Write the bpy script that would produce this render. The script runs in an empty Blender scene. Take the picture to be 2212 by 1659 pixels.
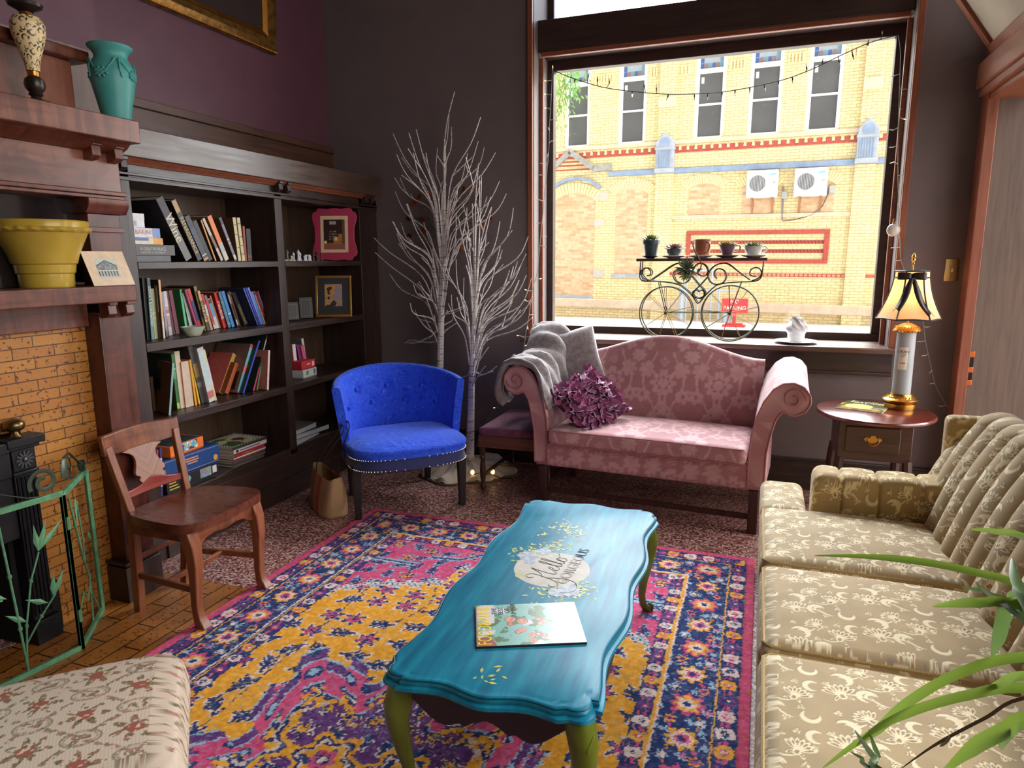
import bpy, math, random
import numpy as np
from mathutils import Vector, Matrix
PI = math.pi
R = math.radians
scn = bpy.context.scene
col = scn.collection

# ---------------------------------------------------------------- camera
FW, FH, FOC = 2212, 1659, 1474.97
YAW, PITCH, ROLL = R(19.9847), R(10.2914), R(0.3784)
_f = Vector((-math.sin(YAW)*math.cos(PITCH), math.cos(YAW)*math.cos(PITCH), -math.sin(PITCH)))
_r = Vector((math.cos(YAW), math.sin(YAW), 0))
_d = _f.cross(_r)
CR = math.cos(ROLL)*_r + math.sin(ROLL)*_d
CD = -math.sin(ROLL)*_r + math.cos(ROLL)*_d
CAM = Vector((0, 0, 1.5))
cd = bpy.data.cameras.new('camera'); cam = bpy.data.objects.new('camera', cd); col.objects.link(cam)
cd.sensor_fit = 'HORIZONTAL'; cd.sensor_width = 36; cd.lens = FOC/FW*36; cd.clip_start = .02; cd.clip_end = 400
cam.matrix_world = Matrix(((CR.x, -CD.x, -_f.x, CAM.x), (CR.y, -CD.y, -_f.y, CAM.y), (CR.z, -CD.z, -_f.z, CAM.z), (0, 0, 0, 1)))
scn.camera = cam
scn.view_settings.view_transform = 'Standard'; scn.view_settings.look = 'None'
scn.view_settings.gamma = 1; scn.view_settings.use_curve_mapping = False
scn.view_settings.exposure = 0.75

# ---------------------------------------------------------------- daylight: a bright hazy sky over the far side of the street
wd = bpy.data.worlds.new('sky'); scn.world = wd; wd.use_nodes = True
nt = wd.node_tree; nt.nodes.clear()
def _n(t, **k):
    n = nt.nodes.new(t)
    for a, b in k.items(): setattr(n, a, b)
    return n
tc = _n('ShaderNodeTexCoord'); nm = _n('ShaderNodeVectorMath', operation='NORMALIZE'); nt.links.new(tc.outputs['Generated'], nm.inputs[0])
def lobe(direction, power):
    d = _n('ShaderNodeVectorMath', operation='DOT_PRODUCT'); nt.links.new(nm.outputs[0], d.inputs[0])
    d.inputs[1].default_value = Vector(direction).normalized()
    m = _n('ShaderNodeMath', operation='MAXIMUM'); nt.links.new(d.outputs['Value'], m.inputs[0]); m.inputs[1].default_value = 0
    p = _n('ShaderNodeMath', operation='POWER'); nt.links.new(m.outputs[0], p.inputs[0]); p.inputs[1].default_value = power
    return p.outputs[0]
SKY_BASE, SKY_STREET, SKY_SIDE = 0.42, 19.0, 2.8
def scaled(sock, k, colr):
    c = _n('ShaderNodeVectorMath', operation='SCALE'); c.inputs[0].default_value = colr
    m = _n('ShaderNodeMath', operation='MULTIPLY'); nt.links.new(sock, m.inputs[0]); m.inputs[1].default_value = k
    nt.links.new(m.outputs[0], c.inputs['Scale']); return c.outputs[0]
a1 = scaled(lobe((.1, .75, .66), 3.0), SKY_STREET, (.92, .97, 1.0))
a2 = scaled(lobe((1, -.1, .5), 2.0), SKY_SIDE, (1.0, .95, .88))  # side lobe added to shine in through the unseen right-wall window
ad = _n('ShaderNodeVectorMath', operation='ADD'); nt.links.new(a1, ad.inputs[0]); nt.links.new(a2, ad.inputs[1])
ad2 = _n('ShaderNodeVectorMath', operation='ADD'); nt.links.new(ad.outputs[0], ad2.inputs[0]); ad2.inputs[1].default_value = (SKY_BASE, SKY_BASE*.97, SKY_BASE*.92)
bg = _n('ShaderNodeBackground'); nt.links.new(ad2.outputs[0], bg.inputs[0]); ow = _n('ShaderNodeOutputWorld'); nt.links.new(bg.outputs[0], ow.inputs[0])
def portal(name, loc, rot, sx, sy):
    l = bpy.data.lights.new(name, 'AREA'); l.shape = 'RECTANGLE'; l.size = sx; l.size_y = sy; l.cycles.is_portal = True
    o = bpy.data.objects.new(name, l); col.objects.link(o); o.location = loc; o.rotation_euler = rot
portal('daylight_portal_window', (-.4, 5.22, 2.25), (R(-90), 0, 0), 2.5, 2.9)
portal('daylight_portal_side', (1.36, 1.3, 2.2), (0, R(90), 0), 2.6, 3.4)

# ---------------------------------------------------------------- helpers
def at(px, py, X=None, Y=None, Z=None):
    "the place in the room that the photograph shows at a pixel, on the plane x=X, y=Y or z=Z"
    w = CR*(px-FW/2) + CD*(py-FH/2) + _f*FOC
    t = X/w.x if X is not None else Y/w.y if Y is not None else (Z-1.5)/w.z
    return CAM + w*t
def srgb(c): return c/12.92 if c <= .04045 else ((c+.055)/1.055)**2.4
def C(r, g, b): return (srgb(r/255), srgb(g/255), srgb(b/255), 1)
class MB:
    def __init__(s): s.v = []; s.f = []; s.mi = []; s.cur = 0
    def add(s, vs, fs, M=None):
        n = len(s.v)
        s.v += [tuple(M @ Vector(p)) for p in vs] if M is not None else [tuple(p) for p in vs]
        s.f += [[i+n for i in f] for f in fs]; s.mi += [s.cur]*len(fs); return s
    def box(s, x0, x1, y0, y1, z0, z1, M=None):
        v = [(x, y, z) for x in (x0, x1) for y in (y0, y1) for z in (z0, z1)]
        return s.add(v, [(0, 1, 3, 2), (4, 6, 7, 5), (0, 4, 5, 1), (2, 3, 7, 6), (0, 2, 6, 4), (1, 5, 7, 3)], M)
    def bar(s, p0, p1, w, h, up=(0, 0, 1)):
        p0 = Vector(p0); p1 = Vector(p1); d = p1-p0; L = d.length; d.normalize(); u = Vector(up)
        if abs(d.dot(u)) > .99: u = Vector((0, 1, 0))
        x = d.cross(u).normalized(); z = x.cross(d)
        M = Matrix(((x.x, d.x, z.x, p0.x), (x.y, d.y, z.y, p0.y), (x.z, d.z, z.z, p0.z), (0, 0, 0, 1)))
        return s.box(-w/2, w/2, 0, L, -h/2, h/2, M)
    def tube(s, pts, r, n=8, closed=False, flat=None, caps=True):
        P = [Vector(p) for p in pts]; m = len(P); N = None; rings = []
        for i, p in enumerate(P):
            if closed: t = P[(i+1) % m]-P[i-1]
            else: t = P[min(i+1, m-1)]-P[max(i-1, 0)]
            t.normalize()
            if N is None:
                u = Vector((0, 0, 1)) if abs(t.z) < .9 else Vector((1, 0, 0)); N = (u - t*t.dot(u)).normalized()
            else:
                N = N - t*t.dot(N); N = N.normalized() if N.length > 1e-6 else Vector((1, 0, 0))
            B = t.cross(N); rr = r[i] if isinstance(r, (list, tuple)) else r
            fx, fy = flat or (1, 1)
            rings.append([p + (N*math.cos(2*PI*k/n)*fx + B*math.sin(2*PI*k/n)*fy)*rr for k in range(n)])
        v = [q for g in rings for q in g]; f = []
        for i in range(m if closed else m-1):
            j = (i+1) % m
            for k in range(n): f.append((i*n+k, i*n+(k+1) % n, j*n+(k+1) % n, j*n+k))
        if not closed and caps: f.append(tuple(range(n-1, -1, -1))); f.append(tuple((m-1)*n+k for k in range(n)))
        return s.add(v, f)
    def lathe(s, prof, n=28, c=(0, 0, 0), M=None, sx=1, sy=1, wob=None):
        v = []; f = []; m = len(prof)
        for i, (r, z) in enumerate(prof):
            for k in range(n):
                a = 2*PI*k/n; q = r*(wob(a, i) if wob else 1); v.append((c[0]+q*math.cos(a)*sx, c[1]+q*math.sin(a)*sy, c[2]+z))
        for i in range(m-1):
            for k in range(n): f.append((i*n+k, i*n+(k+1) % n, (i+1)*n+(k+1) % n, (i+1)*n+k))
        if prof[0][0] > 1e-6: f.append(tuple(range(n-1, -1, -1)))
        if prof[-1][0] > 1e-6: f.append(tuple((m-1)*n+k for k in range(n)))
        return s.add(v, f, M)
    def prism(s, poly, h0, h1, plane='xy', M=None):
        n = len(poly); g = {'xy': lambda a, b, h: (a, b, h), 'xz': lambda a, b, h: (a, h, b), 'yz': lambda a, b, h: (h, a, b)}[plane]
        v = [g(a, b, h0) for a, b in poly] + [g(a, b, h1) for a, b in poly]
        f = [tuple(range(n-1, -1, -1)), tuple(range(n, 2*n))] + [(i, (i+1) % n, n+(i+1) % n, n+i) for i in range(n)]
        return s.add(v, f, M)
    def surf(s, fn, nu, nv, cu=False, cv=False, M=None):
        v = [fn(i/(nu if cu else nu-1), j/(nv if cv else nv-1)) for i in range(nu) for j in range(nv)]; f = []
        for i in range(nu if cu else nu-1):
            for j in range(nv if cv else nv-1):
                a, b = (i+1) % nu, (j+1) % nv; f.append((i*nv+j, a*nv+j, a*nv+b, i*nv+b))
        return s.add(v, f, M)
    def ball(s, c, r, n=12, sc=(1, 1, 1)):
        v = []; f = []; m = max(4, n//2)
        for i in range(m+1):
            t = PI*i/m
            for k in range(n):
                a = 2*PI*k/n; v.append((c[0]+r*sc[0]*math.sin(t)*math.cos(a), c[1]+r*sc[1]*math.sin(t)*math.sin(a), c[2]-r*sc[2]*math.cos(t)))
        for i in range(m):
            for k in range(n): f.append((i*n+k, i*n+(k+1) % n, (i+1)*n+(k+1) % n, (i+1)*n+k))
        return s.add(v, f)
    def rbox(s, x0, x1, y0, y1, z0, z1, r, n=(12, 12, 6), crown=0, M=None, warp=None):
        "rounded box of dense quads; crown lifts the middle of the top"
        s.merge = True
        lo = Vector((x0, y0, z0)); hi = Vector((x1, y1, z1)); rr = [min(r, (hi[i]-lo[i])/2) for i in range(3)]
        def ts(k):
            m = n[k]; a = [rr[k]*(1-math.cos(PI/2*i/3)) for i in range(3)]; L = hi[k]-lo[k]
            mid = [rr[k]+(L-2*rr[k])*i/m for i in range(m+1)] if L > 2*rr[k]+1e-6 else [L/2]
            return [lo[k]+t for t in a+mid+[L-t for t in reversed(a)]]
        T = [ts(k) for k in range(3)]
        def fix(p):
            c = Vector([min(max(p[i], lo[i]+rr[i]), hi[i]-rr[i]) for i in range(3)]); d = Vector([(p[i]-c[i])/rr[i] if rr[i] else 0 for i in range(3)])
            if d.length > 1: d.normalize()
            q = Vector([c[i]+d[i]*rr[i] for i in range(3)])
            if crown:
                u = (q.x-(x0+x1)/2)/((x1-x0)/2); v = (q.y-(y0+y1)/2)/((y1-y0)/2); w = (q.z-z0)/(z1-z0)
                q.z += crown*max(0, 1-u*u)*max(0, 1-v*v)*max(0, w*2-1)
            return warp(q) if warp else q
        for a, b, k in ((0, 1, 2), (1, 2, 0), (0, 2, 1)):
            for side in (lo[k], hi[k]):
                A, B = T[a], T[b]; v = []
                for p in A:
                    for q in B:
                        g = [0, 0, 0]; g[a] = p; g[b] = q; g[k] = side; v.append(fix(g))
                m = len(B); s.add(v, [(i*m+j, (i+1)*m+j, (i+1)*m+j+1, i*m+j+1) for i in range(len(A)-1) for j in range(m-1)], M)
        return s
    def mesh(s, name, mats, ang=35):
        me = bpy.data.meshes.new(name); me.from_pydata(s.v, [], s.f); me.validate()
        for m in (mats if isinstance(mats, (list, tuple)) else [mats]): me.materials.append(m)
        if len(s.mi) == len(me.polygons) and any(s.mi): me.polygons.foreach_set('material_index', s.mi)
        me.polygons.foreach_set('use_smooth', [True]*len(me.polygons)); me.set_sharp_from_angle(angle=R(ang)); me.update()
        import bmesh
        bm = bmesh.new(); bm.from_mesh(me)
        if getattr(s, 'merge', False): bmesh.ops.remove_doubles(bm, verts=bm.verts, dist=1e-5)
        bmesh.ops.recalc_face_normals(bm, faces=bm.faces); bm.to_mesh(me); bm.free()
        return me
    def build(s, name, mats, parent=None, world=False, bev=0, sub=0, ang=35, loc=None, rz=0, seg=2):
        if world or loc is not None:
            Mi = (wm(parent) if parent else Matrix.Translation(loc or (0, 0, 0)) @ Matrix.Rotation(rz, 4, 'Z')).inverted()
            if world: s.v = [tuple(Mi @ Vector(p)) for p in s.v]
        o = bpy.data.objects.new(name, s.mesh(name, mats, ang)); col.objects.link(o)
        if parent: o.parent = parent
        elif loc is not None: o.location = loc; o.rotation_euler = (0, 0, rz)
        if bev:
            b = o.modifiers.new('bevel', 'BEVEL'); b.width = bev; b.segments = seg; b.limit_method = 'ANGLE'; b.angle_limit = R(40); b.harden_normals = False
        if sub:
            b = o.modifiers.new('subd', 'SUBSURF'); b.levels = sub; b.render_levels = sub
        return o
def wm(o):
    M = o.matrix_basis.copy()
    while o.parent: o = o.parent; M = o.matrix_basis @ M
    return M
def tag(o, label, cat, group=None, kind=None):
    o['label'] = label; o['category'] = cat
    if group: o['group'] = group
    if kind: o['kind'] = kind
    return o
def thing(name, label, cat, loc=(0, 0, 0), rz=0, group=None, rot=None):
    o = bpy.data.objects.new(name, None); col.objects.link(o); o.location = loc; o.rotation_euler = rot or (0, 0, rz); o.empty_display_size = .05
    return tag(o, label, cat, group)
def struct(o): o['kind'] = 'structure'; return o
def copy_tree(o, parent=None):
    c = o.copy(); col.objects.link(c); c.parent = parent
    for ch in list(o.children): copy_tree(ch, c)
    return c
def words(txt, size, mat, parent, loc, rot, name='lettering', ext=.0004, ax='CENTER', sx=1, shear=0, space=1, world=False, M=None, outline=0, fit=0):
    cu = bpy.data.curves.new(name, 'FONT'); cu.body = txt; cu.size = size; cu.extrude = ext; cu.align_x = ax; cu.align_y = 'CENTER'; cu.shear = shear; cu.space_line = space; cu.resolution_u = 3
    if outline: cu.fill_mode = 'NONE'; cu.extrude = 0; cu.bevel_depth = outline; cu.bevel_resolution = 0
    tmp = bpy.data.objects.new('tmp', cu); me = bpy.data.meshes.new_from_object(tmp); me.name = name; bpy.data.objects.remove(tmp)
    if fit: xs = [v.co.x for v in me.vertices]; sx = fit/max(1e-4, max(xs)-min(xs))
    me.materials.clear(); me.materials.append(mat); o = bpy.data.objects.new(name, me); col.objects.link(o); o.parent = parent
    if M is not None:
        Q = (wm(parent).inverted() @ M) if (world and parent) else M
        o.matrix_basis = Q @ Matrix.Diagonal((sx, 1, 1, 1))
    else: o.location = loc; o.rotation_euler = rot; o.scale = (sx, 1, 1)
    return o
def frameM(p, ex, ey):
    "matrix whose x runs along ex and y along ey, at p"
    ex = Vector(ex).normalized(); ey = Vector(ey).normalized(); ez = ex.cross(ey).normalized(); ey = ez.cross(ex)
    return Matrix(((ex.x, ey.x, ez.x, p[0]), (ex.y, ey.y, ez.y, p[1]), (ex.z, ey.z, ez.z, p[2]), (0, 0, 0, 1)))

def smooth(P, n=6):
    out = []; m = len(P)
    for i in range(m-1):
        p0, p1, p2, p3 = P[max(i-1, 0)], P[i], P[i+1], P[min(i+2, m-1)]
        for k in range(n):
            t = k/n; out.append(.5*((2*p1)+(p2-p0)*t+(2*p0-5*p1+4*p2-p3)*t*t+(3*p1-p0-3*p2+p3)*t**3))
    return out+[P[-1]]

# ---------------------------------------------------------------- materials
def newmat(name):
    m = bpy.data.materials.new(name); m.use_nodes = True; t = m.node_tree; return m, t, t.nodes['Principled BSDF']
def setp(b, **k):
    for a, v in k.items():
        if a in b.inputs: b.inputs[a].default_value = v
def N(t, typ, **k):
    n = t.nodes.new(typ)
    for a, v in k.items():
        if a[0] == '_': n.inputs[a[1:].replace('_', ' ')].default_value = v
        else: setattr(n, a, v)
    return n
def coords(t, scale=(1, 1, 1), rot=(0, 0, 0), kind='Object'):
    c = N(t, 'ShaderNodeTexCoord'); m = N(t, 'ShaderNodeMapping'); m.inputs['Scale'].default_value = scale; m.inputs['Rotation'].default_value = rot
    t.links.new(c.outputs[kind], m.inputs[0]); return m.outputs[0]
def ramp(t, fac, stops):
    r = N(t, 'ShaderNodeValToRGB'); e = r.color_ramp.elements
    while len(e) < len(stops): e.new(.5)
    for i, (p, c) in enumerate(stops): e[i].position = p; e[i].color = c
    t.links.new(fac, r.inputs[0]); return r.outputs[0]
def bump(t, b, h, s, d=.002):
    n = N(t, 'ShaderNodeBump'); n.inputs['Strength'].default_value = s; n.inputs['Distance'].default_value = d
    t.links.new(h, n.inputs['Height']); t.links.new(n.outputs[0], b.inputs['Normal'])
def pm(name, c, rough=.5, metal=0, var=.0, vs=8, bs=0, bsc=60, spec=.5, **k):
    "plain material: colour c varied by noise, optional bump"
    m, t, b = newmat(name); setp(b, Roughness=rough, Metallic=metal, **{'Base Color': c, 'Specular IOR Level': spec}); setp(b, **k)
    v = coords(t)
    n = N(t, 'ShaderNodeTexNoise', _Scale=vs, _Detail=4); t.links.new(v, n.inputs['Vector'])
    va = var or .06
    lo = tuple(x*(1-va) for x in c[:3])+(1,); hi = tuple(min(1, x*(1+va)) for x in c[:3])+(1,)
    t.links.new(ramp(t, n.outputs['Fac'], [(.3, lo), (.7, hi)]), b.inputs['Base Color'])
    if bs:
        n2 = N(t, 'ShaderNodeTexNoise', _Scale=bsc, _Detail=3); t.links.new(v, n2.inputs['Vector']); bump(t, b, n2.outputs['Fac'], bs)
    return m
def wood(name, c1, c2, rough=.4, grain=(3, 3, 40), axis='x', flame=0, coat=0, spec=.5):
    "wood: noise stretched along the grain axis"
    m, t, b = newmat(name); setp(b, Roughness=rough, **{'Coat Weight': coat, 'Coat Roughness': .25, 'Specular IOR Level': spec})
    lo, hi = grain[0], grain[2]
    sc = {'x': (lo, hi, hi), 'y': (hi, lo, hi), 'z': (hi, hi, lo)}[axis]
    v = coords(t, sc); n = N(t, 'ShaderNodeTexNoise', _Scale=1, _Detail=6, _Distortion=.6); t.links.new(v, n.inputs['Vector'])
    c = ramp(t, n.outputs['Fac'], [(.28, c1), (.72, c2)])
    if flame:
        v2 = coords(t, (7, 7, 7)) if flame == 1 else coords(t, {'x': (16, 3, 3), 'y': (3, 16, 3), 'z': (3, 3, 16)}[axis])
        n2 = N(t, 'ShaderNodeTexNoise', _Scale=1, _Detail=3, _Distortion=1.5); t.links.new(v2, n2.inputs['Vector'])
        mx = N(t, 'ShaderNodeMix', data_type='RGBA', blend_type='MULTIPLY'); mx.inputs[0].default_value = .75
        t.links.new(c, mx.inputs[6]); t.links.new(ramp(t, n2.outputs['Fac'], [(.35, (.42, .38, .38, 1)), (.6, (1, 1, 1, 1))]), mx.inputs[7]); c = mx.outputs[2]
    t.links.new(c, b.inputs['Base Color'])
    t.links.new(ramp(t, n.outputs['Fac'], [(.2, (rough*.8,)*3+(1,)), (.8, (min(1, rough*1.25),)*3+(1,))]), b.inputs['Roughness'])
    bump(t, b, n.outputs['Fac'], .12, .001); return m
def bricks(name, ca, cb, mortar, w, h, gap, swz, rough=.8, off=.5, spots=None, bs=.5):
    "brick pattern; swz names the object axes that run along and up"
    m, t, b = newmat(name); setp(b, Roughness=rough)
    c = N(t, 'ShaderNodeTexCoord'); sp = N(t, 'ShaderNodeSeparateXYZ'); cb_ = N(t, 'ShaderNodeCombineXYZ'); t.links.new(c.outputs['Object'], sp.inputs[0])
    t.links.new(sp.outputs[swz[0].upper()], cb_.inputs[0]); t.links.new(sp.outputs[swz[1].upper()], cb_.inputs[1])
    br = N(t, 'ShaderNodeTexBrick', offset=off); br.inputs['Scale'].default_value = 1; br.inputs['Brick Width'].default_value = w; br.inputs['Row Height'].default_value = h
    br.inputs['Mortar Size'].default_value = gap; br.inputs['Color1'].default_value = ca; br.inputs['Color2'].default_value = cb; br.inputs['Mortar'].default_value = mortar; br.inputs['Mortar Smooth'].default_value = .1
    t.links.new(cb_.outputs[0], br.inputs['Vector']); out = br.outputs['Color']
    n = N(t, 'ShaderNodeTexNoise', _Scale=9, _Detail=3); t.links.new(c.outputs['Object'], n.inputs['Vector'])
    mx = N(t, 'ShaderNodeMix', data_type='RGBA', blend_type='MULTIPLY'); mx.inputs[0].default_value = .6; t.links.new(out, mx.inputs[6]); t.links.new(ramp(t, n.outputs['Fac'], [(.3, (.75, .72, .7, 1)), (.65, (1, 1, 1, 1))]), mx.inputs[7]); out = mx.outputs[2]
    if spots:
        n2 = N(t, 'ShaderNodeTexNoise', _Scale=70, _Detail=2); t.links.new(c.outputs['Object'], n2.inputs['Vector'])
        mx = N(t, 'ShaderNodeMix', data_type='RGBA'); t.links.new(ramp(t, n2.outputs['Fac'], [(.6, (0, 0, 0, 1)), (.68, (1, 1, 1, 1))]), mx.inputs[0]); t.links.new(out, mx.inputs[6]); mx.inputs[7].default_value = spots; out = mx.outputs[2]
    t.links.new(out, b.inputs['Base Color']); bump(t, b, br.outputs['Fac'], -bs, .003); return m
def paintmat(name, rough=.8, bs=0, bsc=300, wave=None, spec=.5, **k):
    "material of a surface whose colour pattern is held in the mesh"
    m, t, b = newmat(name); setp(b, Roughness=rough, **{'Specular IOR Level': spec}); setp(b, **k)
    a = N(t, 'ShaderNodeAttribute', attribute_name='Col'); t.links.new(a.outputs['Color'], b.inputs['Base Color'])
    if bs:
        n = N(t, 'ShaderNodeTexNoise', _Scale=bsc, _Detail=2); t.links.new(coords(t), n.inputs['Vector']); bump(t, b, n.outputs['Fac'], bs)
    return m
def paint(o, fn):
    me = o.data; n = len(me.vertices); co = np.empty(n*3); me.vertices.foreach_get('co', co); co = co.reshape(-1, 3)
    c = np.clip(np.asarray(fn(co), float), 0, 255)/255; c = np.where(c <= .04045, c/12.92, ((c+.055)/1.055)**2.4)
    a = me.color_attributes.new('Col', 'FLOAT_COLOR', 'POINT'); a.data.foreach_set('color', np.concatenate([c, np.ones((n, 1))], 1).ravel()); return o
def emit(name, c, s):
    m, t, b = newmat(name); setp(b, **{'Base Color': c, 'Emission Color': c, 'Emission Strength': s}); return m
def glass(name, tint=(1, 1, 1, 1), gl=.06, rough=.0):
    "thin pane: lets light straight through, mirrors a little more at grazing angles"
    m = bpy.data.materials.new(name); m.use_nodes = True; t = m.node_tree; t.nodes.clear()
    o = N(t, 'ShaderNodeOutputMaterial'); x = N(t, 'ShaderNodeMixShader'); tr = N(t, 'ShaderNodeBsdfTransparent'); g = N(t, 'ShaderNodeBsdfGlossy')
    tr.inputs[0].default_value = tint; g.inputs['Roughness'].default_value = rough
    f = N(t, 'ShaderNodeLayerWeight'); f.inputs['Blend'].default_value = .12; mp = N(t, 'ShaderNodeMath', operation='MULTIPLY_ADD'); mp.inputs[1].default_value = .35; mp.inputs[2].default_value = gl
    t.links.new(f.outputs['Facing'], mp.inputs[0]); t.links.new(mp.outputs[0], x.inputs[0]); t.links.new(tr.outputs[0], x.inputs[1]); t.links.new(g.outputs[0], x.inputs[2]); t.links.new(x.outputs[0], o.inputs[0]); return m
def fbm(x, y, seed=0, oct=3):
    "smooth value noise on arrays"
    out = np.zeros_like(x); amp = 1.; tot = 0
    for k in range(oct):
        xi = np.floor(x).astype(int); yi = np.floor(y).astype(int); fx = x-xi; fy = y-yi; fx = fx*fx*(3-2*fx); fy = fy*fy*(3-2*fy)
        def h(a, b):
            q = np.sin((a*127.1+b*311.7+seed*74.7+k*19.3))*43758.5453; return q-np.floor(q)
        out += amp*((h(xi, yi)*(1-fx)+h(xi+1, yi)*fx)*(1-fy)+(h(xi, yi+1)*(1-fx)+h(xi+1, yi+1)*fx)*fy); tot += amp; amp *= .5; x = x*2.03; y = y*2.03
    return out/tot
# ---------------------------------------------------------------- the room
rnd = random.Random(7)
DW1, DW2 = C(38, 26, 23), C(66, 46, 40)
M_dark = wood('dark stained wood', DW1, DW2, .38, axis='y', spec=.6)
M_darkz = wood('dark stained wood upright', DW1, DW2, .4, axis='z', spec=.6)
M_darkx = wood('dark stained wood across', DW1, DW2, .4, axis='x', spec=.6)
M_cop = wood('reddish warm-lit trim wood', C(120, 66, 46), C(150, 88, 62), .4, axis='z')  # both trim woods hold the warm light they catch in their colour
M_copx = wood('reddish warm-lit trim wood across', C(120, 66, 46), C(150, 88, 62), .4, axis='x')
M_mah = wood('figured mahogany', C(92, 46, 32), C(128, 70, 50), .34, axis='y', flame=2, spec=.6)
M_mahz = wood('figured mahogany upright', C(82, 40, 30), C(112, 58, 44), .34, axis='z', flame=1, spec=.6)
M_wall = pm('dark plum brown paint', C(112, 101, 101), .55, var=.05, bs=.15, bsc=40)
M_purple = pm('purple paint', C(98, 62, 76), .5, var=.08, bs=.35, bsc=22)
M_ceil = pm('ceiling paint', C(150, 140, 128), .9)
M_plain = pm('far wall paint', C(120, 100, 92), .8)

def terrazzo():
    m, t, b = newmat('red speckled terrazzo'); setp(b, Roughness=.45)
    v = coords(t)
    vo = N(t, 'ShaderNodeTexVoronoi', _Scale=110); t.links.new(v, vo.inputs['Vector'])
    sp = N(t, 'ShaderNodeSeparateColor'); t.links.new(vo.outputs['Color'], sp.inputs[0])
    c = ramp(t, sp.outputs[0], [(0, C(58, 30, 32)), (.25, C(128, 74, 72)), (.5, C(150, 98, 92)), (.75, C(176, 134, 126)), (.9, C(208, 178, 168))]); 
    t.links.new(c, b.inputs['Base Color']); return m
struct(MB().box(-3.4, 3.2, -3.2, 5.3, -.1, 0).build('floor', terrazzo()))
M_hearth = bricks('glazed hearth tile', C(150, 92, 40), C(176, 112, 52), C(66, 38, 20), .30, .092, .004, 'yx', .32, spots=C(70, 42, 26), bs=.3)
struct(MB().box(-2.72, -1.95, -.6, 2.36, 0, .004).build('floor_hearth', M_hearth))
struct(MB().box(-3.4, 3.2, -3.2, 5.3, 4.3, 4.4).build('ceiling', M_ceil))
WX = -3.19
struct(MB().box(WX-.2, WX, -3.2, 5.3, 0, 4.3).build('wall_left', M_purple))
struct(MB().box(WX, -2.95, -1.2, 2.53, 1.9, 4.3).build('wall_chimney', M_purple))
struct(MB().box(-3.4, 3.2, -3.2, -3.0, 0, 4.3).build('wall_front', M_plain))

def holed(u, v, holes, put):
    "split a rectangle with holes into cells; put(u0,u1,v0,v1) for each solid cell"
    us = sorted({u[0], u[1], *[h[i] for h in holes for i in (0, 1)]}); vs = sorted({v[0], v[1], *[h[i] for h in holes for i in (2, 3)]})
    for a, b in zip(us, us[1:]):
        for c, d in zip(vs, vs[1:]):
            m, n = (a+b)/2, (c+d)/2
            if not any(h[0] < m < h[1] and h[2] < n < h[3] for h in holes): put(a, b, c, d)
# back wall: one deep opening holds the shop window and the transoms above it
OX0, OX1, OZ0, OZ1 = -1.54, .745, .92, 3.75
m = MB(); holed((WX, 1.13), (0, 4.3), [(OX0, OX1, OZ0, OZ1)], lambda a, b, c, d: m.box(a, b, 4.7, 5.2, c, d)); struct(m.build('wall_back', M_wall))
# right wall: doorway near the corner, added unseen window further along, for side light
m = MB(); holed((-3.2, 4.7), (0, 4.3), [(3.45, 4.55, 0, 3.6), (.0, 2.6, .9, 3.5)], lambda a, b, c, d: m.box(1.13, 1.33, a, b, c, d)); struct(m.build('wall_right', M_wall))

# window_1: frame, mouldings, sill and panes
w1 = struct(MB().box(OX0, OX1, 5.03, 5.1, .95, 1.008).box(OX0, OX0+.045, 5.03, 5.1, 1.008, 3.7).box(OX1-.052, OX1, 5.03, 5.1, 1.008, 3.7)
  .box(OX0+.045, OX1-.052, 5.03, 5.1, 2.835, 3.122).box(-.512, -.294, 5.03, 5.1, 3.122, 3.7).box(OX0, OX1, 5.03, 5.1, 3.7, 3.75)
  .build('window_1', M_darkx, bev=.004))
MB().box(OX0+.02, OX1-.02, 4.80, 4.835, 2.875, 2.905).box(OX0, OX0+.028, 4.83, 4.86, .96, 2.875).box(OX1-.028, OX1, 4.83, 4.86, .96, 2.875).build('window_stop', M_copx, w1, bev=.004)
MB().box(OX0, OX1, 4.80, 5.03, 2.905, 3.11).build('window_head', M_darkx, w1, bev=.004)
MB().box(OX0-.035, OX0, 4.672, 4.72, .955, 3.8).box(OX1, OX1+.035, 4.672, 4.72, .955, 3.8).build('window_casing', M_cop, w1, bev=.004)
MB().box(OX0-.08, OX1+.06, 4.62, 5.03, .922, .957).build('window_sill', wood('worn sill wood', C(70, 48, 40), C(112, 84, 70), .32, axis='x', spec=.7), w1, bev=.006)
MB().box(OX0-.05, OX1+.03, 4.68, 4.7, .80, .922).box(OX0-.05, OX1+.03, 4.67, 4.7, .78, .80).build('window_apron', M_darkx, w1, bev=.003)
MB().box(OX0+.045, OX1-.052, 5.062, 5.066, 1.008, 2.835).build('window_pane', glass('window glass', gl=.03), w1)
def transom_glass():
    m = bpy.data.materials.new('ribbed transom glass'); m.use_nodes = True; t = m.node_tree; t.nodes.clear()
    o = N(t, 'ShaderNodeOutputMaterial'); tr = N(t, 'ShaderNodeBsdfTransparent'); tr.inputs[0].default_value = (.62, .63, .66, 1)
    tl = N(t, 'ShaderNodeBsdfTranslucent'); ck = N(t, 'ShaderNodeTexChecker', _Scale=130); t.links.new(coords(t), ck.inputs['Vector']); ck.inputs['Color1'].default_value = (.5, .51, .55, 1); ck.inputs['Color2'].default_value = (.42, .43, .47, 1)
    t.links.new(ck.outputs['Color'], tl.inputs[0]); ad = N(t, 'ShaderNodeMixShader'); ad.inputs[0].default_value = .3
    t.links.new(tr.outputs[0], ad.inputs[1]); t.links.new(tl.outputs[0], ad.inputs[2]); t.links.new(ad.outputs[0], o.inputs[0]); return m
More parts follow.
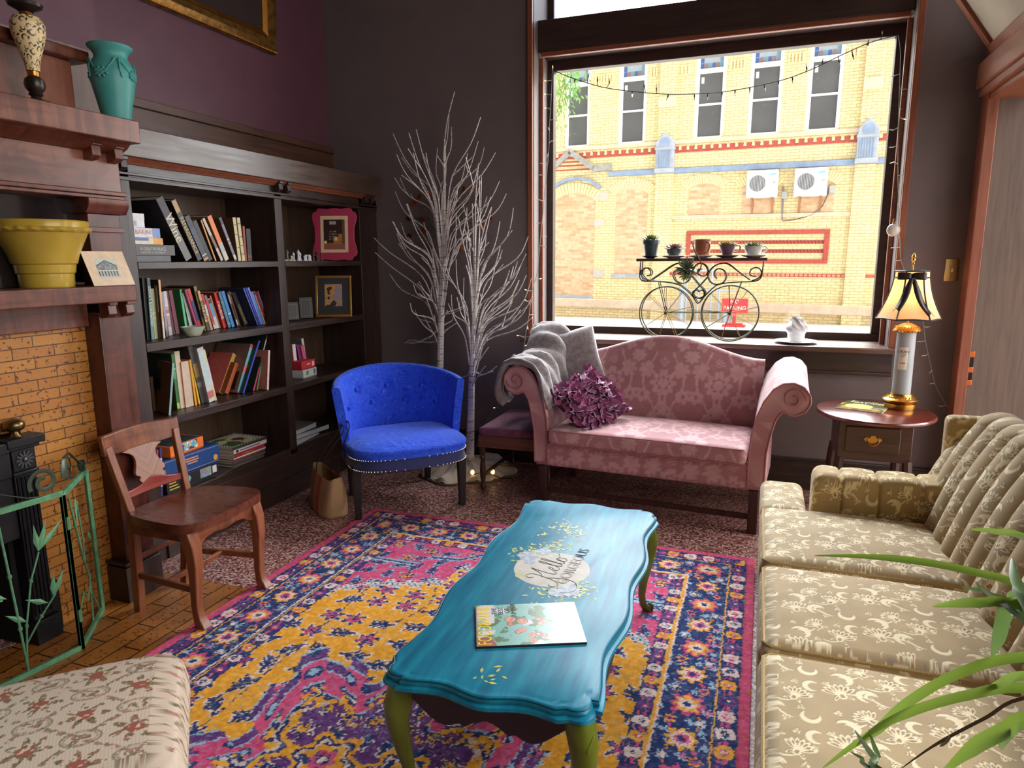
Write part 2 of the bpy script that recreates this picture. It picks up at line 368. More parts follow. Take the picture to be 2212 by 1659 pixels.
MB().box(OX0+.045, -.512, 5.062, 5.066, 3.122, 3.7).box(-.294, OX1-.052, 5.062, 5.066, 3.122, 3.7).build('transom_pane', transom_glass(), w1)
# window_added in the right wall: unseen, added to let in side light
w2 = struct(MB().box(1.2, 1.28, 0, 2.6, .9, .96).box(1.2, 1.28, 0, 2.6, 3.44, 3.5).box(1.2, 1.28, 0, .06, .96, 3.44).box(1.2, 1.28, 2.54, 2.6, .96, 3.44).box(1.2, 1.28, 1.27, 1.33, .96, 3.44).build('window_added', M_darkz))
# baseboards
struct(MB().box(WX, 1.13, 4.68, 4.7, 0, .2).box(WX, 1.13, 4.672, 4.7, .2, .215).build('baseboard_back', M_darkx, bev=.003))
# door_1: casing, jamb with strike plates, header mouldings and the tilted transom sash
d1 = struct(MB().box(1.08, 1.135, 4.5, 4.62, 0, 2.64).build('door_1', M_cop, bev=.004))
MB().box(1.125, 1.5, 4.52, 4.549, 0, 3.6).build('door_jamb', wood('glare-lightened jamb wood', C(92, 78, 70), C(116, 98, 88), .5, axis='z'), d1, bev=.003)  # jamb colour lightened to include the glare haze beside the window
MB().box(1.04, 1.13, 1.2, 4.6, 2.40, 2.53).box(1.06, 1.13, 1.2, 4.6, 2.36, 2.40).box(1.09, 1.34, 3.45, 4.55, 2.33, 2.36).build('door_header', M_copx if 0 else wood('door header wood', C(116, 66, 44), C(150, 92, 66), .4, axis='y'), d1, bev=.006)
M_brass = pm('aged brass', C(190, 140, 70), .3, 1.0, var=.15)
for z in (.955, .865, .79): 
    MB().box(1.12, 1.16, 4.514, 4.521, z-.016, z+.016).build('strike_plate', pm('copper plate', C(200, 110, 60), .35, 1), d1, bev=.002)
MB().box(1.125, 1.158, 4.516, 4.521, .80, .935).build('lock_face', pm('dark lock face', C(40, 34, 28), .4, .6), d1)
sa = math.radians(34); S0 = Vector((1.1, 4.52, 2.56))
def sashM(): return Matrix.Translation(S0) @ Matrix.Rotation(-sa, 4, 'Y')
MB().box(-.02, .03, -1.1, 0, 0, .06, sashM()).box(-.02, .03, -.06, 0, .06, .9, sashM()).box(-.02, .03, -1.1, 0, .9, .96, sashM()).box(-.02, .03, -1.1, -1.04, .06, .9, sashM()).build('transom_sash', M_cop, d1, bev=.004)
MB().box(.0, .006, -1.04, -.06, .06, .9, sashM()).build('sash_pane', pm('sash glass with painted reflection', C(190, 182, 164), .12, spec=1.0, var=.25, vs=2), d1)  # cream and grey pane colour stands in for its reflection
# vestibule seen through the doorway
struct(MB().box(1.33, 3.2, 4.9, 5.1, .92, 4.3).build('wall_vestibule', pm('grey vestibule paint', C(150, 140, 136), .7)))
struct(MB().box(1.33, 3.2, 4.88, 5.1, 0, .92).build('trim_vestibule', M_darkx))
sw = thing('light_switch', 'tall brass toggle switch plate on dark wall between window and door', 'light switch', (1.04, 4.7, 1.36))
MB().box(-.035, .035, -.006, 0, 0, .13).build('cover_plate', pm('polished brass plate', C(226, 196, 120), .25, 1), sw, bev=.003)
MB().box(-.006, .006, -.022, -.006, .055, .075).build('toggle', pm('ivory toggle', C(230, 220, 200), .4), sw, bev=.002)
for z in (.025, .105): MB().ball((0, -.007, z), .004, 8).build('screw', M_brass, sw)
# ---------------------------------------------------------------- across the street
M_conc = pm('pale concrete paving', C(200, 196, 188), .9, var=.06, vs=3)
struct(MB().box(-30, 30, 5.2, 40, -.25, -.12).build('street_pavement', M_conc))
M_cream = bricks('cream brick', C(236, 218, 170), C(226, 204, 152), C(176, 158, 120), .21, .072, .006, 'xz', .85, bs=.4)
M_infill = bricks('brown infill brick', C(196, 158, 122), C(222, 192, 160), C(206, 178, 146), .22, .075, .004, 'xz', .85, bs=.3)
M_stone = pm('weathered stone course', C(206, 186, 164), .9, var=.12, vs=5)
M_bstone = pm('blue painted stone', C(132, 150, 178), .7, var=.14, vs=6)
M_gstone = pm('grey painted stone', C(160, 168, 180), .7, var=.12, vs=6)
M_redb = pm('red painted brick', C(170, 78, 68), .8, var=.12, vs=14)
M_cz = pm('cream block', C(232, 212, 160), .85)
M_wht = pm('white window frame', C(244, 244, 240), .5)
M_pane = pm('dark glass pane', C(92, 92, 94), .15, spec=.6, var=.1, vs=1.5)
bl = bpy.data.objects.new('brick_building', None); col.objects.link(bl); bl.location = (-.0933, 18.697, 0); bl.rotation_euler = (0, R(.6), R(-5))
bl.rotation_mode = 'XYZ'
tag(bl, 'cream brick building with arched bricked-up windows across the street', 'building')
WN = [(-5.36, -4.63), (-3.83, -3.08), (-1.84, -1.09), (-.53, .24), (.80, 1.56)]
def arch_poly(x0, x1, zb, zs, zt, n=10):
    w = (x1-x0)/2; h = zt-zs; r = (w*w+h*h)/(2*h); a = math.asin(w/r); cx = (x0+x1)/2
    return [(x0, zb), (x1, zb)] + [(cx+r*math.sin(a-2*a*i/n), zt-r+r*math.cos(a-2*a*i/n)) for i in range(n+1)]
m = MB(); holed((-11, 9), (-.3, 7.6), [(a, b, 4.50, 6.9) for a, b in WN], lambda a, b, c, d: m.box(a, b, 0, .5, c, d)); m.build('wall', M_cream, bl)
MB().box(-11, 9, .3, .5, 4.4, 7).build('backing_wall', M_pane, bl)
for (a, b) in WN:
    f = MB().box(a, a+.09, .06, .16, 4.5, 6.9).box(b-.09, b, .06, .16, 4.5, 6.9).box(a+.09, b-.09, .06, .16, 4.5, 4.56).box(a+.09, b-.09, .05, .16, 6.08, 6.19).box(a+.09, b-.09, .08, .16, 5.31, 5.36).build('window', M_wht, bl, bev=.008)
    MB().box(a+.09, b-.09, .12, .13, 4.56, 6.08).build('pane', M_pane, f)
    MB().box(a+.13, a+.2, .112, .119, 5.85, 6.0).build('sticker', pm('pale sticker', C(200, 215, 210), .6), f)
    g = MB(); g.box(a+.09, b-.09, .12, .13, 6.19, 6.9).build('leaded_light', pm('pale leaded glass', C(150, 165, 178), .2), f)
    q = MB(); w = (b-a-.18)/6
    for i in range(6):
        q.cur = i % 3; q.box(a+.09+i*w+.008, a+.09+(i+1)*w-.008, .11, .119, 6.21, 6.32)
    for i in (0, 5):
        for k in range(4): q.cur = (i+k) % 3; q.box(a+.09+i*w+.008, a+.09+(i+1)*w-.008, .11, .119, 6.34+k*.13, 6.45+k*.13)
    q.build('coloured_quarries', [pm('blue quarry', C(70, 95, 150), .3), pm('brown quarry', C(140, 110, 100), .3), pm('teal quarry', C(110, 140, 160), .3)], f)
MB().box(-11, 9, -.05, 0, 4.40, 4.5).build('sill_course', M_stone, bl, bev=.01)
q = MB(); q.box(-5.9, 9, -.02, 0, 4.19, 4.24)
for i in range(76): 
    x = -5.9+i*.2; 
    if x < 8.8: q.box(x, x+.115, -.022, 0, 4.24, 4.34)
q.build('red_corbel_course', M_redb, bl)
q = MB()
for i in range(74):
    x = -5.9+i*.2+.12; q.prism([(x, 4.25), (x+.075, 4.25), (x+.06, 4.335), (x+.015, 4.335)], -.035, 0, 'xz')
q.build('corbel_bricks', M_cz, bl)
for (a, b) in ((-2.74, -2.27), (1.97, 2.41)):
    MB().box(a, b, -.1, 0, -.2, 3.68).box(a+.02, b-.02, -.1, 0, 4.4, 7.6).build('pier', M_cream, bl)
    c = (a+b)/2
    MB().prism([(a, 3.68), (b, 3.68), (b, 4.46), (c, 4.71), (a, 4.46)], -.2, 0, 'xz').box(a-.02, b+.02, -.23, 0, 3.68, 3.80).box(a-.02, b+.02, -.22, 0, 4.26, 4.32).build('pier_cap', M_gstone, bl, bev=.012)
    q = MB()
    for i in range(6): q.box(a+.05+i*(b-a-.1)/6, a+.05+(i+.55)*(b-a-.1)/6, -.215, -.2, 3.82, 4.24)
    q.prism(arch_poly(a+.1, b-.1, 4.36, 4.44, 4.56), -.212, -.2, 'xz').build('cap_flutes', M_bstone, bl)
    MB().box(a+.02, b-.02, -.22, -.1, 5.30, 5.55).build('bracket_stone', M_stone, bl, bev=.015)
for (a, b) in ((-4.03, -2.74), (-2.27, 1.97), (2.41, 9)): MB().box(a, b, -.09, 0, 3.67, 3.80).build('blue_string_course', M_bstone, bl, bev=.01)
for (a, b) in ((-4.49, -3.94), (-2.98, -2.78), (-2.2, -1.94), (-1, -.61), (.33, .72), (1.63, 1.89)):
    q = MB(); n = max(2, round((b-a)/.08)); w = (b-a)/n
    for i in range(n): q.box(a+i*w, a+(i+.55)*w, -.05, 0, 6.1, 6.3)
    q.build('dentil_panel', M_cz, bl)
def arched(name, x0, x1, zb, zs, zt, M, y0=-.012): MB().prism(arch_poly(x0, x1, zb, zs, zt), y0, 0, 'xz').build(name, M, bl)
for a in ((-5.62, -4.42, .45, 3.06, 3.27), (-3.81, -2.955, 1.06, 3.2, 3.34), (-1.86, -1.08, 2.6, 3.27, 3.39), (-.53, .25, 2.61, 3.27, 3.39), (.79, 1.57, 2.61, 3.27, 3.39)): arched('bricked_up_opening', *a, M_infill)
def arcband(x0, x1, zs, zt, th, y0, n=14):
    w = (x1-x0)/2; h = zt-zs; r = (w*w+h*h)/(2*h); a = math.asin(w/r); cx = (x0+x1)/2
    o = [(cx+(r+th)*math.sin(-a+2*a*i/n), zt-r+(r+th)*math.cos(-a+2*a*i/n)) for i in range(n+1)]; i_ = [(cx+r*math.sin(a-2*a*i/n), zt-r+r*math.cos(a-2*a*i/n)) for i in range(n+1)]
    return o+i_
for (x0, x1, zs, zt, th) in ((-5.62, -4.42, 3.06, 3.27, .28), (-3.81, -2.955, 3.2, 3.34, .27), (-1.86, -1.08, 3.27, 3.39, .24), (-.53, .25, 3.27, 3.39, .24), (.79, 1.57, 3.27, 3.39, .24)):
    w = (x1-x0)/2; h = zt-zs; r = (w*w+h*h)/(2*h); a = math.asin(w/r)*1.15; cx = (x0+x1)/2; q = MB(); n = 18
    for i in range(n):
        b0 = -a+2*a*i/n; b1 = b0+2*a/n*.86
        q.prism([(cx+k*math.sin(b), zt-r+k*math.cos(b)) for k, b in ((r, b0), (r, b1), (r+th, b1), (r+th, b0))], -.03, 0, 'xz')
    q.build('arch_bricks', M_cz, bl)
MB().prism(arcband(-5.64, -4.28, 3.36, 3.62, .07, 0), -.16, 0, 'xz').build('arch_hood', M_bstone, bl)
MB().bar((-5.62, -.06, 4.0), (-5.15, -.06, 4.38), .14, .08, (0, 1, 0)).bar((-5.18, -.06, 4.39), (-4.45, -.06, 3.9), .14, .08, (0, 1, 0)).bar((-4.48, -.06, 3.89), (-3.96, -.06, 3.92), .16, .08, (0, 1, 0)).build('gable_moulding', pm('old grey moulding', C(150, 150, 146), .8, var=.2, vs=9), bl)
q = MB()
for z, a, b in ((4.11, -5.55, -4.85), (4.01, -5.6, -4.65), (3.9, -5.65, -4.46)): q.box(a, b, -.015, 0, z-.018, z+.018)
q.build('red_gable_stripes', M_redb, bl)
MB().box(-2.27, 1.97, -.07, 0, 2.5, 2.6).build('stone_string_course', M_stone, bl, bev=.01)
MB().box(-1.87, 1.56, -.05, 0, 2.1, 2.2).box(-1.87, 1.56, -.05, 0, 1.38, 1.48).box(-1.87, -1.76, -.05, 0, 1.48, 2.1).box(1.44, 1.56, -.05, 0, 1.48, 2.1).build('red_panel_frame', M_redb, bl, bev=.012)
q = MB()
for z in (1.9, 1.68):
    q.cur = 0; q.box(-1.76, 1.44, -.018, 0, z-.045, z+.045); q.cur = 1
    for i in range(40): q.box(-1.74+i*.08, -1.70+i*.08, -.022, -.018, z+.005, z+.03); q.box(-1.72+i*.08, -1.68+i*.08, -.022, -.018, z-.03, z-.005)
q.build('red_panel_bands', [M_redb, pm('dark red brick', C(110, 48, 46), .8)], bl)
q = MB(); q.box(-2.27, 1.97, -.02, 0, 1.05, 1.13).box(2.41, 6, -.02, 0, 1.05, 1.13); q.cur = 1
for i in range(40): q.box(-2.2+i*.105, -2.13+i*.105, -.026, -.02, 1.067, 1.113)
q.build('red_dotted_course', [M_redb, pm('pinkish brick', C(212, 150, 130), .8)], bl)
MB().box(-11, -2.2, -.12, 0, .12, .36).box(-2.2, 9, -.12, 0, .14, .38).build('stone_plinth', M_stone, bl, bev=.02)
for a in ((-3.87, -2.93, .97, 1.06), (-5.7, -4.42, .36, .45)): MB().box(a[0], a[1], -.05, 0, a[2], a[3]).build('lower_sill', M_gstone, bl)
M_gs = pm('grey stone block', C(186, 180, 172), .9)
for q in (MB().box(-4.42, -4.13, -.04, 0, 2.36, 2.55), MB().box(-4.42, -4.1, -.04, 0, .97, 1.17), MB().prism([(-4.42, 3.06), (-4.04, 3.06), (-4.04, 3.26), (-4.3, 3.26)], -.04, 0, 'xz')): q.build('stone_block', M_gs, bl)
M_acw = pm('white enamelled casing', C(238, 240, 240), .4)
for i, (a, b, pos) in enumerate(((-.4, .31, 'first'), (.69, 1.41, 'second'))):
    ac = bpy.data.objects.new('air_conditioner', None); col.objects.link(ac); ac.matrix_basis = wm(bl) @ Matrix.Translation((a, 0, 2.97))
    tag(ac, ('white outdoor air conditioner on the brick wall, with grey junction box below its side' if i == 0 else 'white outdoor air conditioner on the brick wall, nearer the blue painted pier'), 'air conditioner', 'outdoor air conditioners')
    W = b-a; MB().box(0, W, -.42, -.1, 0, .64).build('casing', M_acw, ac, bev=.02)
    q = MB()
    ring = [(.255+.19*math.cos(t*PI/14), .33+.19*math.sin(t*PI/14)) for t in range(28)]
    q.prism(ring, -.424, -.42, 'xz').build('fan_opening', pm('dark fan opening', C(110, 112, 116), .6), ac)
    q = MB(); 
    for k in range(11):
        x = .085+k*.034; hh = math.sqrt(max(0, .19**2-(x-.255)**2)); q.box(x-.005, x+.005, -.436, -.424, .33-hh, .33+hh)
    q.box(.06, .45, -.43, -.42, .125, .137).box(.06, .45, -.43, -.42, .523, .535).box(.06, .072, -.43, -.42, .125, .535).box(.438, .45, -.43, -.42, .125, .535).build('fan_grille', pm('grey grille', C(180, 182, 186), .5), ac)
    MB().bar((.5, -.423, .52), (.66, -.423, .55), .004, .03).bar((.54, -.423, .50), (.68, -.423, .535), .004, .012).build('blue_logo', pm('pale blue print', C(120, 180, 225), .5), ac)
    MB().box(.6, .665, -.424, -.42, .34, .355).build('badge', pm('dark badge', C(70, 70, 74), .5), ac)
    for x in (.11, .58): MB().box(x, x+.04, -.4, 0, -.02, 0).box(x, x+.04, -.035, 0, -.37, 0).bar((x+.02, -.38, -.02), (x+.02, -.03, -.3), .03, .03).build('bracket', pm('rusty bracket', C(168, 120, 86), .8), ac)
jb = bpy.data.objects.new('junction_box', None); col.objects.link(jb); jb.matrix_basis = wm(bl) @ Matrix.Translation((.41, 0, 2.94)); tag(jb, 'grey junction boxes joined by drooping conduit between the air conditioners', 'junction box')
MB().box(0, .13, -.14, 0, 0, .17).build('box', pm('grey enclosure', C(160, 164, 162), .5), jb, bev=.01)
MB().box(1.05, 1.18, -.14, 0, .1, .27).build('box', pm('grey enclosure', C(160, 164, 162), .5), jb, bev=.01)
for k in range(3):
    MB().tube([(.0+k*.012, -.06, .3), (.01+k*.012, -.06, .02), (.03+k*.01, -.06, -.45), (.06, -.06, -.53), (.35, -.06, -.50), (.7, -.06, -.40), (.93, -.06, -.2), (1.03, -.06, .05+k*.02), (1.06, -.06, .3)], .012, 6).build('conduit', pm('grey conduit', C(128, 120, 116), .6), jb)
# gas meter pipes at the foot of the wall
gp = bpy.data.objects.new('gas_pipes', None); col.objects.link(gp); gp.matrix_basis = wm(bl) @ Matrix.Translation((-1.85, -.4, -.12)); tag(gp, 'blue grey gas meter pipes standing before the cream brick wall', 'gas pipes')
M_pipe = pm('blue grey pipe paint', C(168, 182, 200), .5)
for x, h, r in ((0, .75, .07), (.12, 1.1, .022), (.42, 1.3, .022), (.75, 1.5, .022), (.95, .85, .03), (1.12, .55, .06), (1.3, .5, .05)): MB().tube([(x, 0, 0), (x, 0, h)], r, 8).build('pipe', M_pipe, gp)
for z, a, b in ((1.3, .0, .8), (.8, .1, 1.35), (1.08, .12, .75)): MB().tube([(a, 0, z), (b, 0, z)], .02, 8).build('cross_pipe', M_pipe, gp)
MB().ball((.05, -.1, .8), .1, 12, (1, .6, 1)).build('regulator', M_pipe, gp)
# red street sign
s0 = at(1585, 706, Z=-.12); sg = thing('street_sign', 'small red sign standing on the pale paving across the street', 'sign', s0, R(-5))
M_sign = pm('red sign paint', C(222, 54, 58), .5)
MB().box(-.26, .26, -.12, .12, 0, .05).box(-.2, .2, -.08, .08, .05, .09).build('base', M_sign, sg, bev=.01)
MB().box(-.04, .04, -.03, .03, .09, .36).build('post', M_sign, sg)
MB().box(-.3, .3, -.02, .02, .34, .68).build('panel', M_sign, sg, bev=.01)
M_swht = pm('white sign lettering', C(250, 240, 236), .6)
words('NO', .13, M_swht, sg, (0, -.022, .6), (R(90), 0, 0)); words('PARKING', .125, M_swht, sg, (0, -.022, .45), (R(90), 0, 0))
# street tree whose drooping leaves show at the corner of the window
tt = thing('street_tree', 'light green drooping tree branches at upper corner of the window', 'tree', at(1150, 705, Z=-.12) + Vector((-1.6, 1.5, 0)))
tb = tt.location.copy()
MB().tube([(0, 0, 0), (.05, 0, 2), (.2, -.1, 4), (.5, -.3, 5.6), (1.0, -.5, 6.2)], [.16, .13, .1, .06, .03], 8).build('trunk', pm('grey bark', C(110, 98, 84), .9), tt)
rt = random.Random(3); q = MB()
tips = [at(1215, 190, Y=10.5), at(1228, 175, Y=10.5), at(1205, 215, Y=10.5), at(1236, 190, Y=10.5), at(1210, 235, Y=10.5), at(1240, 170, Y=10.6), at(1195, 180, Y=10.4), at(1180, 200, Y=10.4)]
for c in tips:
    for i in range(80):
        p = c-tb+Vector((rt.gauss(0, .07), rt.gauss(0, .15), rt.gauss(.05, .17))); d = Vector((rt.gauss(0, .4), rt.gauss(0, .4), -1)).normalized(); L = rt.uniform(.05, .1); s_ = d.cross(Vector((rt.random(), rt.random(), 0))).normalized()*.014
        q.add([p, p+d*L*.5+s_, p+d*L, p+d*L*.5-s_], [(0, 1, 2, 3)])
for i in range(900):
    p = Vector((.6, -.4, 6.3))+Vector((rt.gauss(0, .6), rt.gauss(0, .6), rt.gauss(0, .5))); d = Vector((rt.gauss(0, .5), rt.gauss(0, .5), -1)).normalized(); s_ = d.cross(Vector((rt.random(), rt.random(), 0))).normalized()*.02
    q.add([p, p+d*.06+s_, p+d*.12, p+d*.06-s_], [(0, 1, 2, 3)])
q.build('foliage', pm('fresh green leaf', C(120, 160, 84), .7, var=.3, vs=4), tt)
# ---------------------------------------------------------------- built-in bookcase along the left wall
BX = -2.80
bc = thing('bookcase', 'dark wooden built-in bookcase filling the wall between fireplace and corner', 'bookcase', (BX, 3.5, 0))
def P(mb, name, mat, par, **k): return mb.build(name, mat, par, world=True, **k)
P(MB().box(-3.19, -3.175, 2.27, 4.7, 0, 2.1), 'back_panel', wood('bookcase back board', C(62, 44, 34), C(92, 68, 50), .5, axis='z'), bc)
for nm, a, b in (('upright', 2.27, 2.497), ('upright', 3.514, 3.582), ('upright', 4.45, 4.69)):
    P(MB().box(-3.175, BX, a, b, 0 if a > 4 or a < 3 else .3, 1.96), nm, M_darkz, bc, bev=.003)
for zt, th in ((1.502, .034), (1.111, .042), (.722, .042), (.315, .045)):
    for a, b in ((2.497, 3.514), (3.582, 4.45)):
        P(MB().box(-3.175, BX+.002, a, b, zt-th, zt), 'shelf', M_dark, bc, bev=.002)
P(MB().box(-3.0, BX, 2.497, 4.45, 0, .27).box(BX, BX+.012, 2.497, 4.45, 0, .13), 'base_board', M_dark, bc, bev=.003)
P(MB().box(-3.1, BX, 2.27, 4.69, 1.875, 1.96).box(BX, BX+.008, 2.27, 4.69, 1.875, 1.892).box(BX, BX+.012, 2.27, 4.69, 1.90, 1.912), 'header', M_dark, bc, bev=.002)
P(MB().box(-3.19, -2.742, 2.25, 4.69, 1.977, 2.113), 'crown', wood('crown board', C(62, 44, 36), C(96, 72, 60), .36, axis='y', spec=.8), bc, bev=.004)
P(MB().prism([(BX, 1.95), (BX+.012, 1.95), (BX+.02, 1.96), (BX+.035, 1.967), (BX+.045, 1.977), (BX, 1.977)], 2.27, 4.69, 'xz'), 'cove_moulding', M_cop, bc)
def corbel(y, x0, zt, mat, par, w=.036, s=1):
    prof = [(x0, zt), (x0+.052*s, zt), (x0+.052*s, zt-.016*s), (x0+.042*s, zt-.016*s), (x0+.046*s, zt-.05*s), (x0+.03*s, zt-.062*s), (x0, zt-.066*s)]
    P(MB().prism(prof, y-w/2, y+w/2, 'xz'), 'corbel', mat, par, bev=.002)
for y in (2.36, 2.44, 3.53, 3.61, 4.5, 4.58): corbel(y, BX, 1.977, M_dark, bc)
struct(MB().box(-3.19, -3.168, 2.53, 4.7, 2.113, 2.31).box(-3.19, -3.15, 2.53, 4.7, 2.31, 2.356).build('trim_wainscot', wood('wainscot board', C(66, 42, 34), C(98, 64, 50), .42, axis='y'), bev=.003))

# ---------------------------------------------------------------- fireplace
fp = thing('fireplace_mantel', 'tall reddish mahogany fireplace mantel with two deep shelves', 'fireplace', (-2.9, 1.2, 0))
PX0 = -2.60
P(MB().box(-3.19, PX0, 2.10, 2.25, 0, 1.28), 'pilaster', M_mahz, fp, bev=.003)
P(MB().box(-3.19, PX0+.025, 2.07, 2.262, 0, .165).box(-3.19, PX0+.017, 2.08, 2.256, .165, .178).box(-3.19, PX0+.032, 2.066, 2.266, .178, .19), 'plinth', M_darkz, fp, bev=.003)
P(MB().box(-3.19, PX0, 2.10, 2.25, 1.42, 1.70), 'upper_pilaster', M_mahz, fp, bev=.003)
P(MB().box(-3.19, PX0+.012, 2.09, 2.258, 1.625, 1.645), 'band', M_mah, fp, bev=.002)
P(MB().prism([(PX0, 1.70), (PX0+.012, 1.70), (PX0+.03, 1.725), (PX0+.036, 1.745), (PX0+.036, 1.76), (-3.19, 1.76), (-3.19, 1.70)], 2.085, 2.275, 'xz'), 'pilaster_cap', M_mah, fp, bev=.002)
P(MB().box(-3.19, -2.45, .2, 2.166, 1.342, 1.408), 'lower_shelf', M_mah, fp, bev=.004)
P(MB().box(-3.19, PX0-.06, .2, 2.10, 1.235, 1.342), 'lower_frieze', M_mah, fp, bev=.003)
P(MB().box(-3.19, PX0+.014, .2, 2.262, 1.792, 1.945), 'upper_frieze', wood('figured frieze panel', C(104, 58, 44), C(138, 84, 66), .34, axis='y', flame=1, spec=.7), fp, bev=.003)
P(MB().box(-3.19, PX0+.022, .2, 2.268, 1.76, 1.775).box(-3.19, PX0+.032, .2, 2.274, 1.775, 1.792), 'bead_moulding', M_mah, fp, bev=.003)
P(MB().prism([(PX0+.014, 1.945), (PX0+.04, 1.95), (PX0+.07, 1.965), (PX0+.09, 1.982), (PX0+.014, 1.982)], .2, 2.262, 'xz'), 'cove_moulding', M_mah, fp)
P(MB().box(-3.19, -2.45, .2, 2.262, 1.982, 2.072), 'upper_shelf', wood('flame mahogany', C(112, 62, 46), C(146, 88, 66), .32, axis='y', flame=2, spec=.7), fp, bev=.004)
for y in (2.12, 2.225): corbel(y, PX0+.014, 1.982, M_mah, fp, .04, 1.15)
for y in (2.128, 2.215): corbel(y, PX0, 1.342, M_mah, fp, .04, 1.1)
P(MB().prism([(2.15, 1.27), (2.20, 1.27), (2.19, 1.30), (2.182, 1.335), (2.166, 1.335), (2.158, 1.30)], PX0, PX0+.012, 'yz'), 'keystone', M_mahz, fp, bev=.002)
P(MB().box(-2.94, -2.62, .2, 2.12, 2.072, 2.285), 'overmantel_panel', wood('overmantel veneer', C(116, 66, 48), C(142, 88, 68), .36, axis='z', flame=1, spec=.7), fp, bev=.003)
P(MB().box(-2.95, -2.58, .2, 2.172, 2.285, 2.328), 'overmantel_cap', M_mah, fp, bev=.004)
P(MB().box(-2.95, -2.90, .2, 2.50, 2.072, 2.44), 'back_board', wood('sheen-greyed back board', C(104, 84, 80), C(132, 112, 106), .5, axis='z'), fp, bev=.002)  # board colour greyed to include the sheen of window light
P(MB().box(-2.9, -2.66, .2, 2.10, 1.41, 1.77), 'mirror', pm('old mirror glass', C(30, 26, 28), .06, 0, spec=1.0, vs=3), fp)
M_tile = bricks('mottled yellow brick', C(176, 112, 48), C(192, 132, 60), C(84, 50, 26), .168, .0435, .0022, 'yz', .4, spots=C(92, 52, 30), bs=.25)
P(MB().box(-3.1, -2.69, 1.78, 2.10, 0, 1.235).box(-3.1, -2.69, .2, 1.78, .86, 1.235), 'brick_surround', M_tile, fp)
fi = thing('fireplace_insert', 'black cast iron fireplace front with rosette block and brass ball finial', 'fireplace insert', (-2.7, 1.2, 0))
M_iron = pm('black cast iron', C(34, 34, 38), .42, .4, var=.2, vs=30, bs=.2, bsc=120)
P(MB().box(-2.72, -2.62, 1.69, 1.795, .0, .1).box(-2.70, -2.64, 1.70, 1.785, .1, .70), 'column', M_iron, fi, bev=.004)
q = MB()
for k in range(5): q.tube([(-2.637, 1.712+k*.0155, .12), (-2.637, 1.712+k*.0155, .69)], .006, 6)
P(q, 'column_flutes', M_iron, fi)
P(MB().box(-2.71, -2.625, 1.69, 1.79, .70, .715).box(-2.71, -2.63, 1.695, 1.785, .715, .80).box(-2.71, -2.62, 1.685, 1.80, .80, .815).box(-2.72, -2.605, 1.67, 1.815, .815, .848), 'corner_block', M_iron, fi, bev=.004)
q = MB()
for k in range(12):
    a = k*PI/6; q.bar((-2.628, 1.74+.012*math.cos(a), .758+.012*math.sin(a)), (-2.628, 1.74+.033*math.cos(a), .758+.033*math.sin(a)), .007, .006, (1, 0, 0))
q.ball((-2.628, 1.74, .758), .011, 10); P(q, 'rosette', pm('worn iron relief', C(96, 98, 104), .35, .7), fi)
P(MB().box(-2.71, -2.63, .6, 1.69, .70, .80).box(-2.72, -2.61, .6, 1.68, .80, .84).box(-2.70, -2.65, .6, 1.70, .45, .70), 'lintel', M_iron, fi, bev=.004)
P(MB().lathe([(.0, 0), (.02, 0), (.012, .012), (.01, .02)], 14, (-2.655, 1.735, .848)).ball((-2.655, 1.735, .892), .03, 16, (1.25, 1.25, .9)), 'ball_finial', pm('tarnished brass', C(120, 100, 66), .3, .9), fi)
P(MB().box(-3.1, -3.0, .6, 1.70, 0, .7).box(-3.1, -2.7, 1.68, 1.70, 0, .45), 'firebox', pm('sooty black', C(16, 15, 15), .9), fi)
P(MB().box(-2.7, -2.66, 1.77, 1.83, .0, .22), 'ash_plate', M_iron, fi, bev=.01)

# green metal fire screen with bamboo stems
fs = thing('fire_screen', 'folding green metal fire screen with bamboo stems and scroll tops', 'fire screen', (-2.44, 1.734, 0))
M_green = pm('verdigris painted metal', C(96, 150, 112), .5, .2, var=.25, vs=30)
M_greend = pm('dark scroll iron', C(70, 84, 72), .4, .5)
def leaf(q, p, d, L, w, n=(1, 0, 0)):
    p = Vector(p); d = Vector(d).normalized(); s_ = d.cross(Vector(n)).normalized()*w; e = Vector(n)*.004
    q.add([p, p+d*L*.4+s_, p+d*L, p+d*L*.4-s_, p+d*L*.4+e], [(0, 1, 4), (1, 2, 4), (2, 3, 4), (3, 0, 4)])
def spiral(c, r0, turns, a0, ex, ez, n=40, shrink=.75):
    c = Vector(c); return [c + (Vector(ex)*math.cos(a0+t*turns*2*PI/n) + Vector(ez)*math.sin(a0+t*turns*2*PI/n))*(r0*(1-shrink*t/n)) for t in range(n+1)]
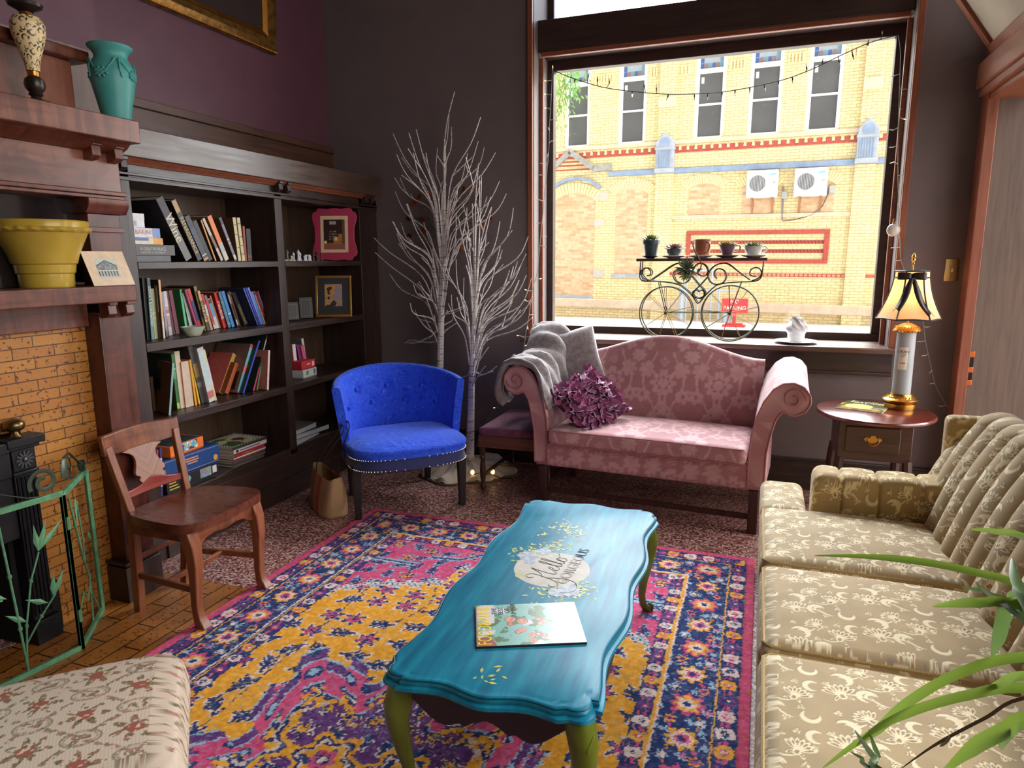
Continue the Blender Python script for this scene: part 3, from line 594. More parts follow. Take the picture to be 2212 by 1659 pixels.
def screen_panel(A, B, h, stems, scrolls):
    A = Vector((*A, 0)); B = Vector((*B, 0)); e = (B-A).normalized(); L = (B-A).length; up = Vector((0, 0, 1)); nn = e.cross(up)
    q = MB(); q.bar(A+up*.012, B+up*.012, .016, .02).bar(A+up*h, B+up*h, .016, .022); q.bar(A, A+up*h, .016, .016).bar(B, B+up*h, .016, .016); P(q, 'frame', M_green, fs, bev=.002)
    for (s_, pts, lv) in stems:
        q = MB(); q.tube([A+e*(L*u)+up*(h*v) for u, v in pts], s_, 6)
        for u, v in pts[1:-1]: q.tube([A+e*(L*u)+up*(h*v-.006), A+e*(L*u)+up*(h*v+.006)], s_*1.7, 6)
        st = P(q, 'bamboo_stem', M_green, fs)
        for (u, v, du, dv, ll) in lv:
            q = MB(); leaf(q, A+e*(L*u)+up*(h*v), e*du+up*dv, ll, .011, nn); P(q, 'leaf', M_green, st)
    for (u, r0, a0, dr) in scrolls:
        q = MB(); q.tube(spiral(A+e*(L*u)+up*(h+.01+r0), r0, 1.4*dr, a0, e, up), .0075, 6, flat=(.35, 1.2)); P(q, 'scroll', M_greend, fs)
lv1 = [(.62, .42, .2, 1, .12), (.64, .44, .55, 1, .13), (.63, .43, .8, .8, .12), (.5, .3, -.8, .5, .08)]
A0, B0, C0 = (-2.50, 1.25), (-2.44, 1.734), (-2.634, 1.984)
screen_panel(A0, B0, .645, [(.0045, [(.60, .03), (.585, .3), (.565, .62), (.54, .97)], [(.53, .5, -.9, .55, .08)]), (.0035, [(.6, .08), (.63, .3), (.7, .55), (.78, .7)], [(.78, .7, -.05, 1, .11), (.78, .7, .35, 1, .12), (.79, .71, .8, .8, .13), (.64, .32, -.7, .6, .09)]), (.003, [(.18, .05), (.22, .4), (.34, .52), (.5, .5)], []), (.0035, [(.62, .2), (.74, .32), (.86, .42)], [(.84, .4, .1, 1, .1), (.85, .41, .5, 1, .1), (.8, .38, -.8, .5, .09)])], [(.88, .052, 3.6, -1), (.3, .05, -.5, 1)])
q = MB(); e = (Vector((*B0, 0))-Vector((*A0, 0))).normalized(); L = .488
q.tube([Vector((*A0, .655))+e*(L*u)+Vector((0, 0, v)) for u, v in ((.3, .09), (.45, .085), (.6, .045), (.75, .01), (.85, .0))], .0055, 6, flat=(.4, 1)); P(q, 'scroll_arm', M_greend, fs)
screen_panel(B0, C0, .64, [(.004, [(.2, .95), (.32, .75), (.48, .5), (.62, .35), (.55, .05)], [(.4, .9, .05, -1, .11), (.45, .92, -.1, -1, .13), (.75, .62, .6, -.6, .07), (.6, .3, -.5, -.7, .08)]), (.003, [(.48, .88), (.55, .6), (.52, .48)], []), (.003, [(.1, .22), (.3, .3), (.6, .26), (.85, .06)], [])], [(.3, .06, 3.4, -1), (.86, .03, 2.4, 1)])
q = MB(); e = (Vector((*C0, 0))-Vector((*B0, 0))).normalized(); q.tube([Vector((*B0, .65))+e*(.316*u)+Vector((0, 0, v)) for u, v in ((.22, .115), (.4, .12), (.7, .06), (.95, .0))], .0055, 6, flat=(.4, 1)); P(q, 'scroll_arm', M_greend, fs)
q = MB()
for z in (.12, .5): q.tube([(-2.436, 1.738, z), (-2.436, 1.738, z+.05)], .009, 8)
P(q, 'hinge', M_green, fs)

# gilt frame hanging above the bookcase
gf = thing('gilt_frame', 'large ornate gilt picture frame with dark glass, hanging above the bookcase', 'picture frame', (-3.17, 3.54, 2.70))
def frame_ring(q, y0, y1, z0, z1, prof, x0, M=None):
    "mitred frame: prof = list of (inset, height)"
    rings = []
    for ins, h in prof: rings.append([(x0+h, y0+ins, z0+ins), (x0+h, y1-ins, z0+ins), (x0+h, y1-ins, z1-ins), (x0+h, y0+ins, z1-ins)])
    v = [p for r_ in rings for p in r_]; f = []; m = len(rings)
    for i in range(m-1):
        for k in range(4): f.append((i*4+k, i*4+(k+1) % 4, (i+1)*4+(k+1) % 4, (i+1)*4+k))
    q.add(v, f, M)
M_gilt = pm('carved gilding', C(150, 108, 54), .38, .85, var=.45, vs=26, bs=1.0, bsc=75)
M_gilt2 = pm('plain gilding', C(186, 128, 56), .3, .9, var=.2)
GM = Matrix.Translation((0, 0, 2.70)) @ Matrix.Rotation(R(3), 4, 'Y') @ Matrix.Translation((0, 0, -2.70))
q = MB(); frame_ring(q, 3.0, 4.08, 2.70, 4.0, [(0, 0), (0, .03), (.008, .04), (.02, .045), (.06, .03)], -3.185, GM); P(q, 'outer_moulding', M_gilt, gf, ang=25)
q = MB(); frame_ring(q, 3.0, 4.08, 2.70, 4.0, [(.02, .045), (.045, .05), (.085, .032), (.09, .02)], -3.184, GM); P(q, 'carved_band', M_gilt, gf)
q = MB(); frame_ring(q, 3.0, 4.08, 2.70, 4.0, [(.086, .018), (.088, .034), (.1, .03), (.118, .018), (.12, .008)], -3.184, GM); P(q, 'inner_lip', M_gilt2, gf, ang=25)
q = MB()
for k in range(90): p = GM @ Vector((-3.142, 3.01+k*.0119, 2.708)); q.ball(p, .0048, 6)
P(q, 'bead_edging', M_gilt2, gf)
P(MB().box(-3.185, -3.175, 3.1, 3.98, 2.8, 3.9, GM), 'glass', pm('dark picture glass', C(58, 48, 48), .12, spec=.8, var=.04), gf)
# ---------------------------------------------------------------- fabric patterns, evaluated on mesh points
def sstep(a, b, x): t = np.clip((x-a)/(b-a), 0, 1); return t*t*(3-2*t)
def mix(a, b, m): return a*(1-m[:, None])+np.array(b, float)*m[:, None]
def damask(u, v, P=.34, Q=.46):
    k = np.floor(v/Q); uu = (u/P+.5*(k % 2)) % 1-.5; a = np.abs(uu)*P; b = (v/Q-k-.5)*Q
    def petals(cx, cy, r, n, ph=0, inner=0):
        x = a-cx; y = b-cy; rr = np.hypot(x, y); th = np.arctan2(y, x)
        return (rr < r*(.62+.38*np.abs(np.cos(n*th/2+ph)))) & (rr > inner)
    m = petals(0, .03, .085, 9) & ~petals(0, .03, .05, 7, .5, .03)
    m |= petals(0, -.13, .05, 5); m |= petals(.11, .11, .055, 7, .4); m |= petals(.13, -.05, .05, 6, .9, .012); m |= petals(.06, -.19, .04, 5, .2); m |= petals(.165, .2, .045, 8)
    w = np.abs(a-.045-.03*np.sin(b*22))
    m |= (w < .009) & (b < .02); m |= (np.abs(a-.09-.04*np.sin(b*15+1)) < .007)
    m |= (np.hypot(a-.0, b-.16) < .03) & (((np.floor(a/.008)+np.floor((b+1)/.008)) % 2) == 0)
    n = fbm(u*60, v*60, 3, 2); return (m.astype(float)*(.75+.4*n)).clip(0, 1)
def tile_strokes(u, v, P, Q, arcs, ells):
    "motif tile P x Q (half drop): arcs (cx,cy,R,a0,a1,w) tapered crescents; ells (cx,cy,a,b,ang)"
    k = np.floor(u/P); U = (u/P-k)*P; V = (v/Q+.5*(k % 2)) % 1*Q
    A = np.zeros_like(u); B = np.zeros_like(u)
    for dx in (-P, 0, P):
        for dy in (-1.5*Q, -Q, -.5*Q, 0, .5*Q, Q, 1.5*Q):
            if (dx == 0) != (abs(dy/Q) in (0, 1)): continue
            for cx, cy, r, a0, a1, w in arcs:
                x = U-cx-dx; y = V-cy-dy; rr = np.hypot(x, y); th = (np.arctan2(y, x)-a0) % (2*PI); t = th/(a1-a0); ok = t < 1
                A = np.maximum(A, ok*sstep(1.15, .85, np.abs(rr-r)/(w*np.sin(PI*np.clip(t, .04, .98))**.7)))
            for cx, cy, a, b, g in ells:
                x = U-cx-dx; y = V-cy-dy; c, s_ = math.cos(g), math.sin(g); p = (x*c+y*s_)/a; q = (-x*s_+y*c)/b; d = p*p+q*q
                A = np.maximum(A, sstep(1.1, .8, d)*(d > .35)); B = np.maximum(B, (d < .4)*1.)
    return A, B
def brocade(u, v):
    arcs = []; ells = []
    def flower(cx, cy, g, s=1):
        for i in range(7):
            a = g+(i-3)*.34; ells.append((cx+.024*s*math.cos(a), cy+.024*s*math.sin(a), .02*s, .0062*s, a))
        ells.append((cx-.004*math.cos(g), cy-.004*math.sin(g), .012*s, .01*s, g))
        for sg in (-1, 1): ells.append((cx+.016*s*math.cos(g+sg*2.2), cy+.016*s*math.sin(g+sg*2.2), .013*s, .004*s, g+sg*2.4))
    flower(.05, .05, 1.9, 1.1); flower(.155, .115, 1.2, 1.0); flower(.105, .165, 2.3, .9)
    arcs += [(.11, .06, .022, .4, 4.6, .0075), (.115, .062, .011, .6, 4.2, .004), (.19, .045, .02, 2.4, 6.6, .007), (.05, .12, .024, -1.2, 2.6, .0075), (.055, .122, .012, -1.0, 2.4, .004), (.2, .17, .019, 1.0, 5.0, .007)]
    arcs += [(.08, .0, .06, .9, 1.9, .003), (.16, .08, .05, 3.5, 4.6, .003), (.06, .17, .04, 4.6, 5.8, .003), (.13, .13, .035, 4.0, 5.4, .0025)]
    for x, y, g in ((.09, .095, .7), (.02, .085, 2.2), (.175, .07, 2.6), (.13, .02, 1.2), (.03, .17, .3), (.195, .125, 1.9), (.08, .135, 2.9), (.15, .18, .2)):
        for k in (-.5, 0, .5): ells.append((x+.006*math.cos(g+k), y+.006*math.sin(g+k), .0095, .003, g+k*1.5))
    return tile_strokes(u, v, .215, .20, arcs, ells)
def tan_cols(u, v):
    A, B = brocade(u, v); c = np.tile(np.array([172., 148, 108]), (len(u), 1)); n = fbm(u*14, v*14, 5, 2)
    c = c*(.93+.14*n)[:, None]; A2, _ = brocade(u+.002, v-.003)
    c = mix(c, (140, 128, 116), np.clip(A2-A, 0, 1)*.8); c = mix(c, (150, 116, 62), B*.75*(fbm(u*220, v*220, 2, 1) > .4)); c = mix(c, (236, 220, 184), A*.95)
    return c

M_pinkf = paintmat('rose damask', .7, .25, 500, spec=.4, **{'Sheen Weight': .3}) if 1 else None
def pink_cols(u, v):
    d = damask(u, v); c = np.tile(np.array([206., 164, 167]), (len(u), 1)); c = mix(c, (178, 126, 131), 1-d)
    return c*(.95+.1*fbm(u*30, v*30, 1, 2))[:, None]
M_mahl = wood('dark mahogany leg', C(52, 30, 26), C(78, 46, 38), .35, axis='z')

# ---------------------------------------------------------------- pink camelback sofa under the window
ps = thing('camelback_sofa', 'pink damask camelback settee with scroll arms under the window', 'sofa', (-.60, 3.825, 0), R(-4))
def back_top(x): 
    t = min(1, abs(x)/.60); return .888+.125*(.5+.5*math.cos(PI*t**1.05))
def sofa_back(u, v):
    # v: 0 front bottom -> over the top -> 1 rear bottom
    x = -.60+1.20*u; zt = back_top(x)
    if v < .6: t = v/.6; z = .36+(zt-.03-.36)*t; y = .53+.10*t-.03*math.sin(PI*t)*1.2
    elif v < .78: a = (v-.6)/.18*PI; z = zt-.03+.03*math.sin(a); y = .665-.035*math.cos(a)
    else: t = (v-.78)/.22; z = (zt-.03)*(1-t)+.3*t; y = .70+.0*t
    return (x, y, z)
o = MB().surf(sofa_back, 150, 110).build('backrest', M_pinkf, ps); paint(o, lambda c: pink_cols(c[:, 0], c[:, 2]))
ARM = [(.585, .27), (.585, .46), (.592, .56), (.612, .66), (.645, .75), (.69, .82), (.735, .852), (.785, .86), (.835, .842), (.868, .80), (.873, .755), (.85, .71), (.81, .688), (.775, .688), (.76, .70), (.735, .70), (.71, .66), (.69, .58), (.672, .47), (.668, .27)]
def resample(P, n, closed=True):
    P = [Vector((*p, 0)) for p in P]; Q = P+[P[0]] if closed else P; L = [0]
    for a, b in zip(Q, Q[1:]): L.append(L[-1]+(b-a).length)
    out = []; j = 0
    for i in range(n):
        s_ = L[-1]*i/(n if closed else n-1)
        while j < len(L)-2 and L[j+1] < s_: j += 1
        t = (s_-L[j])/max(1e-9, L[j+1]-L[j]); out.append((Q[j]+(Q[j+1]-Q[j])*t)[:2])
    return out
AR = resample(ARM, 110)
for sg in (1, -1):
    def arm(u, v, sg=sg):
        x, z = AR[int(round(u*110)) % 110]; y = .015+.64*v; k = sstep(.3, .7, np.array(z)); z2 = z+.055*float(k)*v*v; bul = .012*math.sin(PI*min(1, v*6)) if v < 1/6 else 0
        return (sg*(x-.03*float(k)*v), y, z2)
    q = MB(); q.surf(arm, 110, 60, cu=True)
    n = 110
    ctr = [(sg*x, .015, z) for x, z in AR]; q.add(ctr, [tuple(range(n))])
    o = q.build('arm', M_pinkf, ps); paint(o, lambda c: pink_cols(c[:, 1]*1.0+.1, np.arctan2(c[:, 2]-.55, np.abs(c[:, 0])-.75)*.2+c[:, 2]*.3))
    q = MB(); q.tube([(sg*x, .012, z) for x, z in AR], .005, 6, closed=True)
    sp = spiral((sg*.79, .008, .775), .062, 1.3, 0 if sg > 0 else PI, (1, 0, 0), (0, 0, sg and 1), 40, .8); q.tube(sp, .0035, 5)
    c = q.build('arm_welt', pm('rose welt', C(170, 108, 112), .7), o)
o = MB().rbox(-.675, .675, .02, .5, .248, .402, .02, (90, 30, 14)).build('front_rail', M_pinkf, ps); paint(o, lambda c: pink_cols(c[:, 0], c[:, 2]+c[:, 1]))
o = MB().rbox(-.575, .575, -.03, .54, .392, .492, .035, (150, 70, 12), .03).build('seat_cushion', M_pinkf, ps); paint(o, lambda c: pink_cols(c[:, 0]+.07, c[:, 1]+c[:, 2]))
q = MB(); q.tube([(-.56, -.026, .484), (-.3, -.029, .488), (0, -.03, .49), (.3, -.029, .488), (.56, -.026, .484)], .0045, 6); q.tube([(-.56, -.026, .402), (.56, -.026, .402)], .0045, 6); q.build('cushion_welt', pm('rose welt', C(170, 108, 112), .7), o)
for x in (-.62, .62):
    for y in (.04, .62): MB().prism([(x-.026, y-.026), (x+.026, y-.026), (x+.026, y+.026), (x-.026, y+.026)], 0, .25).build('leg', M_mahl, ps, bev=.003)
MB().box(-.62, .62, .05, .066, .07, .10).box(-.62, .62, .61, .626, .07, .10).build('stretcher', M_mahl, ps)

# fur throw over the far left arm, and the cushions
M_fur = pm('grey plush fur', C(122, 112, 114), .9, var=.3, vs=40, bs=1.0, bsc=90, spec=.2, **{'Sheen Weight': .8})
th = tag(MB().build('fur_throw', M_fur, None, loc=(-1.40, 3.93, .0), rz=R(-4)), 'grey plush fur throw draped over left arm of the pink sofa', 'throw blanket') if 0 else None
TH = [(-.88, .60), (-.905, .62), (-.918, .66), (-.92, .71), (-.90, .79), (-.86, .855), (-.80, .888), (-.74, .885), (-.68, .855), (-.63, .79), (-.60, .71), (-.585, .62), (-.578, .56)]
TR = resample(TH, 60, False)
rf = random.Random(5)
def throw(u, v, off=0):
    x, z = TR[int(round(u*59))]; y = .02+.55*v; 
    lift = .055*v*v+.14*sstep(.55, 1, np.array(v))*float(sstep(.62, .8, np.array(z)))
    if u < .35: z = z+.06*(v-.2)*(1-u/.35)+.02*math.sin(7*v)
    if u > .7: z = z+.10*max(0, .4-v)*(u-.7)/.3
    w = .012*math.sin(23*v+5*u)+.008*math.sin(41*v-9*u)+.008*math.sin(17*u+3)
    return (x-.006+w*.6+(.02 if u < .3 else 0)*math.sin(9*v), y-.035*math.sin(PI*u), z+float(lift)+.014+w)
q = MB(); q.surf(throw, 60, 46)
o = q.build('fur_throw', M_fur, None, loc=(0, 0, 0)); o.location = ps.location; o.rotation_euler = ps.rotation_euler
sm = o.modifiers.new('thick', 'SOLIDIFY'); sm.thickness = .022; sm.offset = 0
def hair(o, name, count, length, root, tip, childn=0, brush=.0):
    pass
tag(o, 'grey plush fur throw draped over the pink sofa arm nearest the corner', 'throw blanket')
def cushion(name, label, cat, loc, rot, w, h, t, mat, n=26, group=None):
    def f(sign):
        def g(u, v):
            a = 2*u-1; b = 2*v-1; e = (1-a**4)*(1-b**4); pin = 1-.07*(1-abs(a))*abs(b)**3 ; pin2 = 1-.07*(1-abs(b))*abs(a)**3
            return (a*w/2*pin2, b*h/2*pin, sign*t/2*max(0, e)**.45)
        return g
    q = MB(); q.surf(f(1), n, n); q.surf(f(-1), n, n); q.merge = True
    o = q.build(name, mat, None, loc=(0, 0, 0)); o.location = loc; o.rotation_euler = rot; return tag(o, label, cat, group)
cushion('fur_cushion', 'grey fur cushion with pointed corner standing behind the fur throw', 'cushion', (-1.15, 4.36, .83), (R(74), R(-12), R(28)), .38, .44, .13, M_fur)
# ruffled cushion
rc = thing('ruffled_cushion', 'shiny purple ruffled cushion leaning on the left arm of the pink sofa', 'cushion', (-.975, 4.07, .635))
rc.matrix_basis = frameM((-.975, 4.07, .625), (.74, -.22, -.62), (.42, .80, .42))
M_ruf = pm('plum satin', C(150, 74, 122), .32, var=.2, vs=20, spec=.6, **{'Sheen Weight': .5})
def cf(u, v):
    a = 2*u-1; b = 2*v-1; return (a*.185, b*.185, .06*max(0, (1-a**4)*(1-b**4))**.45)
q = MB(); q.surf(cf, 16, 16); q.surf(lambda u, v: (cf(u, v)[0], cf(u, v)[1], -cf(u, v)[2]), 16, 16); q.merge = True; q.build('cover', pm('plum lining', C(92, 40, 74), .6), rc)
q = MB()
for i in range(13):
    for j in range(13):
        u = (i+.5+rf.uniform(-.35, .35))/13; v = (j+.5+rf.uniform(-.35, .35))/13; p = Vector(cf(u, v)); a = rf.uniform(0, 2*PI)
        e = Vector((math.cos(a), math.sin(a), 0)); s_ = Vector((-e.y, e.x, 0)); L = rf.uniform(.026, .042); h = rf.uniform(.014, .026); pts = []
        for k in range(7):
            t = -1+k/3; w = .005*math.sin(k*2.1+a); pts += [p+e*(L*t)+s_*w*.4-Vector((0, 0, .004)), p+e*(L*t*1.15)+s_*(w+.022)+Vector((0, 0, h*(1-.3*t*t)))]
        q.add(pts, [(2*k, 2*k+2, 2*k+3, 2*k+1) for k in range(6)])
q.build('ruffles', M_ruf, rc)

# ---------------------------------------------------------------- tan brocade sofa on the right
M_tanf = paintmat('cream brocade', .75, .3, 600, spec=.35, **{'Sheen Weight': .2})
M_welt = pm('tan welt cord', C(178, 150, 100), .75, var=.2, vs=200)
ts = thing('brocade_sofa', 'long tan brocade sofa with three seat cushions and channel-tufted back', 'sofa', (.55, 2.1, 0))
def TP(q, name, fn=None, par=None, **k):
    o = q.build(name, M_tanf, par or ts, world=True, **k)
    if fn: paint(o, fn)
    return o
off = np.array([.55, 2.1, 0])
CUSH = [(2.425, 3.40), (1.855, 2.415), (.98, 1.845)]
for i, (y0, y1) in enumerate(CUSH):
    q = MB(); q.rbox(.045, .70, y0, y1 if i else 3.02, .30, .452, .045, (230, int((y1-y0)/.0027), 30), .03)
    o = TP(q, 'seat_cushion', lambda c, k=i: tan_cols(c[:, 0]+.9+k*.13+c[:, 2]*.6, c[:, 1]+3+k*.31+c[:, 2]*.8))
    w = MB()
    def edge(x0, x1, a, b, z): return [(x0+.02, a, z), (x1, a, z), (x1, b, z), (x0+.02, b, z), (x0, b-.02, z), (x0, a+.02, z)]
    ye = y1 if i else 3.02
    w.tube(edge(.058, .69, y0+.014, ye-.014, .441), .0055, 6, closed=True); w.tube(edge(.050, .69, y0+.01, ye-.01, .31), .0055, 6, closed=True); w.build('welt', M_welt, o, world=True)
    if i == 0:
        q = MB(); q.rbox(.045, .235, 2.98, 3.40, .30, .452, .04, (70, 150, 40), .006); TP(q, 'cushion_wing', lambda c: tan_cols(c[:, 0]+.9+c[:, 2]*.6, c[:, 1]+3+c[:, 2]*.8), o)
for a, b in ((.98, 3.40),):
    TP(MB().rbox(.06, .98, a, b, .09, .30, .02, (10, 60, 6)), 'base', lambda c: tan_cols(c[:, 1]+2, c[:, 2]+1))
def arm_t(y0, y1):
    def seam(p):
        k = sum(math.exp(-((p.x-s_)/.006)**2) for s_ in (.36, .50, .655)); p.z -= .010*k*max(0, (p.z-.5)/.1) if p.z > .5 else 0
        yc = (y0+y1)/2; p.y = yc+(p.y-yc)*(1-.09*k); puff = sum(math.sin(PI*(p.x-a)/(b-a)) if a < p.x < b else 0 for a, b in ((.25, .36), (.36, .5), (.5, .655), (.655, .78))); p.z += .006*puff*(p.z > .5); p.y += (p.y-yc)*.05*puff; return p
    q = MB(); q.rbox(.25, .78, y0, y1, .28, .60, .04, (150, 40, 70), .0, warp=seam)
    TP(q, 'arm', lambda c: tan_cols(c[:, 0]+2.2, c[:, 2]*.8+c[:, 1]+1)*np.array([1.0, .97, .86]))
arm_t(3.03, 3.21); arm_t(.80, .97)
# channel-tufted back: vertical rolls that fan, with a rounded top
def backS(u, v):
    y = .97+2.34*u; ph = u*19; roll = abs(math.sin(PI*(ph+.35*math.sin(v*5+.6))))
    if v < .75: t = v/.75; x = .685+.20*t-.03*math.sin(PI*t); z = .40+.435*t; nx, nz = -1, .3
    elif v < .93: a = (v-.75)/.18*PI; x = .945-.06*math.cos(a); z = .835+.05*math.sin(a); nx, nz = -math.cos(a), math.sin(a)
    else: t = (v-.93)/.07; x = 1.005+.03*t; z = .835-.75*t; nx, nz = 1, 0; roll = 0
    fade = 1 if v < .75 else max(0, 1-(v-.75)/.12)
    e = min(1, (1-u)*14, u*14); d = .038*roll**.6*fade
    return (x+nx*d, y, z+nz*d*.4-.05*(1-e)**2)
q = MB(); q.surf(backS, 760, 210); TP(q, 'backrest', lambda c: tan_cols(c[:, 1]+2.1+7, c[:, 2]*1.05+2))
TP(MB().rbox(.765, 1.04, 3.24, 3.33, .30, .842, .03, (20, 8, 40)), 'back_wing', lambda c: tan_cols(c[:, 0]+2.5, c[:, 2]+1)*np.array([1.0, .97, .86]))
TP(MB().rbox(.765, 1.04, .93, .99, .30, .842, .03, (6, 4, 8)), 'back_wing', lambda c: tan_cols(c[:, 0]+2.5, c[:, 2]+1))
q = MB(); q.tube([(.09, 1.85, .1), (.065, 1.86, .2), (.05, 1.852, .27)], .008, 6)
for y in (1.1, 3.2):
    for x in (.12, .9): MB().box(x-.03, x+.03, y-.03, y+.03, 0, .09).build('foot', M_mahl, ts, world=True, bev=.004)

# ---------------------------------------------------------------- blue tub chair
bch = thing('tub_chair', 'royal blue velvet tub chair with buttoned back and nailhead trim', 'chair', (-1.917, 3.485, 0), R(43.7))
m, t, b = newmat('royal blue velvet'); setp(b, Roughness=.75, **{'Sheen Weight': .6, 'Sheen Tint': (.25, .4, 1, 1), 'Base Color': C(30, 62, 190), 'Specular IOR Level': .3})
v = coords(t); n1 = N(t, 'ShaderNodeTexNoise', _Scale=9, _Detail=2, _Distortion=4.5); t.links.new(v, n1.inputs['Vector'])
t.links.new(ramp(t, n1.outputs['Fac'], [(.3, C(20, 52, 190)), (.5, C(38, 84, 228)), (.56, C(30, 66, 206)), (.7, C(56, 104, 240))]), b.inputs['Base Color']); bump(t, b, n1.outputs['Fac'], .9, .006)
M_blue = m
M_blk = pm('black stained leg', C(26, 22, 22), .4)
def tub_xy(ph, r): return (r*.80*math.sin(ph)*1.02, .13+r*.92*math.cos(ph)*(1.0))
def tub_z(ph): return .745+.072*math.cos(ph)
BT = [(ph, zz) for zz, phs in ((.60, (-.95, -.32, .32, .95)), (.695, (-.64, 0, .64))) for ph in phs]
def tub(u, v):
    ph = -1.5+3.0*u; zt = tub_z(ph); fl = .05
    if v < .42: t = v/.42; z = .40+(zt-.40)*t; r = .395+fl*t**1.5+.0; d = 0
    elif v < .58: a = (v-.42)/.16*PI; z = zt+.022*math.sin(a); r = .395+fl+.03*(1-math.cos(a))
    else: t = (v-.58)/.42; z = zt+(.33-zt)*t; r = .395+fl+.06-(fl+.02)*t
    if v < .42:
        for (bp, bz) in BT:
            dd = ((ph-bp)*.40)**2+(z-bz)**2; r += .02*math.exp(-dd/.0012)
    x, y = tub_xy(ph, r); return (x, y, z)
q = MB(); q.surf(tub, 120, 110)
for u in (0, 1):
    ring = [tub(u, i/40) for i in range(41)]; q.add(ring, [tuple(range(41))])
o = q.build('backrest', M_blue, bch, ang=50)
for bp, bz in BT:
    x, y = tub_xy(bp, .395+.05*((bz-.4)/(tub_z(bp)-.4))**1.5+.010); q = MB(); q.ball((x, y, bz), .0135, 12, (1, 1, 1)); q.build('button', M_blue, o)
def seat_xy(a, k=1):
    c, s_ = math.cos(a), math.sin(a); e = 2/4.2; x = .355*math.copysign(abs(c)**e, c); y = .16+.285*math.copysign(abs(s_)**e, s_)
    if s_ < 0: y -= .03*(1-abs(x/.355)**2)
    return (x*k, .16+(y-.16)*k)
def seatS(u, v):
    a = 2*PI*u
    if v < .25: x, y = seat_xy(a); return (x, y, .385+.02*v/.25)
    t = (v-.25)/.75; k = math.cos(t*PI/2)**.55 if t < 1 else 0; x, y = seat_xy(a, k*(1+.035*math.sin(PI*min(1, t*2.5)))); return (x, y, .405+.075*math.sin(t*PI/2)**.8)
q = MB(); q.surf(seatS, 72, 26, cu=True); q.merge = True; q.build('seat', M_blue, bch)
q = MB(); q.surf(lambda u, v: (*seat_xy(2*PI*u, 1.0 if v < .5 else .97), (.318+.0*v if v < .01 else .318+.078*min(1, v*2))), 72, 3, cu=True)
rail = q.build('seat_rail', pm('dark blue rail fabric', C(28, 36, 92), .8, **{'Sheen Weight': .4}), bch)
M_nail = pm('pewter nailhead', C(200, 190, 170), .3, 1)
q = MB()
for k in range(44):
    for z in (.322, .386):
        a = PI+PI*(k+.5)/44+0; x, y = seat_xy(a, 1.004)
        q.ball((x, y, z), .0044, 6)
nl = q.build('nailhead_trim', M_nail, rail); nl['kind'] = 'stuff'
for x, y, s_ in ((-.322, .0, 1), (.322, .0, 1), (-.27, .42, -1), (.27, .52, -1)):
    MB().add([(x+a*.026, y+b*.026, .335) for a, b in ((-1, -1), (1, -1), (1, 1), (-1, 1))]+[(x+a*.017, y+b*.017-.0*s_+(.05 if s_ < 0 else 0), 0) for a, b in ((-1, -1), (1, -1), (1, 1), (-1, 1))], [(0, 1, 2, 3), (7, 6, 5, 4), (0, 4, 5, 1), (1, 5, 6, 2), (2, 6, 7, 3), (3, 7, 4, 0)]).build('leg', M_blk, bch, bev=.003)

# ---------------------------------------------------------------- wooden side chair by the hearth
wc = thing('side_chair', 'worn brown wooden chair with vase-shaped back splat on the hearth', 'chair', (-2.33, 2.20, 0), 0)
M_oak = wood('worn walnut', C(112, 58, 34), C(150, 86, 52), .35, axis='y', flame=2, spec=.6)
M_oakz = wood('worn walnut upright', C(110, 58, 36), C(152, 88, 56), .36, axis='z', spec=.6)
M_seat = wood('dark seat wood', C(78, 34, 22), C(108, 54, 34), .28, axis='x', spec=.6)
def w_(q, name, mat=M_oak, par=wc, **k): return q.build(name, mat, par, world=True, **k)
def seat_o(u, v):
    a = 2*PI*u; e = 2/5; c, s_ = math.cos(a), math.sin(a); X = math.copysign(abs(c)**e, c); Y = math.copysign(abs(s_)**e, s_)
    hw = .235+.012*X-.0; x = -2.335+.205*X*(1-.0*Y*Y); y = 2.205+(hw-.03*(X < 0)*abs(X))*Y
    if v < .3: z = .425+.028*v/.3; k = 1
    else: k = 1-(v-.3)/.7; z = .453
    dx, dy = x+2.335, y-2.205; x = -2.335+dx*k; y = 2.205+dy*k
    if v >= .3: r2 = (dx*k/.2)**2; yy = dy*k/.235; z = .455+.012*max(0, X*k)*abs(yy)**2*0+.010*abs(yy)**3-.010*(1-min(1, r2))*(1-abs(yy)**2)+.014*max(0, (dx*k)/.205)**3*(.4-.9*(abs(yy)-.45)**2)
    return (x, y, z)
q = MB(); q.surf(seat_o, 90, 24, cu=True); q.merge = True; w_(q, 'seat', M_seat)
def curveleg(pts, r): q = MB(); q.tube(pts, r, 4, flat=(1, 1)); return q
for y, nm in ((2.012, 'l'), (2.388, 'r')):
    sg = -1 if y < 2.2 else 1
    q = MB(); prof = [(-2.185, .425, .027), (-2.165, .36, .026), (-2.158, .28, .022), (-2.165, .18, .018), (-2.17, .10, .0165), (-2.162, .05, .018), (-2.15, .03, .022), (-2.14, .012, .024), (-2.14, 0, .022)]
    v = []
    for x, z, h in prof: v += [(x-h, y-h, z), (x+h, y-h, z), (x+h, y+h, z), (x-h, y+h, z)]
    q.add(v, [(i*4+k, i*4+(k+1) % 4, i*4+4+(k+1) % 4, i*4+4+k) for i in range(len(prof)-1) for k in range(4)]+[(3, 2, 1, 0), tuple(len(v)-4+k for k in range(4))]); w_(q, 'leg', M_oakz, bev=.004)
for y0, y1 in ((2.045, 2.055), (2.30, 2.35)):
    q = MB(); q.bar((-2.53, y0, 0), (-2.525, y1, .44), .036, .036, (1, 0, 0)); w_(q, 'leg', M_oakz, bev=.003)
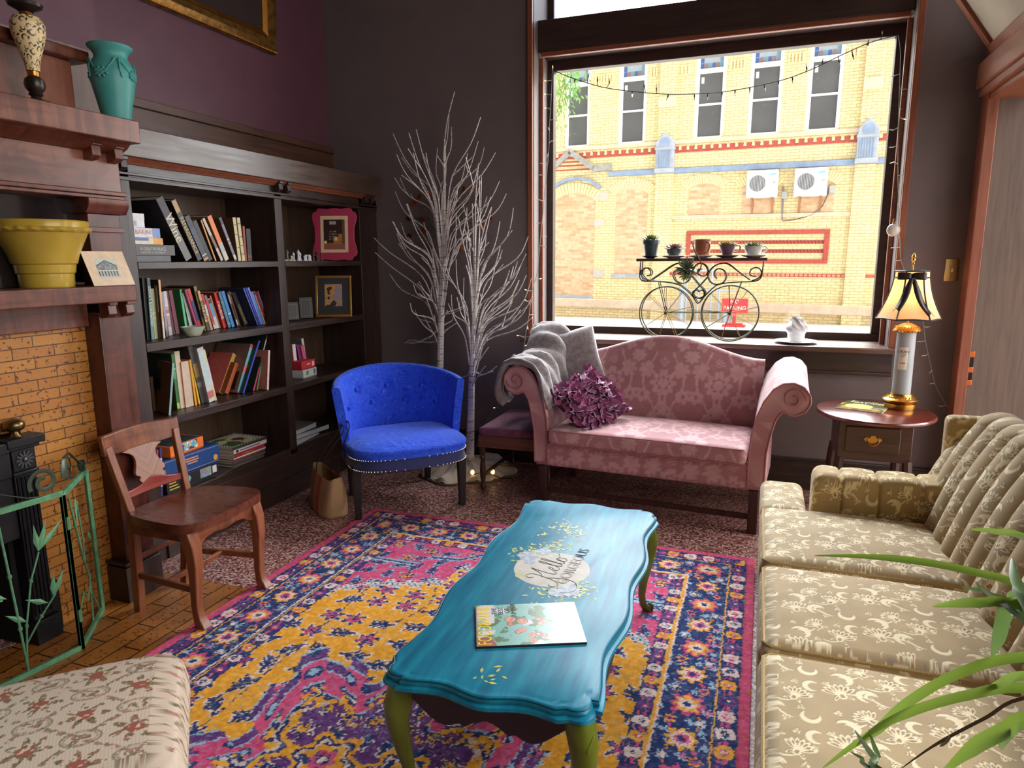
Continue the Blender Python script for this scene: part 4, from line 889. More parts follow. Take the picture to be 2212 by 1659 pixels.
for y0, y1 in ((2.052, 2.03), (2.355, 2.385)):
    q = MB(); q.bar((-2.525, y0, .43), (-2.60, y1, .735), .034, .026, (1, 0, 0)); w_(q, 'stile', M_oakz, bev=.004)
q = MB(); N0 = 20
def rail(u, v, zt, zb, bow, th):
    y = 2.018+.385*u; x = -2.605-.02*math.sin(PI*u)-bow; return x, y
v = []
for i in range(N0+1):
    u = i/N0; y = 2.005+.402*u; x = -2.598-.028*math.sin(PI*u); zt = .785+.006*math.sin(PI*u); zb = .70-.012*math.sin(PI*u)+.014*math.sin(PI*u)*0
    v += [(x-.012, y, zb), (x+.016, y, zb), (x+.004, y, zt), (x-.02, y, zt)]
q.add(v, [(i*4+k, i*4+(k+1) % 4, i*4+4+(k+1) % 4, i*4+4+k) for i in range(N0) for k in range(4)]+[(3, 2, 1, 0), tuple(N0*4+k for k in range(4))]); w_(q, 'top_rail', M_oak, bev=.006)
q = MB(); v = []
for i in range(N0+1):
    u = i/N0; y = 2.045+.33*u; x = -2.548-.012*math.sin(PI*u); zt = .535+.03*math.exp(-((u-.5)/.2)**2)
    v += [(x-.01, y, .505), (x+.01, y, .505), (x+.006, y, zt), (x-.013, y, zt)]
q.add(v, [(i*4+k, i*4+(k+1) % 4, i*4+4+(k+1) % 4, i*4+4+k) for i in range(N0) for k in range(4)]+[(3, 2, 1, 0), tuple(N0*4+k for k in range(4))]); w_(q, 'lower_rail', wood('reddish rail', C(120, 44, 38), C(150, 64, 54), .3, axis='y'), bev=.003)
sp = [(.0, .20), (.06, .195), (.10, .17), (.14, .14), (.22, .115), (.34, .105), (.46, .115), (.60, .135), (.70, .15), (.76, .145), (.79, .12), (.84, .115), (.89, .135), (.95, .13), (1.0, .11)]
L_ = []
for t, w in sp: L_.append((t, w*.62))
q = MB(); v = []
for t, w in L_:
    z = .70-.155*t; x = -2.615+.055*t; v += [(x-.007, 2.208-w*.85, z), (x+.007, 2.208-w*.85, z), (x+.007, 2.208+w*.85, z), (x-.007, 2.208+w*.85, z)]
q.add(v, [(i*4+k, i*4+(k+1) % 4, i*4+4+(k+1) % 4, i*4+4+k) for i in range(len(L_)-1) for k in range(4)]+[(3, 2, 1, 0), tuple(len(v)-4+k for k in range(4))])
m, t, b = newmat('chevron walnut veneer'); setp(b, Roughness=.4)
c = N(t, 'ShaderNodeTexCoord'); s_ = N(t, 'ShaderNodeSeparateXYZ'); t.links.new(c.outputs['Object'], s_.inputs[0])
ab = N(t, 'ShaderNodeMath', operation='ADD'); t.links.new(s_.outputs['Y'], ab.inputs[0]); ab.inputs[1].default_value = -.006
ab2 = N(t, 'ShaderNodeMath', operation='ABSOLUTE'); t.links.new(ab.outputs[0], ab2.inputs[0]); sb = N(t, 'ShaderNodeMath', operation='SUBTRACT'); t.links.new(s_.outputs['Z'], sb.inputs[0]); t.links.new(ab2.outputs[0], sb.inputs[1])
cb_ = N(t, 'ShaderNodeCombineXYZ'); t.links.new(sb.outputs[0], cb_.inputs[0]); nn = N(t, 'ShaderNodeTexNoise', _Scale=60, _Detail=2); t.links.new(cb_.outputs[0], nn.inputs['Vector'])
t.links.new(ramp(t, nn.outputs['Fac'], [(.35, C(112, 66, 46)), (.65, C(160, 100, 66))]), b.inputs['Base Color'])
w_(q, 'splat', m, bev=.002)
prof = [(2.03, .345), (2.03, .425), (2.37, .425), (2.37, .345)]
fa = [(2.035, .425), (2.365, .425), (2.365, .345), (2.34, .352), (2.31, .372), (2.26, .378), (2.2, .368), (2.14, .378), (2.09, .372), (2.06, .352), (2.035, .345)]
w_(MB().prism(fa, -2.185, -2.163, 'yz'), 'apron', M_oak, bev=.002)
for y in (2.035, 2.35): w_(MB().box(-2.52, -2.19, y, y+.018, .36, .425), 'apron', M_oak)
w_(MB().box(-2.535, -2.51, 2.06, 2.33, .37, .425), 'apron', M_oak)
w_(MB().bar((-2.525, 2.05, .165), (-2.165, 2.02, .165), .018, .026), 'stretcher', M_oak, bev=.002)
w_(MB().bar((-2.525, 2.33, .165), (-2.165, 2.385, .165), .018, .026), 'stretcher', M_oak, bev=.002)
w_(MB().bar((-2.525, 2.05, .245), (-2.525, 2.33, .245), .018, .024), 'stretcher', M_oak, bev=.002)
w_(MB().bar((-2.35, 2.035, .165), (-2.35, 2.36, .165), .018, .022), 'stretcher', M_oak, bev=.002)
wc.location.x += .045
# ---------------------------------------------------------------- rug
RX0, RX1, RY0, RY1 = -2.16, .042, -.90, 3.447
NX, NY = 560, 1090
W_, L_r = RX1-RX0, RY1-RY0
gx = np.linspace(0, W_, NX); gy = np.linspace(0, L_r, NY)
VX, VY = np.meshgrid(gx, gy, indexing='ij')
vz = np.full(VX.size, .011)
verts = np.stack([VX.ravel(), VY.ravel(), vz], 1)
ii = np.arange(NX*NY).reshape(NX, NY)
faces = np.stack([ii[:-1, :-1].ravel(), ii[1:, :-1].ravel(), ii[1:, 1:].ravel(), ii[:-1, 1:].ravel()], 1)
me = bpy.data.meshes.new('rug'); me.vertices.add(len(verts)); me.vertices.foreach_set('co', verts.ravel())
me.loops.add(faces.size); me.loops.foreach_set('vertex_index', faces.ravel()); me.polygons.add(len(faces)); me.polygons.foreach_set('loop_start', np.arange(0, faces.size, 4)); me.update(calc_edges=True)
rug = bpy.data.objects.new('rug', me); col.objects.link(rug); rug.location = (RX0, RY0, 0)
tag(rug, 'colourful oriental rug in pink, navy and orange under the turquoise coffee table', 'rug')
NAVY, ORG, PNK, LBL, CRM, PUR, DOR = (46, 60, 108), (236, 166, 56), (212, 84, 126), (156, 186, 208), (230, 204, 196), (104, 62, 120), (212, 124, 60)
def rugcol(c):
    x, y = c[:, 0].copy(), c[:, 1].copy()
    jx = (fbm(x*110, y*110, 1, 1)-.5)*.012; jy = (fbm(x*110, y*110, 9, 1)-.5)*.012; x = x+jx; y = y+jy
    q = .0065; X = np.floor(x/q)*q; Y = np.floor(y/q)*q
    dx = np.minimum(X, W_-X); dy = np.minimum(Y, L_r-Y); d = np.minimum(dx, dy); s_ = np.where(dx < dy, Y, X)
    mx, my = np.abs(X-W_/2), np.abs(Y-L_r/2)
    o = np.tile(np.array(ORG, float), (len(x), 1))
    def put(m, colr): o[m] = colr
    def hsh(i, j, k):
        v = np.sin(i*127.1+j*311.7+k*74.7)*43758.5453; return v-np.floor(v)
    def motifs(mask, cs, pal, seed, dens=.95):
        i = np.floor(mx/cs); j = np.floor(my/cs); u = mx-(i+.5+.3*(hsh(i, j, seed)-.5))*cs; v = my-(j+.5+.3*(hsh(i, j, seed+1)-.5))*cs
        g = hsh(i, j, seed+2)*2*PI; ty = hsh(i, j, seed+3); a = u*np.cos(g)+v*np.sin(g); b = -u*np.sin(g)+v*np.cos(g); r = np.hypot(u, v); th = np.arctan2(v, u); R_ = cs*.40
        k1 = mask & (ty < .38)*1 > 0; e = R_*(.72+.28*np.cos(6*th+g))
        put(k1 & (r < e*1.18), pal[1]); put(k1 & (r < e), pal[0]); put(k1 & (r < e*.66), pal[2]); put(k1 & (r < e*.3), pal[0])
        k2 = mask & (ty >= .38) & (ty < dens); w = cs*.055
        br = (np.abs(b) < w) & (np.abs(a) < R_)
        for t0 in (-.5, 0, .5): br |= (np.abs(np.abs(b)-(a-t0*R_)*.9) < w*1.1) & (np.abs(b) < R_*.55) & (a > t0*R_)
        hl = (np.abs(b) < w*2.2) & (np.abs(a) < R_*1.1)
        for t0 in (-.5, 0, .5): hl |= (np.abs(np.abs(b)-(a-t0*R_)*.9) < w*2.4) & (np.abs(b) < R_*.65) & (a > t0*R_-w)
        put(k2 & hl & (fbm(X*70, Y*70, seed, 1) > .42), pal[1]); put(k2 & br, pal[0])
    full = np.ones(len(x), bool); n = fbm(X*9, Y*9, 4, 2)
    motifs(full, .135, (NAVY, CRM, PNK), 3)
    t1 = (np.abs(mx-.30-.05*np.sin(my*9)) < .005) | (np.abs(mx-.58) < .005)
    put(t1 & (np.floor(Y/.02) % 3 > 0), NAVY)
    # spandrels at both ends
    hy = L_r/2-my; fb = np.interp(mx, [0, .12, .16, .26, .28, .42, .6, .74, .8], [.46, .46, .54, .60, .74, .82, .87, 1.0, 1.02])+.015*np.sign(np.sin(mx*70))
    sp = hy < fb; put(sp, PNK); motifs(sp, .105, (NAVY, LBL, ORG), 21, .9)
    e = np.abs(hy-fb); put((e < .028), CRM); put((e < .020) & (np.floor((mx+hy)/.016) % 2 > 0), NAVY); put((e < .008), LBL)
    f2 = np.interp(mx, [0, .2, .3, .45, .5, .8], [.40, .40, .50, .52, .62, .62]); e2 = np.abs(hy-f2); put((e2 < .02), LBL); put((e2 < .009), NAVY)
    # medallion: deep stepped lobes
    th = np.arctan2(my/.98, mx/.66); rr = np.hypot(mx/.66, my/.98)/(.84+.13*np.cos(8*th)+.05*np.sign(np.cos(24*th)))
    put(rr < 1.06, LBL); put(rr < 1.045, PUR); put((rr < 1.045) & (n > .55), NAVY); put(rr < .97, LBL); put(rr < .955, PNK)
    bd = (rr < .955) & (rr > .80); ft = np.floor(th*14/PI); u = (th*14/PI-ft-.5); put(bd & (np.hypot(u*.18, rr-.88) < .042), NAVY); put(bd & (np.hypot(u*.18, rr-.88) < .024), LBL)
    put(rr < .80, LBL); put(rr < .785, NAVY); put(rr < .765, PUR); motifs(rr < .765, .10, (NAVY, CRM, ORG), 41)
    put((np.abs(rr-.70) < .022) & (np.floor(th*30) % 2 > 0), ORG)
    for cx, cy, R_ in ((.22, .62, .17), (.40, .25, .17), (.12, .25, .13), (.38, .52, .09)):
        r = np.hypot(mx-cx, (my-cy)); t = np.arctan2(my-cy, mx-cx); ee = R_*(.85+.15*np.cos(6*t)); k = rr < .77
        put(k & (r < ee), ORG); put(k & (r < ee*.82), NAVY); put(k & (r < ee*.70), CRM); put(k & (r < ee*.62), ORG); put(k & (r < ee*.62) & (fbm(X*45, Y*45, 6, 1) > .55), NAVY); put(k & (r < ee*.36), PNK); put(k & (r < ee*.2), NAVY); put(k & (r < ee*.12), CRM)
    ln = (np.abs(mx-.30*(1+.4*np.sin(my*7))) < .010) & (rr < .77); put(ln, CRM); put(ln & (np.floor(Y/.02) % 2 > 0), ORG)
    put(rr < .10, ORG); put(rr < .05, NAVY)
    # borders, from the inside out
    put(d < .372, NAVY)
    def blocks(lo, hi, cols, p):
        m = (d >= lo) & (d < hi); put(m, NAVY); k = np.floor(s_/p); f = (s_/p-k-.5)*p; h = d-(lo+hi)/2; w = (hi-lo)/2; ki = k.astype(int)
        for j, cc in enumerate(cols):
            kk = m & (ki % len(cols) == j); put(kk & (np.maximum(np.abs(f), np.abs(h)) < w*.86) & (np.abs(f)+np.abs(h) < w*1.45), cc); put(kk & (np.abs(f)+np.abs(h) < w*.55), NAVY if j % 2 else PNK); put(kk & (np.abs(f)+np.abs(h) < w*.25), CRM)
        put(m & (np.abs(np.abs(f)-p/2) < .012) & (np.abs(h) < w*.6) & (np.floor(h/.012) % 2 > 0), PNK)
    blocks(.312, .368, (ORG, CRM, PUR, CRM), .078); put((d >= .304) & (d < .311), ORG); put((d >= .292) & (d < .298), CRM)
    b = (d >= .12) & (d < .292); p = .36; k = np.floor(s_/p); f = (s_/p-k-.5)*p; h = d-.206
    motifs(b, .055, (LBL, NAVY, PNK), 61, .75)
    wv = .050*np.sin(2*PI*s_/p); put(b & (np.abs(h-wv) < .010), NAVY); put(b & (np.abs(h-wv) < .0055), PNK); put(b & (np.abs(h+wv) < .010), NAVY); put(b & (np.abs(h+wv) < .0055), DOR)
    for fo, ho, r, cs in ((0, 0, .064, (PNK, ORG, CRM, NAVY)), (.18, 0, .056, (ORG, CRM, PNK, NAVY)), (-.18, 0, .056, (ORG, CRM, PNK, NAVY)), (.09, .052, .024, (LBL, NAVY, CRM, CRM)), (-.09, -.052, .024, (LBL, NAVY, CRM, CRM)), (.09, -.048, .022, (ORG, PNK, NAVY, NAVY)), (-.09, .048, .022, (ORG, PNK, NAVY, NAVY))):
        ff, hh = f-fo, h-ho; r2 = np.hypot(ff, hh); t2 = np.arctan2(hh, ff); e2 = r*(.86+.14*np.cos(8*t2))
        put(b & (r2 < e2*1.2), NAVY); put(b & (r2 < e2), cs[0]); put(b & (r2 < e2*.74), cs[1]); put(b & (r2 < e2*.5), cs[2]); put(b & (r2 < e2*.24), cs[3])
    put((d >= .112) & (d < .119), ORG); put((d >= .124) & (d < .128), CRM)
    blocks(.046, .108, (ORG, CRM, CRM, PUR), .088)
    put(d < .042, PNK); put((d >= .036) & (d < .042), (186, 84, 104)); put((d < .03) & (fbm(X*120, Y*120, 2, 1) > .75), (206, 110, 90))
    w = fbm(X*90, Y*90, 7, 1); o += ((w-.5)*40)[:, None]
    sw = (fbm(X*150, Y*150, 11, 1) > .80) & (d > .042); o[sw] = o[sw]*.55+np.array([160, 166, 184])*.45
    return o*.96
me.materials.append(paintmat('wool pile', .95, .8, 350, spec=.15)); paint(rug, rugcol)
sol = rug.modifiers.new('pile', 'SOLIDIFY'); sol.thickness = .011; sol.offset = -1
me.polygons.foreach_set('use_smooth', [True]*len(me.polygons))

# ---------------------------------------------------------------- turquoise coffee table
ct = thing('coffee_table', 'turquoise painted coffee table with scalloped edge and olive cabriole legs', 'coffee table', (-.622, 2.095, 0), R(1.9))
M_turq = None
def turq():
    m, t, b = newmat('brushed turquoise paint'); setp(b, Roughness=.46, **{'Specular IOR Level': .42})
    v = coords(t, (45, 5, 45)); n = N(t, 'ShaderNodeTexNoise', _Scale=1, _Detail=5); t.links.new(v, n.inputs['Vector'])
    t.links.new(ramp(t, n.outputs['Fac'], [(.25, C(6, 96, 128)), (.5, C(10, 118, 148)), (.75, C(26, 140, 166))]), b.inputs['Base Color'])
    bump(t, b, n.outputs['Fac'], .18, .0015); return m
M_turq = turq(); M_turqd = pm('dark teal edge', C(8, 72, 92), .35, var=.15)
M_olive = pm('olive green paint', C(104, 112, 30), .35, var=.25, vs=14, spec=.6)
def table_outline(off=0, n=48):
    "serpentine outline, corners cut and rounded"
    hx, hy = .285+off, .70+off; P_ = []
    def side(a, b, nrm, m):
        a = Vector(a); b = Vector(b); nn = Vector(nrm)
        for i in range(m):
            t = i/m; w = .012*math.cos(2*PI*t*3) if m > 20 else .008*math.cos(2*PI*t*2); w += .010*math.exp(-((t-.5)/.2)**2)
            P_.append(a+(b-a)*t+nn*w)
    cx, cy = hx-.055, hy-.055
    def corner(c, a0):
        for i in range(7): a = a0+PI/2*i/6; r = .05+.010*math.sin(PI*i/6); P_.append(Vector((c[0]+r*math.cos(a), c[1]+r*math.sin(a))))
    corner((cx, -cy), -PI/2); side((hx, -cy), (hx, cy), (1, 0), n); corner((cx, cy), 0); side((cx, hy), (-cx, hy), (0, 1), 18)
    corner((-cx, cy), PI/2); side((-hx, cy), (-hx, -cy), (-1, 0), n); corner((-cx, -cy), PI); side((-cx, -hy), (cx, -hy), (0, -1), 18)
    return [(p.x, p.y) for p in P_]
q = MB(); rings = [(-.032, .408), (-.008, .410), (.0, .418), (-.002, .426), (-.012, .429), (-.010, .436), (-.014, .445), (-.022, .4475), (-.030, .447), (-.036, .450)]
T0 = [table_outline(o_) for o_, z in rings]; n = len(T0[0]); v = []
for (o_, z), T in zip(rings, T0): v += [(x, y, z) for x, y in T]
q.add(v, [(i*n+k, i*n+(k+1) % n, (i+1)*n+(k+1) % n, (i+1)*n+k) for i in range(len(rings)-1) for k in range(n)]+[tuple(range(n-1, -1, -1)), tuple((len(rings)-1)*n+k for k in range(n))])
top = q.build('tabletop', M_turq, ct, ang=50)
q = MB(); T = table_outline(-.0135); q.tube([(x, y, .4435) for x, y in T], .0022, 5, closed=True); q.build('edge_groove', M_turqd, top)
ap = MB()
def apron(p0, p1, nrm):
    p0 = Vector(p0); p1 = Vector(p1); d = (p1-p0); L = d.length; d.normalize(); m = 24; v = []
    for i in range(m+1):
        t = i/m; zb = .335+.028*math.cos(4*PI*t)+.02*(abs(2*t-1)**6)-(.02 if .35 < t < .65 else 0)
        p = p0+d*L*t; v += [(p.x, p.y, .41), (p.x, p.y, zb), (p.x-nrm[0]*.018, p.y-nrm[1]*.018, zb), (p.x-nrm[0]*.018, p.y-nrm[1]*.018, .41)]
    ap.add(v, [(i*4+k, i*4+(k+1) % 4, i*4+4+(k+1) % 4, i*4+4+k) for i in range(m) for k in range(4)])
AX, AY = .235, .635
apron((-AX, -AY-.02), (AX, -AY-.02), (0, -1)); apron((AX, AY+.02), (-AX, AY+.02), (0, 1)); apron((AX+.02, -AY), (AX+.02, AY), (1, 0)); apron((-AX-.02, AY), (-AX-.02, -AY), (-1, 0))
ap.build('apron', pm('dark purple brown apron', C(46, 30, 38), .4, var=.2), ct)
for sx in (-1, 1):
    for sy in (-1, 1):
        dx, dy = sx*.75, sy*.66; q = MB()
        pts = [(.0, .41, .036), (.012, .37, .040), (.024, .33, .038), (.026, .28, .031), (.016, .22, .0245), (.002, .15, .0185), (-.004, .09, .0155), (.004, .045, .0155), (.022, .02, .018), (.038, .012, .014)]
        q.tube([(sx*AX+dx*o_, sy*AY+dy*o_, z) for o_, z, r in pts], [r for o_, z, r in pts], 12)
        q.ball((sx*AX+dx*.026, sy*AY+dy*.026, .014), .0165, 10, (1.1, 1.1, .85))
        lg = q.build('leg', M_olive, ct)
        q = MB(); cx, cy = sx*AX+dx*.055, sy*AY+dy*.055
        q.tube([(sx*AX+dx*(.03+.024*math.sin(t*PI))+(-dy)*.012*math.sin(t*9), sy*AY+dy*(.03+.024*math.sin(t*PI))+dx*.012*math.sin(t*9), .40-.12*t) for t in [i/10 for i in range(11)]], .0065, 6)
        q.tube([(sx*AX+dx*.044+(-dy)*.014*math.cos(a), sy*AY+dy*.044+dx*.014*math.cos(a), .024+.012*math.sin(a)) for a in [i*.45 for i in range(14)]], .006, 6)
        q.build('carved_scroll', M_olive, lg)
# painted decal: oval plaque, lettering, sprays
def flat(q, poly, z): q.add([(x, y, z) for x, y in poly], [tuple(range(len(poly)))])
q = MB(); flat(q, [(-.005+.131*math.cos(a), .022+.134*math.sin(a)) for a in [2*PI*i/40 for i in range(40)]], .4504)
dec = q.build('painted_oval', pm('worn beige transfer', C(176, 168, 158), .5, var=.12, vs=30), top)
M_ink = pm('grey lettering ink', C(124, 118, 120), .5)
HEL = [[(-.7, 1.3), (-.95, 1.65), (-.6, 2.0), (-.25, 1.5), (-.45, .3), (-.8, -.6), (-1.3, -.9), (-1.6, -.5), (-1.35, -.2)], [(-.5, .7), (0, 1.0), (.45, 1.8), (.62, 2.1), (.45, 1.4), (.3, .2), (.5, -.1), (.85, .3), (1.15, .85), (1.32, .8), (1.15, .45), (.95, .25), (1.05, -.02), (1.35, 0), (1.65, .5), (1.95, 1.7), (1.93, 2.05), (1.76, 1.8), (1.7, .3), (1.88, -.05), (2.15, .4), (2.45, 1.7), (2.43, 2.05), (2.26, 1.8), (2.2, .3), (2.38, -.05), (2.62, .3), (2.9, .85), (2.66, .7), (2.62, .2), (2.86, -.05), (3.15, .2), (3.1, .7), (2.92, .85), (3.3, .75), (3.9, 1.1)], [(-.45, .3), (-.1, -.9), (-.3, -1.9), (-1.1, -2.4), (-1.9, -2.1), (-2.2, -1.5)]]
hx_, hy_ = Vector((.118, .993, 0)), Vector((-.993, .118, 0)); q = MB()
for st_ in HEL: q.tube(smooth([Vector((.012, -.03, .4507))+hx_*(a*.046)+hy_*(b_*.043) for a, b_ in st_], 4), .0012, 5)
q.build('lettering_hello', M_ink, dec)
words('GORGEOUS', .055, M_ink, dec, (.062, .07, .4507), (0, 0, R(86)), outline=.0007, fit=.29)
rd = random.Random(11); q = MB()
for cx, cy, sp_, n in ((-.13, .12, .05, 46), (-.07, .18, .05, 34), (.10, -.12, .06, 60), (.13, -.09, .03, 24), (-.05, .39, .06, 46), (.0, .36, .04, 22), (-.01, .24, .05, 20), (.02, -.16, .05, 26), (-.09, -.06, .02, 8), (.01, -.62, .04, 10), (-.12, .30, .02, 6)):
    for i in range(n):
        q.cur = 0; x = cx+rd.gauss(0, sp_*.6); y = cy+rd.gauss(0, sp_*.6); a = rd.uniform(0, 2*PI); l = rd.uniform(.007, .014); w = l*.4
        flat(q, [(x-l*math.cos(a), y-l*math.sin(a)), (x+w*math.sin(a), y-w*math.cos(a)), (x+l*math.cos(a), y+l*math.sin(a)), (x-w*math.sin(a), y+w*math.cos(a))], .45065+.00001*(i % 7))
for cx, cy, r in ((-.115, .10, .04), (-.07, .15, .032), (.085, -.115, .042), (.055, -.14, .03), (-.095, .055, .022)):
    for k in range(9):
        a = 2*PI*k/9; q.cur = 1+k % 2; flat(q, [(cx+.0*r, cy), (cx+r*.8*math.cos(a-.4), cy+r*.8*math.sin(a-.4)), (cx+r*math.cos(a), cy+r*math.sin(a)), (cx+r*.8*math.cos(a+.4), cy+r*.8*math.sin(a+.4))], .4509+.00002*k)
pfl = q.build('painted_flowers', [pm('yellow green leaf paint', C(168, 172, 84), .45, var=.2), pm('grey blue petal paint', C(128, 140, 164), .45), pm('pale petal paint', C(160, 164, 176), .45)], dec)

pfl['kind'] = 'stuff'
# magazine on the coffee table
A_ = Vector((-.774, 1.787, .45)); B_ = Vector((-.683, 1.58, .45)); Dm = Vector((-.484, 1.91, .45))
ey = (A_-Dm).normalized(); ex = (A_-B_).normalized(); Wm = (A_-B_).length; Hm = .305
Mm = frameM(B_-ey*Hm, ex, ey)
mg = thing('magazine', 'food magazine with yellow lettering and figs on its cover, on turquoise table', 'magazine'); mg.matrix_basis = Mm
MB().box(0, Wm, 0, Hm, .0008, .0066).build('pages', pm('magazine pages', C(226, 222, 214), .6), mg)
q = MB(); q.surf(lambda u, v: (Wm*u, Hm*v, .0072), 150, 200)
cv = q.build('front_cover', paintmat('glossy cover', .3, spec=.6, **{'Coat Weight': .4, 'Coat Roughness': .3}), mg)
def cover_cols(c):
    x, y = c[:, 0]/Wm, c[:, 1]/Hm; n = fbm(x*5, y*7, 3, 3); o = np.tile(np.array([206., 200, 206]), (len(x), 1))
    gr = sstep(.30, .42, n+.12*(y < .8)-.25*(y > .82)); o = mix(o, (106, 168, 158), gr*.9)
    n2 = fbm(x*8+3, y*11, 7, 3); o = mix(o, (70, 104, 58), sstep(.56, .62, n2)*gr); o = mix(o, (200, 190, 200), sstep(.60, .65, fbm(x*6+9, y*8, 2, 2))*(y < .55))
    rg = random.Random(4)
    for k in range(26):
        cx, cy, r = rg.uniform(.05, .85), rg.uniform(.05, .74), rg.uniform(.04, .07)
        if cx > .72 and cy > .4: continue
        d = np.hypot((x-cx)*Wm, (y-cy)*Hm)/(Wm*r); o[d < 1.12] = (112, 66, 62); o[d < .95] = (206, 160, 120) if k % 3 else (172, 84, 80); o[d < .7] = (196, 88, 66); s2 = (d < .5) & (fbm(x*70, y*90, k, 1) > .5); o[s2] = (236, 170, 130)
    o[(y > .80) & (x < .30) & (np.hypot(x-.0, (y-.96)*1.4) < .2)] = (150, 70, 66); o[(y > .985)] = (150, 120, 120)
    return o
paint(cv, cover_cols)
MB().box(-.0006, Wm, -.0006, 0, 0, .0072).box(-.0006, 0, 0, Hm, 0, .0072).build('spine', pm('dark spine', C(40, 34, 36), .4), mg)
words('FOOD&WINE', .056, pm('yellow print', C(240, 206, 40), .3), cv, (Wm*.5, Hm-.026, .0074), (0, 0, 0), fit=.212)
M_bk = pm('black print', C(24, 26, 30), .4)
words('THE\nBEST\nOF\nSUMMER', .0215, M_bk, cv, (.188, Hm-.085, .0074), (0, 0, 0), space=.9, ax='CENTER')

# ---------------------------------------------------------------- tapestry footstool and patterned armchair, front left
st = thing('footstool', 'beige footstool with domed floral tapestry top beside the rug', 'footstool', (-1.465, .965, 0), R(44))
def tap_cols(c):
    u, v = c[:, 0]+5+c[:, 2]*.5, c[:, 1]+5+c[:, 2]*.8; o = np.tile(np.array([196., 176, 158]), (len(u), 1))*(.96+.08*(np.sin(u*900)*.5+.5))[:, None]
    P, Q = .20, .17; n = fbm(u*160, v*160, 2, 1); n2 = fbm(u*220, v*220, 8, 1)
    for ox, oy, kind in ((0, 0, 0), (.10, .085, 0), (.10, 0, 1), (0, .085, 1)):
        a = (u-ox+P/2) % P-P/2; b = (v-oy+Q/2) % Q-Q/2; r = np.hypot(a, b*1.1); th = np.arctan2(b, a)
        if kind == 0:
            m = (r < .052*(.7+.3*np.cos(7*th+1))) & (n > .38); o[m & (n2 > .6)] = (122, 116, 78); o[m & (n2 <= .6) & (n2 > .45)] = (84, 78, 64); o[m & (n2 <= .45)] = (150, 108, 88); o[(r < .018) & (n > .3)] = (150, 84, 70)
        else:
            e = np.hypot(a/.038, b/.025); o[(np.abs(e-1) < .07)] = (140, 126, 104); o[(np.abs(e-.82) < .06) & (np.sin(th*30) > 0)] = (120, 104, 86); o[(e < .5) & (n > .45)] = (132, 96, 72)
    g = np.abs(np.abs((u % P)-P/2)/P+np.abs((v % Q)-Q/2)/Q-.5); m = (g < .05) & (n > .5); o[m & (n2 > .5)] = (120, 112, 84); o[m & (n2 <= .5)] = (166, 122, 112)
    return o
def stool(u, v):
    a = 2*PI*u; e = .42; c, s_ = math.cos(a), math.sin(a); X = math.copysign(abs(c)**e, c)*.26; Y = math.copysign(abs(s_)**e, s_)*.27
    if v < .35: t = v/.35; k = 1+.03*math.sin(PI*t); return (X*k, Y*k, .28+.13*t)
    t = (v-.35)/.65; k = math.cos(t*PI/2)**.6 if t < 1 else 0; return (X*k*1.0, Y*k, .41+.075*math.sin(t*PI/2)**.9)
q = MB(); q.rbox(-.262, .262, -.272, .272, .27, .455, .07, (170, 170, 24), .032); o = q.build('upholstered_top', paintmat('tapestry', .85, .35, 700, spec=.25), st); paint(o, tap_cols)
MB().box(-.24, .24, -.25, .25, .24, .30).build('frame', M_mahl, st, bev=.01)
for x in (-.21, .21):
    for y in (-.22, .22): q = MB(); q.lathe([(.016, 0), (.02, .03), (.026, .12), (.03, .24)], 12, (x, y, 0)); q.build('leg', M_mahl, st)
ac = thing('armchair', 'pale blue leaf-patterned armchair with dark welt beside the footstool', 'armchair', (-1.735, .40, 0), R(-50))
M_bluef = paintmat('pale blue leaf print', .8, .2, 500)
def leafp(c):
    u, v = c[:, 0]+c[:, 1]+5, c[:, 2]*1.0+5; o = np.tile(np.array([186., 200, 198]), (len(u), 1)); P, Q = .036, .05
    for ox, oy in ((0, 0), (P/2, Q/2)):
        a = (u-ox+P/2) % P-P/2; b = (v-oy+Q/2) % Q-Q/2; e = (a/.008)**2+((b)/.013)**2; o[(e < 1)] = (116, 150, 166); o[e < .35] = (170, 190, 196); o[(np.abs(a) < .0012) & (np.abs(b) < .02)] = (130, 156, 160)
    return o
for x in (-.36, .36): o = MB().rbox(x-.095, x+.095, -.36, .36, .15, .62, .085, (12, 60, 50)).build('arm', M_bluef, ac); paint(o, leafp); q = MB(); q.tube([(x-.07, -.355, .16), (x-.07, -.358, .5), (x-.05, -.36, .575), (x, -.36, .60), (x+.05, -.36, .575), (x+.07, -.358, .5), (x+.07, -.355, .16)], .006, 6); q.build('dark_welt', pm('black welt', C(24, 26, 32), .6), o)
o = MB().rbox(-.28, .28, -.38, .3, .28, .46, .05, (60, 60, 16), .02).build('seat_cushion', M_bluef, ac); paint(o, leafp)
o = MB().rbox(-.45, .45, .25, .42, .15, .98, .08, (60, 8, 60)).build('backrest', M_bluef, ac); paint(o, leafp)
o = MB().rbox(-.42, .42, -.34, .34, .1, .3, .03, (40, 30, 12)).build('base', M_bluef, ac); paint(o, leafp)
for x in (-.36, .36):
    for y in (-.28, .28): MB().box(x-.025, x+.025, y-.025, y+.025, 0, .12).build('leg', M_mahl, ac)

